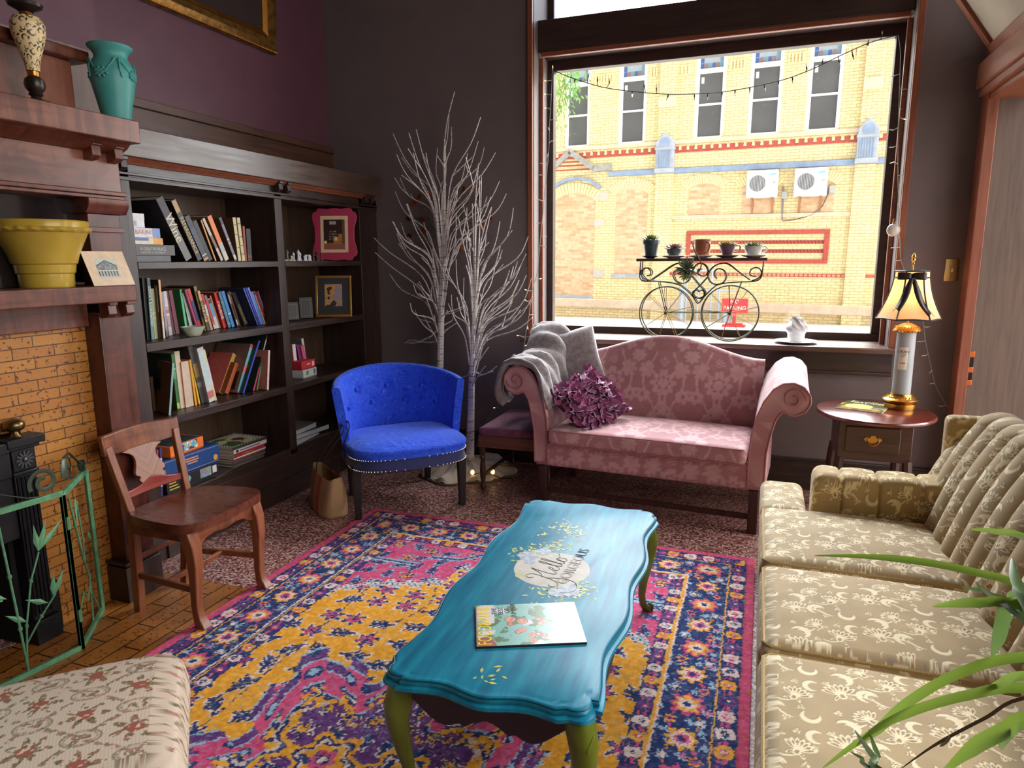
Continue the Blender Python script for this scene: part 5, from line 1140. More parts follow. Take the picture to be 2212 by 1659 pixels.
# ---------------------------------------------------------------- purple bench left of the pink sofa
be = thing('bench', 'low wooden bench with plum upholstered seat beside the pink sofa', 'bench', (-1.45, 4.29, 0))
MB().rbox(-.235, .25, -.31, .31, .375, .432, .025, (14, 16, 6), .012).build('seat', pm('plum damask seat', C(112, 52, 72), .75, var=.35, vs=30, **{'Sheen Weight': .3}), be)
MB().box(-.235, .25, -.31, -.29, .30, .38).box(-.235, .25, .29, .31, .30, .38).box(-.235, -.215, -.29, .29, .30, .38).box(.23, .25, -.29, .29, .30, .38).build('frame', wood('bench rail', C(86, 48, 34), C(116, 70, 50), .4, axis='x'), be, bev=.003)
for x in (-.215, .23):
    for y in (-.285, .285):
        q = MB(); q.lathe([(.012, 0), (.017, .015), (.02, .03), (.014, .045), (.013, .06), (.018, .085), (.021, .13), (.016, .19), (.013, .21), (.020, .225), (.013, .24), (.02, .262), (.02, .30)], 14, (x, y, 0)); q.build('leg', M_mahl, be)
MB().box(-.215, .23, -.008, .008, .09, .11).box(-.222, -.208, -.285, .285, .09, .11).box(.223, .237, -.285, .285, .09, .11).build('stretcher', M_mahl, be)

# ---------------------------------------------------------------- oval side table, lamp, magazine
sd = thing('side_table', 'oval dark cherry side table with small drawer and brass pull', 'side table', (.63, 4.19, 0))
M_cher = wood('cherry top', C(82, 30, 22), C(112, 46, 34), .2, axis='x', spec=.8, coat=.5); M_cherd = wood('dark cherry body', C(58, 34, 28), C(84, 54, 44), .35, axis='x')
EL = [(.30*math.cos(a), .33*math.sin(a)) for a in [2*PI*i/64 for i in range(64)]]
q = MB(); v = []
for k, z in ((.965, .637), (.995, .643), (1.0, .652), (.985, .660), (.97, .662)): v += [(x*k, y*k, z) for x, y in EL]
n = 64; q.add(v, [(i*n+k, i*n+(k+1) % n, (i+1)*n+(k+1) % n, (i+1)*n+k) for i in range(4) for k in range(n)]+[tuple(range(n-1, -1, -1)), tuple(4*n+k for k in range(n))]); q.build('tabletop', M_cher, sd, ang=30)
MB().box(-.19, .17, -.16, .2, .41, .637).build('body', M_cherd, sd, bev=.004)
dr = MB().box(-.155, .11, -.172, -.158, .455, .60).build('drawer', M_cherd, sd, bev=.004)
q = MB(); q.prism([(-.045, .535), (-.03, .548), (-.018, .54), (-.01, .556), (.01, .556), (.018, .54), (.03, .548), (.045, .535), (.036, .52), (.022, .525), (.012, .508), (-.012, .508), (-.022, .525), (-.036, .52)], -.176, -.172, 'xz', Matrix.Translation((-.022, 0, 0))); pu = q.build('pull_plate', M_brass, dr, bev=.001)
q = MB(); q.tube([(-.05, -.178, .535), (-.048, -.186, .52), (-.035, -.192, .508), (-.022, -.194, .505), (-.009, -.192, .508), (.004, -.186, .52), (.006, -.178, .535)], .004, 8); q.build('bail', M_brass, pu)
for x in (-.175, .155):
    for y in (-.145, .185):
        q = MB(); q.tube([(x, y, .42), (x*1.05, y*1.05, .3), (x*1.02, y*1.02, .18), (x*1.05, y*1.05, .06), (x*1.12, y*1.12, .0)], [.024, .026, .02, .017, .022], 8); q.build('leg', M_mahl, sd)
sm_ = thing('magazine', 'city magazine with pale oval on its cover lying on the side table', 'magazine'); 
p0, p1, p2 = at(1803, 882, Z=.6625), at(1905, 894, Z=.6625), at(1825, 862, Z=.6625)
sm_.matrix_basis = frameM(p0, p1-p0, p2-p0); WW = (p1-p0).length; HH = min(.29, (p2-p0).length)
MB().box(0, WW, 0, HH, 0, .004).build('pages', pm('magazine pages', C(226, 222, 214), .6), sm_)
q = MB(); q.surf(lambda u, v: (WW*u, HH*v, .0045), 70, 80); cv = q.build('front_cover', paintmat('glossy city cover', .2, spec=.6), sm_)
def city(c):
    x, y = c[:, 0]/WW, c[:, 1]/HH; n = fbm(x*6, y*8, 2, 3); o = np.tile(np.array([110., 112, 66]), (len(x), 1)); o = mix(o, (190, 176, 90), sstep(.5, .6, n)); o = mix(o, (70, 62, 50), sstep(.55, .65, fbm(x*5+4, y*5, 6, 2))); o = mix(o, (150, 110, 70), (y < .2)*.6)
    o[(np.hypot((x-.42)/.3, (y-.42)/.24) < 1)] = (226, 218, 150); o[(x > .7) & (x < .95) & (y > .35) & (y < .42)] = (150, 150, 150); return o
paint(cv, city); M_wp = pm('white print', C(244, 244, 240), .4)
words('FoxCities', .075, M_wp, cv, (WW*.52, HH*.82, .0048), (0, 0, 0), sx=.62)
words('TASTE OF', .022, pm('grey print', C(120, 116, 96), .4), cv, (WW*.42, HH*.42, .0048), (0, 0, 0)) if 0 else None

lp = thing('table_lamp', 'table lamp with whisky tin base, cream bell shade and black ribbon', 'lamp', (.77, 4.3, .662))
q = MB(); q.lathe([(.078, 0), (.08, .004), (.08, .03), (.07, .034), (.09, .046), (.094, .052), (.088, .058), (.066, .068), (.06, .078), (.056, .086)], 32); q.build('base', M_brass, lp)
q = MB()
for k in range(26): a = 2*PI*k/26; q.tube([(.088*math.cos(a), .088*math.sin(a), .047), (.066*math.cos(a+.25), .066*math.sin(a+.25), .07)], .0055, 5)
q.build('rope_band', M_brass, lp)
q = MB(); q.lathe([(.0475, .086), (.0475, .43)], 32); tin = q.build('tin_tube', None or pm('pale grey seascape tin', C(158, 164, 170), .45, var=.12, vs=6), lp)
q = MB(); 
def lab(u, v): a = -PI/2-.32-.5+1.0*u; return (.0479*math.cos(a), .0479*math.sin(a), .225+.125*v)
q.surf(lab, 14, 4); lb = q.build('paper_label', pm('cream label', C(222, 216, 200), .6), tin)
aL = -PI/2-.32; eL = Vector((-math.sin(aL), math.cos(aL), 0))
for txt, s_, z in (('OBAN', .019, .325), ('LITTLE', .010, .309), ('BAY', .010, .298)): words(txt, s_, pm('dark label ink', C(60, 60, 70), .6), lb, 0, 0, M=frameM(Vector((.0486*math.cos(aL), .0486*math.sin(aL), z)), eL, (0, 0, 1)), ext=.0002, sx=1.1)
q = MB(); q.box(-.014, .014, -.0003, .0003, -.002, .002, frameM(Vector((.0486*math.cos(aL), .0486*math.sin(aL), .262)), eL, (0, 0, 1)) @ Matrix.Rotation(R(-90), 4, 'X')); q.build('red_mark', pm('red label mark', C(190, 60, 50), .6), lb)
q = MB(); q.lathe([(.05, .43), (.062, .432), (.068, .442), (.062, .455), (.045, .468), (.03, .476), (.012, .482)], 28); cp = q.build('cap', pm('gilt cap', C(206, 150, 76), .3, .8), lp)
q = MB()
for k in range(24): a = 2*PI*k/24; q.tube([(.068*math.cos(a), .068*math.sin(a), .436), (.056*math.cos(a+.2), .056*math.sin(a+.2), .46)], .005, 5)
q.build('rope_band', M_brass, cp)
MB().tube([(0, 0, .48), (0, 0, .80)], .005, 8).build('stem', M_brass, lp)
def shade(u, v):
    a = 2*PI*u+.35; k = 6; t = (a % (2*PI/k))-PI/k; poly = math.cos(PI/k)/math.cos(t); r = (.084+.076*(v**1.9))*(poly*.55+.45); return (r*math.cos(a), r*math.sin(a), .765-.255*v-.004*(v**6)*(abs(t)*k/PI))
q = MB(); q.surf(shade, 72, 22, cu=True)
m, t, b = newmat('cream silk shade'); setp(b, Roughness=.8, **{'Base Color': C(226, 200, 176), 'Emission Color': C(255, 178, 104), 'Emission Strength': .10}); sh = q.build('lamp_shade', m, lp)
tr = N(t, 'ShaderNodeBsdfTranslucent'); tr.inputs[0].default_value = C(250, 205, 150); mxs = N(t, 'ShaderNodeMixShader'); mxs.inputs[0].default_value = .5; t.links.new(b.outputs[0], mxs.inputs[1]); t.links.new(tr.outputs[0], mxs.inputs[2]); t.links.new(mxs.outputs[0], t.nodes['Material Output'].inputs[0])
M_rib = pm('black beaded trim', C(40, 36, 38), .5, var=.4, vs=160); M_rb = pm('black satin ribbon', C(44, 32, 32), .35)
q = MB(); q.tube([shade(i/72, 1) for i in range(72)], .0042, 6, closed=True)
q.tube([shade(i/72, 0) for i in range(72)], .0045, 6, closed=True); q.tube([Vector(shade(i/72, .14))*1 for i in range(72)], .0045, 6, closed=True)
for k in range(6):
    u = (k+.5-.33)/6; q.tube([shade((k*PI/3+PI/6*0)/(2*PI)+.0-.0557, v/10) for v in range(11)], .0042, 6)
q.build('beaded_trim', M_rib, sh)
q = MB(); q.lathe([(.0, .80), (.007, .803), (.005, .812), (.011, .822), (.008, .832), (.012, .842), (.006, .855), (.0, .865)], 14); q.build('finial', M_brass, lp)
def ribbon(a0, a1, v0, v1, w):
    q = MB(); v = []
    for i in range(13):
        t = i/12; a = a0+(a1-a0)*t; vv = v0+(v1-v0)*t; p = Vector(shade(((a-.35)/(2*PI)) % 1, vv)); n_ = Vector((p.x, p.y, 0)).normalized(); s_ = Vector((-n_.y, n_.x, 0)); off_ = n_*(.010+.006*math.sin(t*7)); ww = w*(.45+.55*min(1, t*2.5)); tw = Vector((0, 0, .5))*ww
        v += [p+off_-s_*ww-tw*(1 if a1 < a0 else -1)*0, p+off_+s_*ww]
    nz = (Vector(v[-1])-Vector(v[-2]))*.5; end = (Vector(v[-1])+Vector(v[-2]))/2+Vector((0, 0, .02)); 
    q.add(v+[end], [(2*i, 2*i+1, 2*i+3, 2*i+2) for i in range(11)]+[(22, 23, 26, 24), (23, 25, 26)]); q.add([], []); o = q.build('ribbon_tail', M_rb, sh); s2 = o.modifiers.new('thick', 'SOLIDIFY'); s2.thickness = .0015
af = -PI/2-.18
ribbon(af, af-.42, .12, .84, .018); ribbon(af+.05, af+.72, .1, .92, .017)
for sg in (-1, 1):
    q = MB(); c = Vector(shade(((af-.35)/(2*PI)) % 1, .1)); n_ = Vector((c.x, c.y, 0)).normalized(); s_ = Vector((-n_.y, n_.x, 0)); v = []
    for i in range(13):
        t = i/12*2*PI; p = c+n_*(.014+.012*math.sin(t))+s_*sg*(.034*(1-math.cos(t))/1)*1.0+Vector((0, 0, .004*math.sin(t))); v += [p-Vector((0, 0, .012+.006*math.sin(t/2))), p+Vector((0, 0, .012+.006*math.sin(t/2)))]
    q.add(v, [(2*i, 2*i+1, 2*i+3, 2*i+2) for i in range(12)]); q.build('bow_loop', M_rb, sh)
ll = bpy.data.lights.new('lamp_bulb_light', 'POINT'); ll.energy = 5; ll.color = (1, .66, .36); ll.shadow_soft_size = .03; lo = bpy.data.objects.new('lamp_bulb_light', ll); col.objects.link(lo); lo.parent = lp; lo.location = (0, 0, .63)
q = MB(); q.ball((0, 0, .62), .026, 12, (1, 1, 1.3)); q.build('bulb', emit('warm bulb', C(255, 205, 140), 2.0), lp)
# ---------------------------------------------------------------- books on the shelves
M_page = pm('book pages', C(214, 198, 172), .8, var=.1, vs=200)
_bm = {}
def bmat(c):
    if c not in _bm: _bm[c] = pm('book cloth %d %d %d' % c, C(*c), .45, var=.1, vs=30)
    return _bm[c]
def book_tree(label, t, h, d, spine, cover, group, bands=(), title=None, name='book'):
    o = thing(name, label, 'book', group=group); q = MB(); e = .0028
    q.box(-d, -e, -t/2, -t/2+e, 0, h).box(-d, -e, t/2-e, t/2, 0, h); q.cur = 1; q.box(-e, 0, -t/2, t/2, 0, h)
    for (a, b, k) in bands: q.cur = 2+k; q.box(0, .0006, -t/2*.98, t/2*.98, a*h, b*h)
    q.build('cover', [bmat(cover), bmat(spine)]+[bmat(k) for k in (bands and [x for x in dict.fromkeys(bc_ for bc_ in BANDC.get(label, []))] or [])], o)
    MB().box(-d+.004, -e, -t/2+e, t/2-e, .003, h-.003).build('pages', M_page, o)
    if title:
        txt, sz, colr, zc, sx = title; words(txt, sz, bmat(colr), o, 0, 0, M=frameM(Vector((.0009, 0, h*zc)), (0, 0, -1), (0, 1, 0)), ext=.0002, sx=sx, name='spine_title')
    return o
BANDC = {}
def row(shelf, z, crop, items, group, X=None, dep=.2, S=6.9125):
    ox, oy = crop
    for it in items:
        xt, yt, xb, yb, w, sc, cc, label = it[:8]; opt = it[8] if len(it) > 8 else {}
        pb = (ox+xb/S, oy+yb/S); pt = (ox+xt/S, oy+yt/S)
        if X is None: B_ = at(*pb, Z=z)
        else: B_ = at(*pb, X=X); B_.z = z
        x = min(max(B_.x, -3.0), BX-.012); B2 = at(*pb, X=x); T_ = at(*pt, X=x); bz = z
        dy, dz = T_.y-B2.y, T_.z-max(z, min(B2.z, z+.01)); h = math.hypot(dy, dz); lean = math.atan2(-dy, dz)
        wy = at(pb[0]+w/S/2, pb[1], X=x).y-at(pb[0]-w/S/2, pb[1], X=x).y; t = max(.006, wy*math.cos(lean))
        BANDC[label] = [c for _, _, c in opt.get('bands', ())]; uq = list(dict.fromkeys(BANDC[label]))
        o = book_tree(label, t, h, min(opt.get('d', dep), x+3.165), sc, cc, group, [(a, b, uq.index(c)) for a, b, c in opt.get('bands', ())], opt.get('title'))
        o.location = (x, B2.y, z+.0005+abs(math.sin(lean))*t/2); o.rotation_euler = (lean, 0, R(opt.get('yaw', 0)))
BLK, WHT, CRM_, GLD = (34, 32, 34), (222, 220, 218), (222, 206, 170), (190, 150, 80)
G1 = 'leaning books on the top shelf'
row(1, 1.503, (300, 420), [
 (305, 65, 750, 985, 112, (112, 108, 106), (24, 22, 24), 'thick grey and black wine book leaning on the top shelf', {'bands': [(.72, .995, (48, 34, 44))], 'title': ('Wine', .075, (216, 206, 180), .52, .9), 'd': .25}),
 (512, 85, 915, 985, 72, (52, 44, 38), (40, 30, 24), 'black art book with gold Renaissance lettering on the top shelf', {'bands': [(.80, .99, (176, 140, 88))], 'title': ('RENAISSANCE', .034, (214, 178, 110), .42, .95), 'd': .24}),
 (715, 325, 1010, 980, 80, (62, 64, 80), (30, 32, 42), 'navy hardcover with pale lettering leaning on the black Renaissance book', {'bands': [(.74, .97, (40, 42, 54)), (.11, .13, WHT), (.0, .05, GLD)]}),
 (830, 395, 1075, 985, 62, (38, 34, 32), (206, 140, 50), 'black book with orange cover edge beside the navy hardcover'),
 (930, 370, 1150, 980, 20, (206, 142, 54), (40, 32, 28), 'thin mustard orange paperback on the top shelf'),
 (962, 355, 1245, 985, 40, (196, 182, 172), (60, 44, 40), 'glossy white and brown photo-spined book on the top shelf', {'bands': [(.3, .6, (120, 92, 80))]}),
 (1050, 325, 1318, 985, 66, (200, 198, 194), (122, 72, 40), 'orange-topped grey book leaning on the top shelf', {'bands': [(.40, .995, (232, 128, 54)), (.2, .4, (180, 180, 180)), (.0, .03, (220, 190, 120))]}),
 (1212, 345, 1452, 985, 38, (122, 122, 134), (84, 56, 40), 'grey-blue paperback with white spine lettering on the top shelf', {'bands': [(.85, .98, (60, 60, 64)), (.04, .14, (210, 208, 204)), (.4, .42, WHT), (.5, .52, WHT)]}),
 (1420, 335, 1508, 988, 42, (206, 192, 150), (92, 64, 46), 'cream patterned hardcover, first of two, on the top shelf', {'bands': [(.82, .84, (140, 116, 70)), (.6, .62, (140, 116, 70)), (.3, .32, (140, 116, 70))]}),
 (1484, 340, 1566, 988, 44, (204, 190, 144), (160, 140, 96), 'cream patterned hardcover, second of two, next to a red spine', {'bands': [(.85, .87, (128, 104, 60)), (.55, .57, (128, 104, 60)), (.35, .37, (128, 104, 60)), (.15, .17, (128, 104, 60))]}),
 (1562, 460, 1600, 985, 30, (150, 62, 44), (70, 40, 30), 'dark red book set back at the end of the top shelf'),
 (1630, 500, 1660, 985, 62, (40, 36, 34), (34, 30, 28), 'black book in shadow at the end of the top shelf row', {'bands': [(.1, .2, (110, 50, 36))]}),
], G1, X=-2.835)
# flat pile at the left of the top shelf
z0 = 1.5025; yl = 2.50
for (t, ye, sc, label, ttl, nm) in [
 (.030, 2.725, (92, 92, 98), 'grey glossy volume at the foot of the flat pile on the top shelf', None, 'book'),
 (.052, 2.755, (86, 84, 84), 'charcoal art history volume in the flat pile on the top shelf', ('A CREATIVE PLACE', .021, (206, 206, 204), .6, .85), 'book'),
 (.032, 2.685, (216, 204, 180), 'thin cream book with orange spine end in the flat pile', None, 'book'),
 (.046, 2.672, (214, 212, 220), 'white baking book with blue spine end in the flat pile', ('BAKING', .030, (196, 128, 110), .55, 1.0), 'book'),
 (.066, 2.585, (222, 222, 228), 'small pale card box on top of the flat pile of books', None, 'box')]:
    o = thing(nm, label, nm, (-2.83, (yl+ye)/2, z0), 0, 'flat pile on the top shelf'); L = ye-yl; e = .003; d = .2 if nm == 'book' else .12
    q = MB()
    if nm == 'book':
        q.box(-d, -e, -L/2, L/2, 0, e).box(-d, -e, -L/2, L/2, t-e, t); q.cur = 0; q.box(-e, 0, -L/2, L/2, 0, t); q.build('cover', [bmat(sc)], o, bev=.001)
        MB().box(-d+.004, -e, -L/2+.003, L/2-.003, e, t-e).build('pages', M_page, o)
    else:
        q.box(-d, 0, -L/2, L/2, 0, t-.018); q.build('box_body', bmat(sc), o); MB().box(-d-.001, .001, -L/2-.001, L/2+.001, t-.03, t).build('lid', bmat((226, 224, 226)), o); q = MB(); q.box(0, .0008, -L/2+.02, -L/2+.04, .006, t-.035); q.build('grey_print', bmat((168, 168, 178)), o)
    if 'orange' in label: MB().box(0, .0006, L/2-.055, L/2, .001, t-.001).build('spine_end', bmat((220, 160, 70)), o); MB().box(0, .0006, -L/2+.02, -L/2+.1, t*.55, t-.001).build('blue_stripe', bmat((90, 110, 170)), o)
    if 'baking' in label: MB().box(0, .0006, L/2-.045, L/2, .001, t-.001).build('spine_end', bmat((120, 150, 210)), o)
    if ttl: words(ttl[0], ttl[1], bmat(ttl[2]), o, 0, 0, M=frameM(Vector((.0008, -.005, t*ttl[3])), (0, 1, 0), (0, 0, 1)), ext=.0002, sx=ttl[4], name='spine_title')
    if 'art history' in label: words('THE HISTORY OF WISCONSIN ART', .0115, bmat((206, 206, 204)), o, 0, 0, M=frameM(Vector((.0008, -.005, t*.27)), (0, 1, 0), (0, 0, 1)), ext=.0002, sx=.85, name='spine_title')
    z0 += t+.0008
G2 = 'row of books on the second shelf'
row(2, 1.112, (300, 560), [
 (30, 290, 108, 1205, 36, (128, 108, 62), (40, 34, 24), 'gold and black patterned binder at the start of the second shelf', {'bands': [(.05, .1, BLK), (.3, .33, BLK), (.5, .53, BLK), (.7, .74, BLK)]}),
 (85, 285, 165, 1205, 70, (36, 38, 36), (28, 28, 28), 'wide black hardcover near the start of the second shelf'),
 (142, 285, 214, 1203, 44, (92, 132, 134), (30, 34, 34), 'teal cookery annual with white spine lettering on the second shelf', {'bands': [(.62, .99, (56, 82, 78))], 'title': ("COOK'S ILLUSTRATED", .020, WHT, .55, 1.0)}),
 (205, 440, 265, 1190, 52, (176, 180, 140), (150, 150, 110), 'pale sage green book on the second shelf', {'bands': [(.5, .53, (214, 206, 150)), (.4, .43, (214, 206, 150))]}),
 (244, 390, 312, 1186, 24, (70, 46, 28), (54, 36, 24), 'dark brown book beside the pale sage one on the second shelf'),
 (266, 395, 334, 1184, 20, (96, 80, 54), (36, 30, 26), 'thin gold-lettered brown book on the second shelf', {'bands': [(.5, .97, (196, 178, 140))]}),
 (305, 308, 382, 1184, 28, (220, 168, 118), (44, 38, 34), 'tall thin peach-spined book on the second shelf', {'bands': [(.0, .3, (226, 200, 176))]}),
 (352, 490, 430, 1160, 36, (150, 146, 164), (110, 106, 120), 'lavender grey book left of the white one with red lettering'),
 (385, 482, 480, 1140, 48, (208, 200, 204), (120, 60, 70), 'white book with small red spine lettering above the ceramic bowl', {'bands': [(.62, .64, (180, 70, 80)), (.5, .6, (186, 120, 130)), (.2, .45, (190, 150, 156))]}),
 (408, 450, 522, 1085, 40, (84, 34, 44), (78, 30, 40), 'dark maroon book behind the ceramic bowl'),
 (466, 440, 578, 1080, 52, (120, 36, 62), (96, 34, 46), 'wine red hardcover behind the ceramic bowl'),
 (622, 435, 720, 1080, 32, (84, 190, 132), (60, 120, 70), 'mint green spined book behind the olive cookbook'),
 (668, 492, 800, 1070, 44, (196, 206, 206), (142, 144, 108), 'olive cookbook with pale spine and dark photograph on its front', {'pic': 1}),
 (700, 460, 900, 1082, 34, (172, 56, 92), (120, 40, 60), 'magenta pink book on the second shelf'),
 (742, 450, 938, 1078, 44, (196, 62, 62), (112, 108, 60), 'red and blue book beside the magenta one', {'bands': [(.25, .72, (52, 64, 118)), (.0, .22, (206, 60, 84))]}),
 (836, 410, 1006, 1074, 40, (128, 116, 52), (34, 32, 28), 'big olive brown binder with black top on the second shelf', {'bands': [(.3, .48, (40, 38, 28))], 'd': .26}),
 (892, 478, 1046, 1072, 34, (206, 168, 118), (92, 66, 44), 'cream bistro cookbook with black lettering on the second shelf', {'bands': [(.0, .22, (70, 70, 76))], 'title': ('BISTRO', .034, BLK, .52, 1.0)}),
 (944, 530, 1092, 1062, 34, (196, 160, 124), (130, 40, 40), 'red-topped tan book right of the bistro cookbook', {'bands': [(.72, .99, (190, 44, 56)), (.4, .7, (206, 200, 196))]}),
 (992, 545, 1140, 1046, 36, (190, 70, 68), (90, 60, 40), 'red and white dotted book on the second shelf', {'bands': [(.0, .12, (206, 196, 190)), (.13, .2, (206, 120, 110)), (.86, .98, (120, 116, 116))]}),
 (1045, 600, 1182, 1040, 44, (196, 206, 214), (110, 120, 140), 'short white and sky blue book on the second shelf', {'bands': [(.4, .85, (96, 160, 214)), (.85, .98, (60, 60, 64))]}),
 (1068, 545, 1218, 1032, 20, (196, 136, 76), (88, 54, 36), 'thin tan book left of the bright red one'),
 (1150, 502, 1300, 1030, 62, (204, 46, 46), (150, 34, 40), 'bright red book with white Noelle lettering on the second shelf', {'title': ('Noelle', .045, (240, 226, 220), .5, .9)}),
 (1205, 495, 1360, 1026, 40, (84, 130, 150), (44, 60, 66), 'teal speckled book right of the bright red one', {'bands': [(.7, .72, (150, 180, 190)), (.4, .42, (150, 180, 190)), (.1, .12, (150, 180, 190))]}),
 (1252, 488, 1414, 1020, 44, (60, 136, 206), (26, 30, 40), 'sky blue book on the second shelf', {'bands': [(.36, .40, (206, 216, 226))]}),
 (1328, 505, 1488, 1006, 32, (88, 62, 58), (40, 30, 28), 'brown patterned book beside the sky blue one', {'bands': [(.68, .94, (170, 150, 150)), (.04, .2, (196, 190, 190))]}),
 (1348, 480, 1512, 1004, 18, (84, 58, 42), (60, 42, 34), 'thin brown book behind the patterned one on the second shelf'),
 (1415, 520, 1606, 988, 56, (66, 62, 60), (60, 54, 44), 'black book with yellow title on the second shelf', {'bands': [(.0, .04, (96, 96, 92))], 'title': ("Children's Book", .024, (220, 206, 110), .34, .8)}),
 (1520, 490, 1700, 968, 40, (58, 50, 40), (58, 48, 38), 'dark khaki album leaning on the blue paperbacks', {'d': .25}),
 (1570, 440, 1784, 985, 22, (116, 136, 220), (40, 44, 80), 'pale blue paperback, first of three matching ones'),
 (1600, 435, 1808, 984, 22, (70, 84, 190), (40, 44, 80), 'mid blue paperback, middle of three matching ones'),
 (1636, 432, 1834, 982, 24, (130, 140, 214), (40, 44, 80), 'pale blue paperback, last of three matching ones'),
 (1688, 495, 1862, 978, 26, (80, 148, 214), (40, 50, 80), 'light blue book right of the three matching paperbacks'),
 (1720, 490, 1888, 972, 18, (206, 150, 130), (130, 40, 40), 'salmon thin book near the end of the second shelf', {'bands': [(.9, .99, (180, 40, 44))]}),
 (1745, 488, 1912, 966, 16, (170, 60, 50), (110, 40, 36), 'thin red book near the end of the second shelf'),
 (1776, 488, 1934, 962, 22, (130, 110, 150), (70, 60, 80), 'dull purple book at the end of the second shelf'),
 (1905, 432, 1946, 955, 22, (84, 56, 38), (70, 48, 34), 'brown picture book standing at the end of the second shelf'),
], G2, dep=.19)
G3 = 'books on the third shelf'
row(3, .7225, (300, 700), [
 (185, 760, 232, 1250, 40, (110, 84, 66), (80, 60, 48), 'small brown worn book in the left corner of the third shelf'),
 (485, 585, 462, 1368, 24, (150, 196, 196), (158, 96, 36), 'orange picture book turned to show its cover on the third shelf', {'yaw': -24, 'd': .3, 'pic': 2}),
 (502, 450, 596, 1276, 38, (50, 116, 62), (30, 48, 34), 'green spined book on the third shelf', {'bands': [(.02, .12, (180, 200, 90)), (.72, .74, (200, 214, 180)), (.55, .7, (96, 150, 104))]}),
 (566, 410, 664, 1256, 76, (206, 190, 166), (190, 176, 150), 'thick cream book turned spine-in beside the green one'),
 (690, 560, 764, 1236, 120, (208, 184, 164), (206, 96, 50), 'very thick book with pale page edges facing out', {'bands': []}),
 (766, 535, 858, 1216, 26, (220, 164, 40), (206, 90, 40), 'yellow orange paperback on the third shelf'),
 (800, 640, 908, 1196, 22, (226, 190, 60), (200, 160, 60), 'thin bright yellow booklet on the third shelf'),
 (760, 320, 976, 1182, 66, (74, 70, 72), (52, 42, 36), 'dark grey hardcover with gold title on the third shelf', {'bands': [(.0, .06, (96, 92, 92))], 'title': ('RIVIERA', .03, (206, 160, 90), .55, .9)} if 0 else {'bands': [(.45, .68, (150, 118, 70)), (.27, .36, (120, 116, 116))]}),
 (832, 430, 1010, 1168, 34, (136, 120, 110), (110, 50, 60), 'taupe book left of the white one with teal lettering'),
 (912, 362, 1098, 1166, 90, (206, 206, 206), (150, 150, 150), 'thick white book with teal spine lettering on the third shelf', {'bands': [(.35, .94, (190, 206, 208)), (.07, .2, (206, 120, 120))]}),
 (975, 388, 1156, 1146, 26, (214, 196, 130), (200, 196, 180), 'slim pale yellow book leaning on the third shelf', {'bands': [(.3, .75, (206, 208, 214))]}),
 (1432, 465, 1226, 1055, 66, (220, 176, 96), (206, 100, 92), 'salmon red paperback with yellow spine leaning to the right', {'title': ('Sauces', .03, (150, 110, 60), .6, .8)} if 0 else {'d': .24}),
 (1470, 605, 1312, 1058, 66, (180, 92, 48), (150, 76, 44), 'small rust orange book behind the salmon paperback'),
 (1692, 318, 1486, 1044, 44, (120, 190, 206), (128, 96, 88), 'large brown picture book with black figures and light blue spine', {'bands': [(.42, .56, (230, 130, 116)), (.93, 1.0, (206, 84, 90)), (.0, .03, (206, 70, 84))], 'd': .29, 'pic': 3}),
 (1802, 258, 1562, 1044, 24, (60, 80, 190), (38, 48, 44), 'royal blue thin book leaning to the right on the third shelf', {'d': .28}),
 (1918, 172, 1712, 1006, 20, (54, 50, 50), (40, 50, 44), 'black and pink thin book leaning steeply to the right', {'bands': [(.0, .42, (214, 70, 140)), (.62, .92, (150, 150, 150))], 'd': .25}),
 (1838, 560, 1768, 992, 16, (110, 180, 110), (140, 80, 40), 'thin green booklet near the end of the third shelf'),
 (1948, 395, 1926, 984, 26, (226, 206, 196), (176, 112, 98), 'salmon covered book with white spine ending the third shelf row', {'d': .22}),
], G3, dep=.2)
G4 = 'upright books in the right bay'
row(4, .7225, (240, 380), [
 (1558, 1440, 1590, 1716, 26, (222, 220, 222), (190, 90, 90), 'white book at the start of the right bay row', {'d': .19}),
 (1582, 1450, 1612, 1706, 18, (200, 122, 64), (150, 90, 60), 'orange brown thin book in the right bay', {'d': .19}),
 (1600, 1450, 1650, 1702, 34, (124, 52, 120), (100, 40, 96), 'purple book in the right bay', {'d': .19}),
 (1632, 1452, 1682, 1698, 26, (206, 96, 130), (150, 60, 90), 'pink book at the end of the right bay row', {'d': .19}),
 (1632, 1390, 1676, 1690, 18, (210, 210, 212), (100, 100, 100), 'tall white book behind the pink one in the right bay', {'d': .24}),
], G4, S=3.95)

# pictures on cover boards
def cover_pic(o, z0, z1, x0, x1, colr, name='cover_picture'):
    h = max(v.co.z for v in o.children[0].data.vertices); d = -min(v.co.x for v in o.children[0].data.vertices); t = max(v.co.y for v in o.children[0].data.vertices)
    q = MB(); q.box(-d*x1, -d*x0, -t-.0008, -t, h*z0, h*z1); q.build(name, pm('cover print', C(*colr), .4, var=.7, vs=40), o)
for o in list(col.objects):
    lb_ = o.get('label', '')
    if lb_.startswith('olive cookbook'): cover_pic(o, .42, .72, .02, .98, (60, 46, 38))
    if lb_.startswith('orange picture book'): cover_pic(o, .42, .85, .45, .9, (46, 40, 40))
    if lb_.startswith('large brown picture book'):
        for a, b, c_, d_ in ((.05, .42, .1, .2), (.5, .68, .12, .22), (.78, .93, .08, .2), (.88, .92, .22, .34)): cover_pic(o, a, b, c_, d_, (24, 20, 20), 'black_figure')

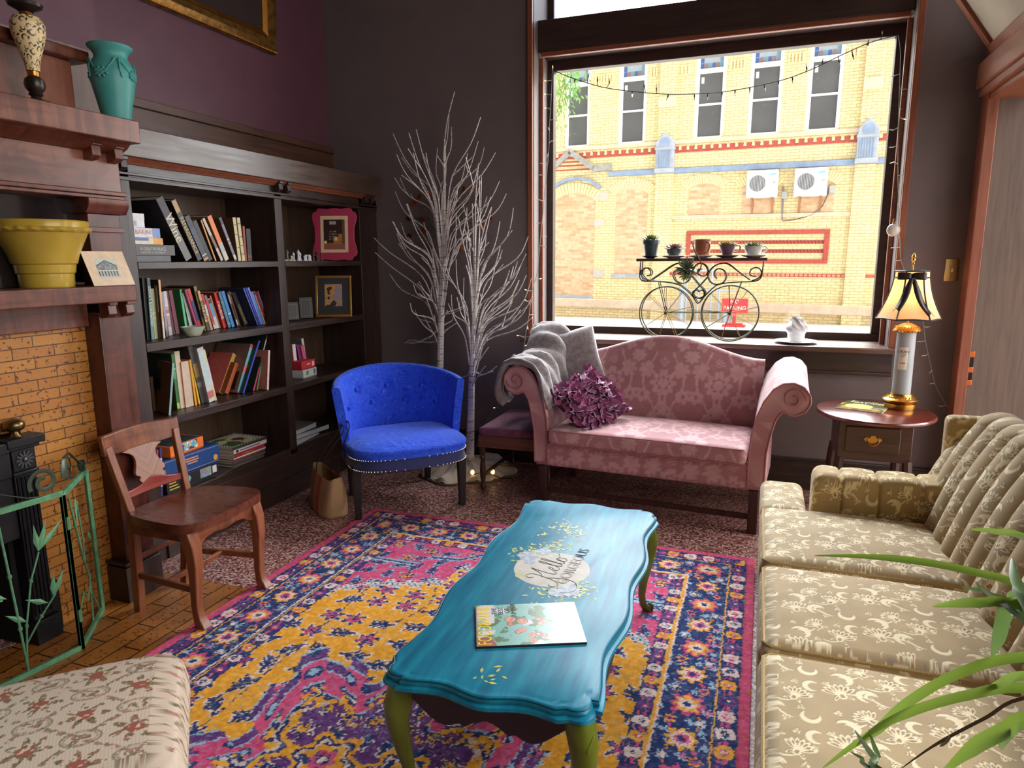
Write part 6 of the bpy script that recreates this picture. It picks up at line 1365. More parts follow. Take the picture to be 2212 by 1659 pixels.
# ceramic bowl, games, magazines, frames, chess
z2 = 1.1115; bp = at(396, 725, Z=z2); bp.x = -2.835
q = MB(); q.lathe([(.03, 0), (.036, .003), (.046, .02), (.057, .045), (.060, .052), (.056, .052), (.046, .03), (.036, .012), (.0, .01)], 32, sx=.9, sy=1.12, wob=lambda a, i: 1+(.03*math.cos(8*a) if i > 2 else 0))
o = q.build('ceramic_bowl', pm('celadon glaze', C(170, 178, 158), .25, var=.15, vs=18, spec=.6), None, loc=(-2.84, bp.y, z2)); tag(o, 'small pale green ceramic bowl before the maroon books on the second shelf', 'bowl')
zb = .3155
def gbox(label, y0, y1, z, h, d, x, c, rz=0, group='game boxes on the bottom shelf', name='game_box'):
    o = thing(name, label, 'box', (x, (y0+y1)/2, z), R(rz), group); L = y1-y0
    MB().box(-d, 0, -L/2, L/2, 0, h*.35).build('box_base', bmat(tuple(int(k*.75) for k in c)), o, bev=.001); MB().box(-d-.001, .0015, -L/2-.0015, L/2+.0015, h*.12, h).build('lid', bmat(c), o, bev=.0015); return o, L
y = lambda px, py: at(px, py, X=-2.84).y
o, L = gbox('black puzzle box at the foot of the game stack on the bottom shelf', 2.56, 2.92, zb, .075, .26, -2.83, (38, 40, 42))
M_pic = paintmat('puzzle print', .4)
q = MB(); q.surf(lambda u, v: (.0022, .045+.08*u, .02+.05*v), 24, 16); p_ = q.build('picture_print', M_pic, o); paint(p_, lambda c: np.stack([90+120*fbm(c[:, 1]*60, c[:, 2]*80, 1), 110+100*fbm(c[:, 1]*60, c[:, 2]*80, 2), 110+110*fbm(c[:, 1]*50, c[:, 2]*90, 3)], 1))
q = MB()
for k in range(6): a = k*PI/3; q.ball((.002, -.035+.011*math.cos(a), .045+.011*math.sin(a)), .006, 8, (.2, 1, 1))
q.ball((.002, -.035, .045), .009, 8, (.2, 1, 1)); q.build('puzzle_emblem', bmat((110, 190, 190)), o); MB().box(.0016, .0022, .135, .165, .025, .065).build('barcode_panel', bmat(WHT), o)
q = MB()
for k in range(3): q.box(.0016, .0022, -.165, -.12+.01*k, .05-.016*k, .056-.016*k)
q.build('yellow_print', bmat((214, 176, 60)), o)
o, L = gbox('navy blue boxed game with gold lettering, middle of the game stack', 2.55, 2.93, zb+.0765, .105, .27, -2.825, (34, 70, 130))
words('Trivial', .036, bmat((226, 150, 96)), o, 0, 0, M=frameM(Vector((.0022, -.01, .066)), (0, 1, 0), (0, 0, 1)), sx=.8, shear=.25) if 0 else None
q = MB()
for k, (a, b) in enumerate(((-.055, .035), (-.05, .04), (-.04, .03))): q.box(.0016, .0022, a, b, .072-.013*k, .079-.013*k)
q.build('gold_lettering', bmat((214, 150, 110)), o); MB().lathe([(.0, 0), (.016, .0), (.016, .0008), (0, .0008)], 20, M=Matrix.Translation((.0016, .16, .035)) @ Matrix.Rotation(R(90), 4, 'Y')).build('gold_roundel', bmat((226, 160, 70)), o)
q = MB(); q.box(.0016, .0020, -.18, .18, .012, .015).box(.0016, .0020, -.185, .185, .095, .098); q.build('trim_line', bmat((150, 150, 180)), o)
o, L = gbox('orange and blue boxed game on top of the game stack', 2.60, 2.84, zb+.183, .062, .22, -2.835, (236, 120, 50), 4)
q = MB(); q.surf(lambda u, v: (.0022, -.075+.15*u, .016+.044*v), 40, 14); p_ = q.build('printed_panel', M_pic, o)
def gp_(c):
    n = fbm(c[:, 1]*45, c[:, 2]*45, 4, 2); o_ = np.tile(np.array([96., 170, 210]), (len(c), 1)); o_[n > .5] = (240, 200, 70); o_[(n > .56)] = (60, 70, 110); o_[n < .33] = (235, 235, 230); return o_
paint(p_, gp_); MB().box(-.21, -.01, -.11, .11, .0622, .063).build('top_print', pm('dark game print', C(60, 74, 84), .4, var=.6, vs=30), o)
for (ya, la, c_, lb_) in ((2.50, 8, (196, 60, 66), 'thin red board game leaning behind the chair on the bottom shelf'), (2.535, 5, (58, 56, 120), 'thin blue board game leaning behind the chair on the bottom shelf')):
    o = thing('game_board', lb_, 'box', (-2.84, ya, zb+.001), group='leaning game boards'); o.rotation_euler = (R(-la), 0, 0)
    MB().box(-.26, 0, -.007, .007, 0, .25).build('lid', bmat(c_), o, bev=.001); MB().box(0, .0006, -.005, .005, .05, .2).build('spine_lettering', bmat((214, 206, 210)), o)
zc = zb+.0005
mags = [(.008, 0, (120, 112, 106), .27, .235), (.010, 3, (96, 88, 84), .28, .24), (.016, -2, (92, 80, 74), .27, .235), (.012, 2, (120, 70, 78), .28, .26), (.010, -1, (214, 206, 200), .27, .25), (.022, 1, (170, 46, 50), .26, .20), (.024, -1, (206, 200, 204), .28, .24)]
nmz = ['bottom', 'second', 'third', 'mauve fourth', 'white fifth', 'red sixth', 'white seventh']
for k, (t_, rz_, c_, L, d) in enumerate(mags):
    o = thing('book' if t_ > .013 else 'magazine', '%s volume counting up the flat pile right of the game boxes' % nmz[k], 'book' if t_ > .013 else 'magazine', (-2.835, 3.17+.004*k, zc), R(rz_), 'flat pile on the bottom shelf')
    q = MB(); q.box(-d, 0, -L/2, L/2, 0, .0015).box(-d, 0, -L/2, L/2, t_-.0015, t_).box(-.0015, 0, -L/2, L/2, 0, t_); q.build('cover', bmat(c_), o); MB().box(-d+.002, -.0016, -L/2+.002, L/2-.002, .0015, t_-.0015).build('pages', M_page, o)
    if k == 6: MB().box(0, .0006, -.12, -.10, .004, t_-.004).build('black_mark', bmat(BLK), o); MB().box(0, .0006, -.09, .08, .008, t_-.008).build('spine_lettering', bmat((120, 100, 110)), o)
    if k == 5: MB().box(0, .0006, -.06, .02, .008, t_-.010).build('spine_lettering', bmat((200, 120, 80)), o)
    zc += t_+.0004
o = thing('book', 'picture book with black and white checked edge topping the flat pile', 'book', (-2.835, 3.19, zc), R(-2), 'flat pile on the bottom shelf')
MB().box(-.25, -.001, -.139, .139, .002, .014).build('pages', M_page, o)
q = MB(); q.surf(lambda u, v: (-.252+.253*v, -.14+.28*u, .0155), 84, 76); p_ = q.build('cover', M_pic, o)
def chk(c):
    x, y_ = -c[:, 0]/.253, (c[:, 1]+.14)/.28; o_ = np.tile(np.array([196., 190, 120]), (len(c), 1)); n = fbm(x*5, y_*6, 2, 2); o_[n > .52] = (70, 96, 60); o_[(n < .36)] = (210, 206, 196); o_[(np.hypot(x-.5, y_-.62) < .14)] = (140, 44, 50)
    e = np.minimum(np.minimum(x, 1-x), np.minimum(y_, 1-y_)); m = e < .085; k = (np.floor((c[:, 0]+1)/.011)+np.floor((c[:, 1]+1)/.011)) % 2; o_[m & (k > 0)] = (232, 228, 216); o_[m & (k < 1)] = (28, 26, 26); return o_
paint(p_, chk); q = MB(); q.box(-.001, .0, -.14, .14, 0, .0155); q.build('spine', bmat((60, 54, 50)), o)
o = tag(MB().box(-.26, 0, -.12, .12, 0, .004).build('magazine', bmat((86, 78, 74)), None, loc=(-2.815, 2.99, zb+.001), rz=R(9)), 'dark magazine with curled edge under the flat pile on the bottom shelf', 'magazine')
# right bay: boxes, books, chess set, pictures
zr = .7222; ya = at(700, 805, Z=zr).y
o, L = gbox('white card box with green print under the red box', 3.77, 3.94, zr, .058, .11, -2.87, (206, 204, 208), 6, 'card boxes in the right bay', 'card_box')
MB().box(.0016, .0022, -.05, -.02, .02, .05).build('green_print', bmat((96, 150, 100)), o); MB().box(.0016, .0022, .045, .07, .015, .05).build('barcode_panel', bmat((110, 110, 110)), o)
o, L = gbox('red card box on top of the white card box', 3.765, 3.925, zr+.0585, .058, .11, -2.872, (196, 56, 62), 4, 'card boxes in the right bay', 'card_box')
MB().box(.0016, .0022, .045, .07, .015, .045).build('barcode_panel', bmat((222, 190, 190)), o); MB().box(.0016, .0022, -.02, .02, .03, .038).build('white_print', bmat((226, 190, 190)), o)
zl = .3152
def flatb(label, y0, y1, z, t_, d, c_, cat='book', rz=0, x=-2.83):
    o = thing(cat, label, cat, (x, (y0+y1)/2, z), R(rz), 'flat pile in the lower right bay'); L = y1-y0
    q = MB(); q.box(-d, 0, -L/2, L/2, 0, .002).box(-d, 0, -L/2, L/2, t_-.002, t_).box(-d, -d+.002, -L/2, L/2, 0, t_); q.build('cover', bmat(c_), o); MB().box(-d+.003, -.004, -L/2+.003, L/2-.003, .002, t_-.002).build('pages', pm('grey white pages', C(196, 196, 200), .7), o); return o
flatb('white magazine with dark cover photograph at the foot of the lower pile', 3.585, 3.90, zl, .012, .25, (214, 212, 214), 'magazine', 8)
o = flatb('black bound book with white pages in the lower right bay pile', 3.66, 4.0, zl+.0125, .035, .24, (44, 42, 46), 'book', -4, -2.85); flatb('worn grey book on top of the lower right bay pile', 3.62, 3.9, zl+.048, .034, .22, (120, 108, 106), 'book', 5, -2.86)
# chess pieces on the top shelf of the right bay
cb2 = tag(MB().box(-.05, 0, -.06, .06, 0, .010).build('chess_box', bmat((176, 150, 104)), None, loc=(-2.83, 3.65, 1.5025)), 'flat tan wooden chess box under the front of the chessmen', 'box')
M_cw = pm('white chess stone', C(222, 222, 230), .3); M_cb = pm('brown chess stone', C(86, 62, 58), .35)
PR = {'pawn': [(.010, 0), (.010, .004), (.006, .008), (.0045, .02), (.007, .024), (.0065, .031), (.0, .035)], 'rook': [(.012, 0), (.012, .005), (.008, .01), (.007, .028), (.010, .031), (.010, .041), (.0, .041)], 'bishop': [(.012, 0), (.012, .005), (.007, .01), (.005, .032), (.008, .036), (.008, .045), (.003, .054), (.0, .056)], 'king': [(.013, 0), (.013, .006), (.008, .012), (.0055, .042), (.009, .046), (.011, .06), (.004, .063), (.003, .072), (.0, .072)]}
wl = [('king', 'tall white king'), ('pawn', 'white pawn'), ('bishop', 'white bishop'), ('pawn', 'white pawn'), ('rook', 'white rook'), ('pawn', 'white pawn'), ('rook', 'white rook'), ('pawn', 'white pawn')]
for k, ((kd, nm), px) in enumerate(zip([('pawn', 0), ('bishop', 0), ('king', 0), ('bishop', 0), ('pawn', 0), ('rook', 0), ('rook', 0), ('pawn', 0)], (630, 638, 645, 652, 658, 664, 668, 674))):
    p = at(px, 561, X=-2.86); o = MB().lathe(PR[kd], 14).build('chess_piece', M_cw, None, loc=(-2.86-.012*(k % 2), p.y, 1.503)); tag(o, 'white stone %s, number %s from the left in the row of chessmen' % (kd, ('one', 'two', 'three', 'four', 'five', 'six', 'seven', 'eight')[k]), 'chess piece', 'white chessmen')
for k, (kd, px) in enumerate(zip(('bishop', 'king', 'pawn', 'bishop', 'rook', 'pawn', 'pawn', 'rook'), (677, 682, 687, 691, 695, 700, 705, 710))):
    p = at(px, 560, X=-2.90); o = MB().lathe(PR[kd], 14).build('chess_piece', M_cb, None, loc=(-2.90+.014*(k % 2), p.y, 1.503)); tag(o, 'dark brown %s, number %s counting from the white chessmen' % (kd, ('one', 'two', 'three', 'four', 'five', 'six', 'seven', 'eight')[k]), 'chess piece', 'brown chessmen')
o = MB().lathe(PR['king'], 14).build('chess_piece', pm('grey chess stone', C(110, 112, 112), .4), None, loc=(-2.84, at(621, 561, X=-2.84).y, 1.503)); tag(o, 'grey stone chess piece standing next to the bookcase upright', 'chess piece')
# pink frame, gold frame, small dark frames
pk = thing('picture_frame', 'pink scalloped picture frame holding a photograph of an armchair', 'picture frame', (-2.80, 4.12, 1.5035), 0)
w2, h2 = .155, .36
def scal():
    P_ = []
    for x, y_, a0 in ((w2, .02, 0), (w2, h2-.02, 0), (-w2, h2-.02, 0), (-w2, .02, 0)): pass
    pts = [(-.10, 0), (-.06, .006), (0, -.0), (.06, .006), (.10, 0), (.118, .004), (.125, .022), (.145, .03), (.156, .055), (.150, .09), (.138, .13), (.136, .18), (.138, .23), (.150, .27), (.156, .305), (.145, .33), (.125, .338), (.118, .356), (.10, .36), (.05, .354), (0, .36), (-.05, .354), (-.10, .36), (-.118, .356), (-.125, .338), (-.145, .33), (-.156, .305), (-.150, .27), (-.138, .23), (-.136, .18), (-.138, .13), (-.150, .09), (-.156, .055), (-.145, .03), (-.125, .022), (-.118, .004)]
    return pts
def facecam(o, tilt=8, yaw=0):
    d = CAM-o.location; o.rotation_euler = (R(-tilt), 0, math.atan2(d.y, d.x)+PI/2+R(yaw))
facecam(pk, 7, -14)
MB().prism(scal(), -.012, .006, 'xz').build('frame', pm('raspberry pink frame', C(176, 52, 86), .5), pk, bev=.003)
MB().box(-.095, .095, -.0135, -.012, .055, .305).build('mat_board', bmat((226, 196, 160)), pk)
q = MB(); q.surf(lambda u, v: (-.073+.146*u, -.014, .075+.205*v), 60, 84); p_ = q.build('photograph', paintmat('photo print', .25), pk)
def phot(c):
    x, y_ = (c[:, 0]+.073)/.146, (c[:, 2]-.075)/.205; o_ = np.tile(np.array([58., 42, 40]), (len(c), 1)); o_ = mix(o_, (150, 96, 84), (y_ < .22)*1.)
    o_[(x > .25) & (x < .62) & (y_ > .3) & (y_ < .62)] = (70, 56, 50); m = (x > .25) & (x < .62) & (y_ > .32) & (y_ < .62) & ((y_*12 % 1) < .45) & (fbm(x*40, y_*8, 1, 1) > .4); o_[m] = (150, 140, 120)
    o_[(x > .45) & (x < .85) & (y_ > .18) & (y_ < .40)] = (176, 110, 48); o_[(x > .68) & (x < .85) & (y_ > .3) & (y_ < .52)] = (186, 120, 52); o_[(x > .5) & (x < .66) & (y_ > .3) & (y_ < .42)] = (206, 200, 190)
    o_[(x > .28) & (x < .58) & (y_ > .84) & (y_ < .94)] = (176, 168, 160); o_[(np.hypot((x-.08)*.7, y_-.25) < .05)] = (255, 220, 130); o_[(x > .88) & (y_ > .2)] = (110, 80, 66); return o_
paint(p_, phot)
pg = thing('picture_frame', 'gold picture frame with dark mat and small print on the lower right bay shelf', 'picture frame', (-2.82, 4.10, 1.113), 0); facecam(pg, 9, -10)
q = MB()
for a in ((-.125, .125, 0, .018), (-.125, .125, .272, .29)): q.box(a[0], a[1], -.014, .004, a[2], a[3])
q.box(-.125, -.109, -.014, .004, .018, .272).box(.109, .125, -.014, .004, .018, .272); q.build('frame', pm('gold frame', C(190, 140, 66), .35, .7), pg, bev=.003)
MB().box(-.109, .109, -.008, .0, .018, .272).build('mat_board', pm('dark mat', C(62, 62, 66), .12, spec=.8), pg); q = MB(); q.surf(lambda u, v: (-.06+.12*u, -.0095, .075+.155*v), 30, 36); p_ = q.build('print', paintmat('old print', .2), pg)
def oldp(c):
    x, z_ = c[:, 0]*30, c[:, 2]*30; n = fbm(x, z_, 3, 3); o_ = np.tile(np.array([206., 150, 84]), (len(c), 1)); o_ = mix(o_, (150, 140, 150), sstep(.5, .6, n)); o_[n < .34] = (70, 56, 60); return o_
paint(p_, oldp)
for k, (px, w_f, h_f, yw) in enumerate(((662, .09, .145, 6), (632, .085, .12, 12))):
    p = at(px, 678, X=-2.95); o = thing('picture_frame', ('small black picture frame left of the gold one' if k == 0 else 'little black lettered frame next to the bookcase upright'), 'picture frame', (-2.95, p.y, 1.1125)); facecam(o, 8, yw)
    MB().box(-w_f/2, w_f/2, -.008, .004, 0, h_f).build('frame', bmat((40, 34, 34)), o, bev=.002); MB().box(-w_f/2+.012, w_f/2-.012, -.0095, -.008, .014, h_f-.014).build('inner_line', bmat((96, 92, 92)), o); MB().box(-w_f/2+.016, w_f/2-.016, -.0105, -.0095, .018, h_f-.018).build('picture', bmat((44, 40, 42)), o)
# mantel pieces
va = thing('vase', 'turquoise urn-shaped vase with garland relief on the top mantel shelf', 'vase', (-2.505, 2.205, 2.0725))
M_teal = pm('matt turquoise glaze', C(70, 152, 148), .45, var=.12, vs=8)
q = MB(); q.lathe([(.052, 0), (.054, .004), (.058, .03), (.070, .09), (.080, .14), (.082, .17), (.078, .195), (.066, .222), (.060, .232), (.060, .243), (.068, .258), (.079, .268), (.082, .276), (.078, .279), (.066, .268), (.055, .24), (.05, .2)], 40); q.build('body', M_teal, va)
q = MB()
for s_ in range(4):
    a0 = -PI/2-.35+s_*PI/2
    q.tube([(.0815*math.cos(a0+t*1.4)*(1-.06*(t < .1)), .0815*math.sin(a0+t*1.4), .222-.055*math.sin(PI*t)) for t in [i/12 for i in range(13)]], .003, 6)
    for k in range(22):
        t = .35+.35*(k % 8)/7; q.ball((.083*math.cos(a0+t*1.4), .083*math.sin(a0+t*1.4), .166-.008*(k//8)-.0+.006*((k*7) % 3)), .0065, 7)
    q.tube([(.078*math.cos(a0), .078*math.sin(a0), .222), (.083*math.cos(a0-.03), .083*math.sin(a0-.03), .185), (.084*math.cos(a0+.05), .084*math.sin(a0+.05), .15)], .004, 6)
q.build('garland', M_teal, va)
cs = thing('candlestick', 'tall cream and black scroll-patterned candlestick on the top mantel shelf', 'candlestick', (-2.52, 1.885, 2.0725))
M_ebony = pm('black and gold lacquer', C(40, 30, 26), .3, var=.5, vs=20)
q = MB(); q.lathe([(.050, 0), (.048, .006), (.02, .014), (.015, .022), (.024, .03), (.02, .036), (.031, .05), (.034, .065), (.030, .082), (.018, .092)], 28); q.build('foot', M_ebony, cs)
for pr_ in ([(.0185, .092), (.02, .096), (.02, .108), (.017, .112)], [(.022, .288), (.017, .292), (.022, .30), (.02, .306)]): MB().lathe(pr_, 24).build('gilt_collar', M_gilt2, cs)
q = MB(); q.surf(lambda u, v: ((.022+.032*sstep(0, .8, np.array(v)).item()-.012*max(0, v-.88)/.12)*math.cos(2*PI*u), (.022+.032*sstep(0, .8, np.array(v)).item()-.012*max(0, v-.88)/.12)*math.sin(2*PI*u), .11+.18*v), 110, 90, cu=True); p_ = q.build('patterned_body', paintmat('scroll enamel', .35), cs)
def scro(c):
    a = np.arctan2(c[:, 1], c[:, 0]); A, B = tile_strokes(a*.05+1, c[:, 2]+1, .0523, .06, [(.013, .012, .008, 0, 4.8, .0026), (.039, .03, .009, 1.5, 6.2, .0026), (.013, .042, .007, 2, 7, .0022), (.03, .05, .006, 0, 4.5, .002)], [(.026, .012, .007, .003, 1.2), (.026, .03, .007, .003, 2.0), (.045, .05, .007, .003, .5), (.005, .03, .007, .0028, 2.6)]); o_ = np.tile(np.array([226., 200, 150]), (len(c), 1)); return mix(o_, (44, 34, 30), np.clip(A+B, 0, 1))
paint(p_, scro)
q = MB(); q.lathe([(.02, .306), (.03, .314), (.052, .325), (.056, .335), (.05, .338), (.03, .33), (0, .328)], 28); q.build('drip_pan', M_ebony, cs)
yp = thing('planter', 'mustard yellow ceramic planter with rope rim on the lower mantel shelf', 'planter', (-2.605, 1.90, 1.4085))
M_yel = pm('mustard glaze', C(192, 160, 62), .22, var=.1, spec=.6)
q = MB(); q.lathe([(.090, 0), (.092, .006), (.095, .05), (.100, .055), (.104, .085), (.110, .09), (.118, .12), (.150, .195), (.155, .205), (.16, .212), (.158, .222), (.162, .245), (.158, .25), (.145, .248), (.13, .2), (.09, .06), (0, .05)], 48); q.build('pot', M_yel, yp)
q = MB(); q.lathe([(.157, .205), (.166, .211), (.168, .217), (.164, .223), (.157, .226)], 96, wob=lambda a, i: 1+(.022*math.sin(24*a+i*.6) if 0 < i < 4 else 0)); q.build('rope_rim', M_yel, yp)
cp_ = thing('matted_print', 'matted pencil drawing of a building leaning on the lower mantel shelf', 'picture', (-2.50, 2.115, 1.409))
def card(u, v): return None
e1, e2, e3 = at(204, 617, X=-2.475), at(292, 612, X=-2.475), at(182, 543, X=-2.53); e1.z = e2.z = 1.4095
cp_.matrix_basis = frameM(e1, e2-e1, e3-e1); W_c, H_c = (e2-e1).length, (e3-e1).length
MB().box(0, W_c, 0, H_c, -.002, 0).build('mat_board', bmat((222, 196, 166)), cp_)
q = MB(); q.surf(lambda u, v: (W_c*(.22+.5*u), H_c*(.22+.56*v), .0004), 90, 60); p_ = q.build('drawing', paintmat('pencil drawing', .6), cp_)
def draw(c):
    x, y_ = (c[:, 0]/W_c-.22)/.5, (c[:, 1]/H_c-.22)/.56; o_ = np.tile(np.array([196., 204, 196]), (len(c), 1)); roof = .62+.28*(1-np.abs(x-.5)*2); o_[(y_ < roof)] = (150, 156, 156); o_[np.abs(y_-roof) < .03] = (84, 88, 92); o_[(y_ < .34)] = (190, 192, 186); n = fbm(x*26, y_*16, 2, 2)
    m = (y_ < .34) & (y_ > .1) & (np.sin(x*44) > .1); o_[m] = (84, 86, 90); m = (y_ < roof-.05) & (y_ > .42) & (n > .55); o_[m] = (112, 116, 120); o_[(y_ > .36) & (y_ < .40)] = (226, 226, 216); return o_
paint(p_, draw)
# ---------------------------------------------------------------- bicycle plant stand on the window sill
ZS = .957
bs = thing('bicycle_plant_stand', 'green wire plant stand with two pairs of spoked wheels on the window sill', 'plant stand', (-.40, 4.78, ZS))
M_wire = pm('dark green wire', C(62, 64, 42), .4, .6, var=.3, vs=40); M_wirel = pm('brassy wire', C(120, 104, 66), .35, .8)
M_board = wood('dark shelf board', C(58, 38, 28), C(84, 58, 44), .4, axis='x')
YF, YB = 4.735, 4.825
def cp2(pt, Y): p = at(1340+pt[0]/6.144, 480+pt[1]/6.144, Y=YF); return Vector((p.x, Y, p.z))
SC = {'frame_rail': [(270, 520), (262, 620), (255, 715), (275, 765), (330, 785), (420, 782), (600, 795), (760, 825), (840, 875), (935, 955), (1005, 1055), (1030, 1075), (1058, 1055), (1120, 975), (1250, 855), (1340, 818), (1500, 797), (1750, 787), (1830, 768), (1872, 720), (1890, 620), (1902, 520)],
 'scroll_end': [(390, 782), (310, 745), (268, 680), (290, 625), (350, 608), (400, 650), (392, 700), (352, 708)],
 'scroll_main': [(400, 768), (560, 660), (690, 572), (770, 548), (850, 578), (905, 650), (918, 730), (880, 792), (810, 812), (735, 782), (698, 705), (728, 640), (800, 624), (850, 662), (852, 700)]}
SC2 = {'scroll_end': [(1740, 778), (1825, 745), (1872, 682), (1850, 620), (1790, 604), (1735, 630), (1718, 680), (1750, 712), (1805, 715)],
 'scroll_main': [(1722, 768), (1560, 650), (1440, 562), (1350, 545), (1250, 580), (1180, 650), (1160, 725), (1200, 800), (1280, 826), (1370, 792), (1405, 712), (1370, 640), (1300, 618), (1250, 650), (1245, 700), (1276, 752)],
 'scroll_centre': [(945, 700), (960, 620), (1010, 562), (1070, 548), (1130, 580), (1160, 650), (1130, 705), (1070, 712), (1025, 680), (1030, 630), (1075, 625)],
 'heart_wire': [(942, 710), (1040, 830), (1108, 900), (1122, 960), (1085, 1005), (1025, 1008), (968, 975), (962, 925), (1000, 898), (1045, 925)],
 'heart_wire.': [(1152, 730), (1050, 842), (985, 905), (958, 960), (992, 1000), (1050, 1005), (1105, 975), (1108, 925), (1075, 900), (1040, 925)]}
for Y in (YF+.004, YB):
    for D_ in (SC, SC2):
        for nm_, P_ in D_.items():
            q = MB(); q.tube(smooth([cp2(p_, Y) for p_ in P_], 5), .0042, 6); P(q, nm_.rstrip('.'), M_wire, bs)
    for c_, hub in (((600, 1205), (505, 800)), ((1450, 1212), (1605, 800))):
        C_ = cp2(c_, Y); r_ = C_.z-ZS-.004; q = MB(); q.tube([C_+Vector((r_*math.cos(a), 0, r_*math.sin(a))) for a in [2*PI*i/56 for i in range(56)]], .0042, 6, closed=True); wh = P(q, 'wheel', M_wirel if 0 else M_wire, bs)
        q = MB()
        for k in range(9): a = .25+2*PI*k/9; q.tube([C_, C_+Vector((r_*math.cos(a), 0, r_*math.sin(a)))], .0019, 5)
        P(q, 'spokes', M_wirel, wh)
        q = MB(); q.tube([C_-Vector((0, .012, 0)), C_+Vector((0, .012, 0))], .011, 12); P(q, 'hub', M_wirel, wh)
        q = MB(); q.tube([cp2(hub, Y), C_], .0034, 6); P(q, 'strut', M_wire, bs)
    a, b = cp2((600, 1200), Y), cp2((1450, 1200), Y); q = MB(); q.tube([a, b], .0032, 6); P(q, 'axle_bar', M_wire, bs)
sb0, sb1 = cp2((222, 505), YF), cp2((1952, 500), YF)
ZB = sb0.z+.012
P(MB().box(sb0.x, sb1.x, 4.70, 4.86, ZB-.02, ZB), 'shelf_board', M_board, bs, bev=.003)
def saucer(x, r, label, mat, y=4.78, group='saucers on the bicycle plant stand', z=ZB):
    o = MB().lathe([(r*.45, 0), (r*.5, .003), (r*.9, .012), (r, .016), (r*.98, .018), (r*.85, .013), (r*.45, .006), (0, .006)], 36).build('saucer', mat, None, loc=(x, y, z)); return tag(o, label, 'saucer', group)
M_sauc = pm('white saucer glaze', C(196, 192, 192), .25, spec=.6); M_teald = pm('dark teal glazed pot', C(44, 66, 76), .35); M_sauced = pm('brown saucer glaze', C(110, 96, 96), .3)
def rosette(o, z, n, L, w, mat, up=.5, seed=0, r0=.0, name='succulent'):
    rr = random.Random(seed); q = MB(); z += .012
    for i in range(n):
        a = i*2.399+rr.uniform(-.2, .2); t = i/n; el = (.15+1.2*(1-t))*up+rr.uniform(-.1, .1); l = L*(.65+.45*t); d = Vector((math.cos(a)*math.cos(el), math.sin(a)*math.cos(el), math.sin(el)))
        s_ = Vector((-math.sin(a), math.cos(a), 0))*w; u_ = d.cross(s_).normalized()*w*.5; b0 = Vector((math.cos(a)*r0*t, math.sin(a)*r0*t, z))
        m_ = b0+d*l*.55; tip = b0+d*l+Vector((0, 0, l*.12)); q.add([b0-s_*.5, b0+s_*.5, m_+s_, m_-s_, tip, m_+u_*1.2, m_-u_*1.2], [(0, 1, 2, 6), (0, 6, 3), (1, 0, 5), (1, 5, 2), (0, 3, 5), (3, 6, 4), (6, 2, 4), (2, 5, 4), (5, 3, 4)])
    return q.build(name, mat, o)
M_sg = pm('sage green succulent', C(122, 138, 84), .55, var=.25, vs=60); M_sr = pm('reddish succulent', C(124, 84, 78), .55, var=.4, vs=70); M_sy = pm('olive yellow succulent', C(150, 140, 62), .55, var=.25, vs=60); M_sd = pm('deep green succulent', C(96, 122, 66), .55, var=.3, vs=60); M_soil = pm('potting soil', C(50, 38, 30), .95)
def X_(px): return at(px, 545, Y=4.78).x
px_ = (1406, 1456, 1515, 1571, 1630)
saucer(X_(1405), .058, 'dark teal saucer under the tall flower pot on the plant stand', M_teald); saucer(X_(1456), .086, 'wide white saucer under the small dark bowl on the plant stand', M_sauc); saucer(X_(1514), .088, 'wide white saucer under the brown mug on the plant stand', M_sauc); saucer(X_(1571), .082, 'brown saucer under the plum teacup on the plant stand', M_sauced); saucer(X_(1629), .088, 'white saucer under the pale teacup on the plant stand', M_sauc)
zs = ZB+.007
def potted(name, label, x, prof, mat, plant, hz, handle=None, soil=.85):
    o = thing(name, label, 'potted plant', (x, 4.78, zs), 0, 'succulents on the bicycle plant stand'); q = MB(); q.lathe(prof, 32); q.build('pot' if 'pot' in name else 'cup', mat, o)
    r_ = max(r for r, z in prof); MB().lathe([(0, hz-.008), (r_*soil, hz-.008), (r_*soil, hz-.004), (0, hz-.003)], 20).build('soil', M_soil, o)
    if handle: q = MB(); q.tube(smooth([Vector(h_) for h_ in handle], 5), .0042, 8); q.build('handle', mat, o)
    plant(o, hz); return o
potted('potted_succulent', 'green succulent in a dark teal flower pot, first on the plant stand', X_(1406), [(.034, 0), (.038, .004), (.05, .085), (.058, .087), (.059, .115), (.054, .117), (.05, .1), (0, .1)], M_teald, lambda o, z: rosette(o, z-.005, 34, .055, .009, M_sg, .9, 1, .02), .108)
potted('potted_succulent', 'reddish spiky succulent in a small dark bowl, second on the plant stand', X_(1456), [(.026, 0), (.034, .004), (.048, .03), (.053, .055), (.05, .056), (.044, .04), (0, .04)], pm('slate glaze bowl', C(58, 62, 68), .3), lambda o, z: rosette(o, z-.006, 44, .055, .007, M_sr, .75, 2, .03), .05)
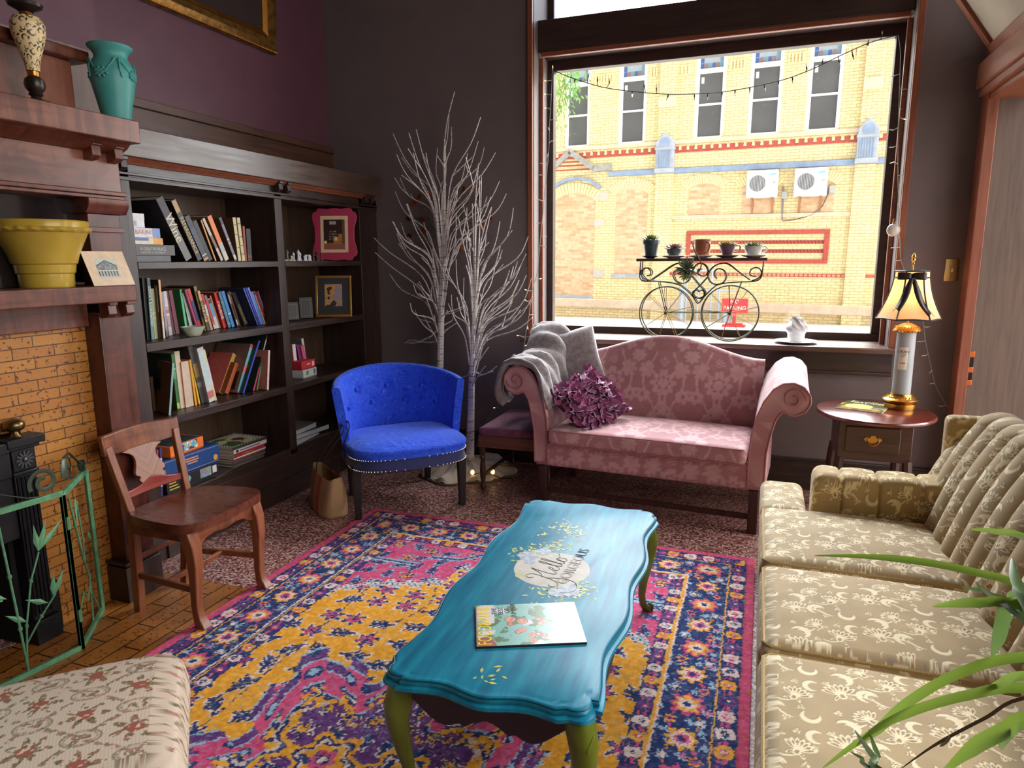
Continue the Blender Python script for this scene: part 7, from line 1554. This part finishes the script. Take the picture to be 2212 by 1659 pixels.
def trail(o, z):
    rosette(o, z-.01, 8, .03, .006, M_sg, .9, 3, .02); s0 = o.location; f = lambda px, py, Y: at(px, py, Y=Y)-s0
    pts = [Vector((-.01, 0, z-.01)), f(1508, 520, 4.75), f(1500, 518, 4.72), f(1497, 530, 4.69), f(1502, 545, 4.685), f(1510, 558, 4.68), f(1515, 570, 4.68), f(1511, 585, 4.68), f(1503, 592, 4.68), f(1495, 590, 4.68)]
    q = MB(); q.tube(smooth(pts, 5), .0045, 7); st_ = q.build('trailing_stem', pm('brown stem', C(118, 92, 74), .6), o)
    p = f(1484, 583, 4.675); rr = rosette(st_, 0, 40, .075, .0085, pm('grey green rosette', C(104, 118, 88), .55, var=.3, vs=60), .75, 5, .012, 'rosette'); rr.location = p; rr.rotation_euler = (R(55), R(-15), 0)
    rr2 = rosette(st_, 0, 24, .045, .006, M_sg, .6, 6, .006, 'rosette'); rr2.location = f(1478, 592, 4.68); rr2.rotation_euler = (R(120), R(-30), 0)
potted('potted_succulent', 'brown mug with a long trailing succulent stem, middle of the plant stand', X_(1517), [(.046, 0), (.05, .003), (.052, .08), (.056, .115), (.053, .115), (.048, .08), (.046, .07), (0, .07)], pm('brown stoneware mug', C(150, 86, 54), .35, var=.3, vs=14), trail, .095, [(.03, -.042, .095), (.045, -.062, .092), (.05, -.068, .065), (.04, -.062, .035), (.02, -.05, .02)])
potted('potted_succulent', 'yellow green succulent in a plum teacup, fourth on the plant stand', X_(1571), [(.03, 0), (.032, .004), (.034, .02), (.05, .06), (.057, .078), (.054, .078), (.045, .055), (0, .05)], pm('plum glazed teacup', C(96, 72, 84), .3), lambda o, z: [rosette(o, z-.006, 16, .036, .006, M_sy, .9, k, .01).__setattr__('location', (x, y_, 0)) for k, (x, y_) in enumerate(((-.025, .01), (.0, -.02), (.025, .01), (.0, .025), (-.03, -.015)))], .07, [(.05, 0, .068), (.072, 0, .072), (.08, 0, .055), (.068, 0, .035), (.045, 0, .028)])
potted('potted_succulent', 'green succulent in a pale grey teacup, last on the plant stand', X_(1627), [(.03, 0), (.034, .004), (.048, .025), (.055, .05), (.058, .066), (.055, .066), (.045, .03), (0, .03)], pm('pale celadon teacup', C(176, 176, 166), .3), lambda o, z: [rosette(o, z-.006, 18, .04, .006, M_sd, .85, k+9, .01).__setattr__('location', (x, y_, 0)) for k, (x, y_) in enumerate(((-.025, .01), (.0, -.02), (.025, .01), (.0, .025)))], .06, [(.05, 0, .058), (.074, 0, .064), (.084, 0, .048), (.07, 0, .028), (.046, 0, .022)])
# cup with crumpled napkin at the right end of the sill
cx = at(1719, 742, Z=ZS); saucer(cx.x, .13, 'white china saucer at the right end of the window sill', pm('white china', C(226, 226, 226), .25), cx.y+.03, None, ZS)
o = thing('cup', 'white cup holding a crumpled paper napkin at the right end of the window sill', 'cup', (cx.x, cx.y+.03, ZS+.008))
MB().lathe([(.04, 0), (.05, .004), (.055, .07), (.052, .07), (.046, .02), (0, .02)], 32).build('bowl', pm('white china', C(226, 226, 226), .25), o)
q = MB(); rr = random.Random(2); NZ = {}
q.surf(lambda u, v: ((.05+.014*math.sin(5*v)+.007*math.sin(7*2*PI*u+v*6))*math.cos(2*PI*u), (.05+.014*math.sin(5*v)+.007*math.sin(5*2*PI*u+v*9))*math.sin(2*PI*u), .055+.10*v+.010*math.sin(3*2*PI*u+2)*v), 60, 14, cu=True); q.build('napkin', pm('crumpled tissue', C(222, 222, 226), .9, bs=.8, bsc=40), o)

# ---------------------------------------------------------------- white twig trees in the corner
m, t, b = newmat('white birch twig'); setp(b, Roughness=.6); v = coords(t, (14, 14, 110)); n1 = N(t, 'ShaderNodeTexNoise', _Scale=1, _Detail=2); t.links.new(v, n1.inputs['Vector']); t.links.new(ramp(t, n1.outputs['Fac'], [(.33, C(120, 104, 98)), (.40, C(206, 198, 194)), (.7, C(226, 220, 216))]), b.inputs['Base Color']); M_birch = m
def twig_tree(name, label, trunk, Y0, tips, seed, r0, start):
    rr = random.Random(seed); P_ = [at(px, py, Y=Y0+dy) for px, py, dy in trunk]; base = Vector((P_[0].x, P_[0].y, 0)); o = thing(name, label, 'tree', base, 0, 'white twig trees in the corner')
    Q = smooth(P_, 6); Lh = len(Q); q = MB(); q.tube([p-base for p in Q], [r0*max(.09, 1-1.15*(i/(Lh-1))**.8) for i in range(Lh)], 10); q.build('trunk', M_birch, o)
    for k, (px, py) in enumerate(tips):
        dyy = rr.uniform(-.26, .2) if len(tips) > 1 else 0; T = at(px, py, Y=min(4.64, Y0+dyy))
        zs_ = T.z-rr.uniform(.45, .95)*(1 if T.z > base.z+1 else .7); zs_ = max(start+rr.uniform(0, .25), zs_)
        S_ = min(Q, key=lambda p: abs(p.z-zs_)); d = T-S_; mid = S_+d*.5+Vector((-d.x*.22, -d.y*.22, d.z*.06)) ; kink = S_+d*.78+Vector((rr.uniform(-.02, .02), rr.uniform(-.02, .02), rr.uniform(-.03, .03)))
        pts = smooth([S_, S_+Vector((d.x*.1, d.y*.1, d.z*.22)), mid, kink, T], 4); pts = [p-base for p in pts]; n_ = len(pts); q = MB(); q.tube(pts, [.0058-.0030*i/(n_-1) for i in range(n_)], 6)
        for j in range(rr.choice((0, 0, 1, 1, 2))):
            i0 = rr.randint(n_//3, n_-4); p = pts[i0]; dd = (pts[i0+2]-pts[i0]).normalized(); e = (dd+Vector((rr.uniform(-.7, .7), rr.uniform(-.7, .5), rr.uniform(-.1, .5)))).normalized(); l_ = rr.uniform(.04, .2); p2 = p+e*l_*.5; p3 = p2+(e+Vector((rr.uniform(-.3, .3), 0, rr.uniform(-.1, .4)))).normalized()*l_*.5
            for z_ in (p, p2, p3): z_.y = min(z_.y, 4.66-base.y)
            q.tube([p, p2, p3], [.0042, .0036, .003], 5)
        q.build('branch', M_birch, o)
    return o
twig_tree('twig_tree', 'taller white twig tree in the dark corner behind the blue chair', [(947, 1000, 0), (950, 830, 0), (954, 640, 0), (958, 520, 0), (960, 400, 0), (959, 330, 0), (966, 262, 0), (982, 198, 0)], 4.46,
 [(1038, 253), (849, 289), (883, 287), (899, 280), (857, 334), (893, 330), (914, 332), (868, 340), (864, 384), (853, 413), (880, 440), (848, 478), (866, 482), (878, 440), (857, 505), (808, 514), (868, 522), (850, 480), (810, 545), (842, 592), (893, 614), (1033, 305), (1046, 318), (1070, 330), (970, 250), (975, 275), (1034, 352), (1079, 391), (1094, 418), (1060, 425), (1052, 425), (1026, 400), (1010, 330), (935, 530), (897, 670), (906, 690), (876, 740), (874, 742), (884, 742), (1038, 390), (990, 400), (938, 420), (985, 460), (1005, 480), (915, 480), (960, 300), (945, 320), (920, 330), (886, 655), (965, 670), (978, 678), (990, 700), (1000, 655)], 21, .036, .85)
twig_tree('twig_tree', 'shorter white twig tree between the blue chair and the bench', [(1015, 990, 0), (1018, 860, 0), (1021, 740, 0), (1028, 640, 0), (1034, 540, 0), (1038, 450, 0), (1040, 382, 0)], 4.30,
 [(1062, 447), (1109, 449), (1106, 498), (1141, 511), (1082, 525), (1136, 549), (1118, 565), (1137, 594), (1148, 601), (1100, 585), (1150, 640), (1148, 652), (1128, 655), (1124, 670), (1150, 686), (1080, 478), (1034, 352), (1035, 380), (935, 530), (975, 637), (987, 642), (1000, 522), (1020, 440), (1010, 500), (1050, 500), (1085, 540), (1130, 560), (1002, 600), (985, 560), (968, 655), (1065, 802), (987, 830), (1036, 808), (1060, 450), (990, 470), (1000, 440), (1070, 570), (1095, 600), (1120, 610), (1110, 640)], 33, .033, .62)
ks = thing('tree_skirt', 'cream velvet tree skirt bunched on the floor around the twig trees', 'tree skirt', (-1.93, 4.33, 0))
def skirt(u, v):
    a = 2*PI*u; r = v*(.31+.03*math.sin(3*a+1)+.02*math.sin(7*a)); h = .11*(1-v)**1.2+.018*(1+math.sin(9*a+5*v))*(.3+.7*v)*(1 if v < .97 else .2)+.012*math.sin(17*a-8*v)*v+.006
    if -.4 < math.cos(a-.7) and v > .4: h += .05*max(0, math.cos(a-.6))**3*math.sin(PI*v)*(1+.5*math.sin(12*v))
    return (r*math.cos(a)*1.05, r*math.sin(a)*.95, max(.004, h))
q = MB(); q.surf(skirt, 110, 26, cu=True); q.merge = True; q.build('cloth', pm('cream velvet', C(196, 178, 156), .7, **{'Sheen Weight': .5}), ks)
q = MB(); q.tube([(lambda p: (p[0]*1.02, p[1]*1.02, .008))(skirt(i/60, 1)) for i in range(60)], .008, 6, closed=True); q.build('corded_edge', pm('brown cord', C(96, 80, 66), .8), ks)

# ---------------------------------------------------------------- string lights
M_cordw = pm('pale cord', C(150, 160, 152), .5); M_cordb = pm('black cord', C(26, 26, 26), .5); M_lit = emit('warm fairy light', C(255, 206, 120), 2.6); M_unl = pm('clear mini bulb', C(214, 210, 196), .2, spec=.8); M_sockw = pm('white bulb socket', C(206, 210, 206), .4)
def strand(name, label, path, mc, ms, bulbs, r=.0022, size=.020):
    pts = smooth([Vector(p) for p in path], 6); b0 = pts[0].copy(); o = thing(name, label, 'string lights', b0); q = MB(); q.tube([p-b0 for p in pts], r, 5); q.build('cord', mc, o)
    for i, (px, py, dx, dy, lit, Y) in enumerate(bulbs):
        c = at(px, py, Y=Y); a = min(pts, key=lambda p: (p-c).length); d = Vector((dx, -.004, dy)).normalized()
        q = MB(); q.tube([a-b0, c-b0], r*.9, 5); q.tube([c-b0, c-b0+d*size*.55], size*.16, 7); k = q.build('bulb_socket', ms, o)
        q = MB(); q.tube([c-b0+d*size*.5, c-b0+d*size*.85, c-b0+d*size*1.25], [size*.13, size*.15, size*.03], 7); q.build('bulb', M_lit if lit else M_unl, k)
    return o
Lp = [(1193, 150, 4.83), (1191, 205, 4.8), (1187, 270, 4.78), (1185, 330, 4.76), (1178, 400, 4.74), (1172, 470, 4.7), (1166, 530, 4.67), (1160, 590, 4.65), (1152, 620, 4.64), (1143, 680, 4.60), (1138, 705, 4.60), (1134, 735, 4.60), (1130, 770, 4.60), (1118, 800, 4.60), (1096, 826, 4.60), (1092, 862, 4.60), (1072, 880, 4.60), (1040, 930, 4.60), (1030, 965, 4.58)]
strand('string_lights', 'pale string of fairy lights hanging down the left side of the window', [at(a, b_, Y=Y) for a, b_, Y in Lp], M_cordw, M_sockw,
 [(1194, 150, 0, 1, 1, 4.82), (1183, 175, -1, .2, 1, 4.8), (1182, 203, -1, 0, 1, 4.8), (1183, 233, -1, 0, 1, 4.79), (1195, 258, 1, -.4, 0, 4.78), (1186, 281, -.4, 1, 0, 4.77), (1190, 305, 1, .1, 0, 4.76), (1183, 334, -.3, -1, 0, 4.75), (1172, 353, -1, .1, 0, 4.74), (1169, 378, -1, 0, 0, 4.73), (1178, 405, .2, 1, 0, 4.72), (1166, 432, -1, .1, 0, 4.71), (1165, 482, -1, .1, 0, 4.69), (1175, 510, 1, -.2, 0, 4.68), (1174, 533, 1, 0, 0, 4.67), (1163, 603, 1, .2, 1, 4.64), (1140, 628, -1, .4, 1, 4.62), (1138, 651, -.4, .3, 1, 4.61), (1149, 680, 1, 0, 0, 4.61), (1139, 704, .2, -1, 1, 4.60), (1123, 725, -1, 0, 1, 4.60), (1132, 748, .4, .2, 1, 4.60), (1130, 775, -.6, .2, 1, 4.60), (1096, 812, -.3, .6, 1, 4.60), (1093, 865, .5, -.2, 1, 4.60), (1072, 880, -.4, -.1, 1, 4.60)])
Tp = [(1195, 152), (1240, 170), (1300, 188), (1360, 197), (1430, 203), (1500, 203), (1560, 199), (1640, 185), (1700, 170), (1760, 147), (1820, 118), (1880, 92), (1938, 76)]
strand('string_lights', 'black string of mini lights sagging across the top of the window', [at(a, b_, Y=4.83) for a, b_ in Tp], M_cordb, M_cordb,
 [(1242, 171, 0, -1, 0, 4.83), (1270, 168, .3, 1, 0, 4.83), (1291, 176, 0, 1, 0, 4.83), (1316, 181, .1, 1, 0, 4.83), (1392, 189, -.1, 1, 0, 4.83), (1418, 195, 0, 1, 0, 4.83), (1366, 198, 0, -1, 1, 4.83), (1444, 206, -.4, -1, 0, 4.83), (1500, 205, .1, -1, 0, 4.83), (1529, 204, -.1, -1, 0, 4.83), (1560, 200, 0, -1, 0, 4.83), (1588, 195, 0, -1, 0, 4.83), (1620, 190, 0, -1, 0, 4.83), (1651, 185, .2, -1, 0, 4.83), (1682, 176, 0, -1, 0, 4.83), (1712, 168, .1, -1, 0, 4.83), (1743, 150, -.2, 1, 0, 4.83), (1776, 138, .1, 1, 0, 4.83), (1812, 130, .3, -1, 0, 4.83), (1842, 118, .3, -1, 0, 4.83), (1875, 98, 0, 1, 0, 4.83), (1905, 80, 0, 1, 0, 4.83)], r=.0028, size=.028)
Rp = [(1940, 76, 4.83), (1945, 110, 4.8), (1944, 170, 4.78), (1942, 230, 4.76), (1940, 300, 4.74), (1940, 380, 4.7), (1941, 440, 4.66), (1940, 480, 4.64), (1944, 520, 4.64), (1946, 560, 4.66), (1954, 585, 4.66), (1975, 640, 4.66), (1993, 690, 4.66), (1998, 730, 4.66), (2005, 765, 4.66), (2013, 800, 4.66), (2020, 830, 4.66), (2038, 865, 4.66), (2055, 890, 4.66)]
rs = strand('string_lights', 'pale string of fairy lights hanging down the right side of the window', [at(a, b_, Y=Y) for a, b_, Y in Rp], M_cordw, M_sockw,
 [(1933, 163, -1, -.3, 0, 4.78), (1950, 193, 1, 0, 0, 4.77), (1944, 228, .3, -1, 0, 4.76), (1948, 256, 1, -.3, 1, 4.75), (1930, 281, -1, .2, 0, 4.74), (1930, 318, -1, 0, 0, 4.72), (1932, 350, -1, -.3, 0, 4.71), (1948, 377, 1, 0, 0, 4.7), (1940, 440, .2, -1, 0, 4.66), (1934, 535, -1, -.1, 0, 4.64), (1946, 562, -1, -.2, 0, 4.66), (2000, 707, 1, .2, 0, 4.66), (1990, 738, -1, 0, 0, 4.66), (2000, 768, -1, -.1, 0, 4.66), (2013, 800, -.6, -1, 0, 4.66), (2018, 828, -1, -.2, 0, 4.66), (2035, 878, -1, .1, 0, 4.66)])
on = thing('bauble', 'round pearly bauble hung on the right hand string of lights', 'ornament', at(1930, 497, Y=4.63)); q = MB(); q.ball((0, 0, 0), .037, 24, (1, .62, 1)); q.build('body', pm('pearly white', C(206, 200, 190), .2, spec=.8), on)
q = MB(); q.tube([(.0, 0, .036), (.0, 0, .05)], .008, 10); q.tube([(.006*math.cos(a), 0, .056+.008*math.sin(a)) for a in [i*PI/6 for i in range(12)]], .0015, 5, closed=True); q.build('cap', M_brass, on)
fl = strand('string_lights', 'dark cord with two warm lights lying on the cream tree skirt', [(-1.78, 4.12, .06), (-1.72, 4.15, .07), (-1.66, 4.18, .05), (-1.60, 4.19, .03), (-1.55, 4.25, .02)], M_cordb, M_cordb, [], r=.003)
for p in ((-1.79, 4.12, .075), (-1.66, 4.17, .075)): q = MB(); q.ball(Vector(p)-fl.location, .014, 10, (1, 1, 1.2)); q.build('bulb', M_lit, fl)

# ---------------------------------------------------------------- copper wall ornament behind the trees
wo = thing('wall_ornament', 'wire ring wall ornament with copper squares behind the twig trees', 'wall ornament', at(965, 468, Y=4.69)); w0 = wo.location.copy()
q = MB(); q.tube([(.135*math.cos(a), -.01, .135*math.sin(a)) for a in [i*PI/18 for i in range(36)]], .004, 6, closed=True); rg = q.build('ring', pm('greenish wire ring', C(78, 78, 66), .5, .5), wo)
M_cpr = pm('copper sheet', C(176, 92, 48), .3, 1, var=.3, vs=20)
for px, py in ((882, 473), (913, 475), (885, 510), (915, 500), (1020, 498), (1040, 488), (1030, 453), (906, 425), (894, 437), (1002, 409), (1036, 425), (1060, 470), (930, 415), (970, 545), (1000, 535), (925, 535)):
    p = at(px, py, Y=4.68)-w0; q = MB(); a = math.atan2(p.z, p.x); q.tube([Vector((.135*math.cos(a), -.01, .135*math.sin(a))), p], .0015, 5); k = q.build('wire_spoke', M_wire, rg); q = MB(); q.box(-.014, .014, -.0015, .0015, -.02, .02, Matrix.Translation(p) @ Matrix.Rotation(a*.3, 4, 'Y') @ Matrix.Rotation((px % 7-3)*.15, 4, 'Z')); q.build('copper_square', M_cpr, k, bev=.001)

# ---------------------------------------------------------------- striped basket bag on the floor
bg_ = thing('tote_bag', 'striped straw tote bag with dark handles on the floor beside the blue chair', 'bag', (-2.42, 3.36, 0), R(-38))
m, t, b = newmat('striped straw'); setp(b, Roughness=.85); c_ = N(t, 'ShaderNodeTexCoord'); s_ = N(t, 'ShaderNodeSeparateXYZ'); t.links.new(c_.outputs['Object'], s_.inputs[0]); mm = N(t, 'ShaderNodeMath', operation='MULTIPLY_ADD'); t.links.new(s_.outputs['X'], mm.inputs[0]); mm.inputs[1].default_value = 2.9; mm.inputs[2].default_value = .5
t.links.new(ramp(t, mm.outputs[0], [(.05, C(190, 150, 104)), (.30, C(150, 110, 90)), (.36, C(196, 156, 110)), (.55, C(204, 112, 84)), (.62, C(196, 96, 96)), (.70, C(206, 164, 120)), (.95, C(186, 150, 110))]), b.inputs['Base Color']); wv = N(t, 'ShaderNodeTexWave', _Scale=60); t.links.new(c_.outputs['Object'], wv.inputs['Vector']); bump(t, b, wv.outputs['Fac'], .4)
def bagS(u, v):
    a = 2*PI*u; e = .55; c, s_ = math.cos(a), math.sin(a); k = 1+.12*math.sin(PI*v*.9); X = math.copysign(abs(c)**e, c)*.165*k*(1+.14*v); Y = math.copysign(abs(s_)**e, s_)*.085*k*(1-.45*v); return (X, Y, .245*v+.012*math.sin(2*a+1)*v)
q = MB(); q.surf(bagS, 60, 16, cu=True); q.add([bagS(i/60, 0) for i in range(60)], [tuple(range(60))]); o = q.build('body', m, bg_); s2 = o.modifiers.new('thick', 'SOLIDIFY'); s2.thickness = .004
M_strap = pm('dark leather strap', C(70, 48, 38), .5)
for y_, tip in ((-.045, (.14, .06, .56)), (.045, (.13, .10, .57))):
    q = MB(); q.tube(smooth([Vector((-.07, y_, .235)), Vector((-.03, y_+.01, .33)), Vector((tip[0]-.04, tip[1], tip[2]-.04)), Vector(tip), Vector((tip[0]+.015, tip[1], tip[2]-.05)), Vector((.085, y_+.01, .35)), Vector((.08, y_, .235))], 6), .006, 6, flat=(1, .5)); q.build('handle', M_strap, bg_)

# ---------------------------------------------------------------- strap-leaved plant in the right foreground
fpz = .84
pl = thing('houseplant', 'strap-leaved green houseplant leaning over the near end of the brocade sofa', 'plant', (.42, .60, 0))
b0 = pl.location.copy(); root = Vector((.42, .62, 1.0))
MB().lathe([(.09, .66), (.1, .665), (.125, .86), (.135, .87), (.135, .90), (.125, .90), (.115, .86), (0, .86)], 32).build('pot', pm('terracotta pot', C(150, 86, 60), .7), pl)
MB().lathe([(0, .86), (.115, .862), (0, .875)], 24).build('soil', M_soil, pl)
MB().lathe([(.16, 0), (.17, .02), (.05, .05), (.035, .3), (.05, .6), (.15, .63), (.16, .66), (0, .66)], 28).build('pedestal', M_mahl, pl)
def leafmat(name, c, c2):
    m, t, b = newmat(name); setp(b, Roughness=.34, **{'Base Color': c, 'Specular IOR Level': .6}); n = N(t, 'ShaderNodeTexNoise', _Scale=6); t.links.new(coords(t), n.inputs['Vector']); t.links.new(ramp(t, n.outputs['Fac'], [(.3, c), (.7, c2)]), b.inputs['Base Color'])
    tr = N(t, 'ShaderNodeBsdfTranslucent'); tr.inputs[0].default_value = c2; x = N(t, 'ShaderNodeMixShader'); x.inputs[0].default_value = .45; t.links.new(b.outputs[0], x.inputs[1]); t.links.new(tr.outputs[0], x.inputs[2]); t.links.new(x.outputs[0], t.nodes['Material Output'].inputs[0]); return m
M_leaf = leafmat('glossy strap leaf', C(92, 124, 44), C(124, 150, 58)); M_leafd = leafmat('dark strap leaf', C(58, 88, 46), C(84, 112, 56)); M_dry = pm('dry brown leaf', C(120, 92, 56), .6)
LV = [([(1760, 1200), (1850, 1201), (1930, 1206), (2020, 1218), (2110, 1237), (2212, 1268)], .78, 7, 0), ([(2095, 1143), (2150, 1148), (2230, 1168)], .72, 6, 0), ([(2015, 1310), (2060, 1304), (2110, 1302), (2212, 1308)], .70, 9, 0),
 ([(1777, 1659), (1840, 1612), (1899, 1573), (1960, 1518), (2070, 1455), (2212, 1419)], .74, 9, 0), ([(1850, 1610), (1899, 1570), (1987, 1530), (2098, 1500), (2212, 1486)], .71, 9, 0), ([(1940, 1665), (2000, 1622), (2048, 1593), (2130, 1550), (2212, 1508)], .69, 3, 2),
 ([(2030, 1675), (2075, 1635), (2112, 1608), (2170, 1578), (2225, 1555)], .64, 14, 0), ([(2142, 1418), (2150, 1395), (2160, 1365), (2172, 1325), (2200, 1310)], .70, 12, 1), ([(2109, 1257), (2122, 1272), (2153, 1295), (2200, 1330)], .69, 5, 1), ([(2076, 1268), (2120, 1277), (2181, 1304), (2240, 1330)], .70, 6, 1),
 ([(2187, 1206), (2190, 1235), (2200, 1268), (2215, 1300)], .66, 9, 1), ([(1846, 1577), (1868, 1608), (1890, 1640), (1912, 1672)], .72, 6, 1), ([(1877, 1574), (1886, 1604), (1897, 1632), (1910, 1668)], .71, 5, 1), ([(1838, 1625), (1862, 1638), (1895, 1668)], .73, 4, 1), ([(2128, 1493), (2160, 1476), (2225, 1460)], .66, 8, 0), ([(2160, 1617), (2166, 1605), (2190, 1580)], .66, 6, 1), ([(2174, 1290), (2185, 1283), (2220, 1285)], .68, 7, 1), ([(2030, 1612), (2042, 1604), (2052, 1592)], .69, 3, 2)]
for pts, Y, w, kind in LV:
    W3 = [at(a, b_, Y=Y-.10*i/(len(pts)-1)) for i, (a, b_) in enumerate(pts)]; end = W3[-1]
    if pts[-1][0] > 2190: tg = (end-W3[-2]).normalized(); Lr = (root-end).length; W3 += [end+tg*Lr*.3+(root-end)*.12, root+Vector((random.Random(w).uniform(-.03, .03), .0, .0))]
    elif pts[-1][1] > 1640: W3 += [end+(root-end)*.4-Vector((0, 0, .02)), root]
    S_ = smooth(W3, 5); n_ = len(S_); q = MB(); v = []; wm_ = w*.5*Y/1475*1.9
    for i, p in enumerate(S_):
        t = (S_[min(i+1, n_-1)]-S_[max(i-1, 0)]).normalized(); s_ = t.cross(CAM-p).normalized(); nn_ = s_.cross(t).normalized(); s2 = (s_*.85+nn_*.5).normalized(); ww = wm_*1.15*min(1, (i+.4)/(n_*.30))**.7*(1-.35*max(0, i/n_-.6)); v += [p-b0-s2*ww, p-b0-nn_*ww*.35, p-b0+s2*ww]
    q.add(v, [(3*i+k, 3*i+k+1, 3*i+4+k, 3*i+3+k) for i in range(n_-1) for k in (0, 1)]); q.build('leaf', (M_leaf, M_leafd, M_dry)[kind], pl)
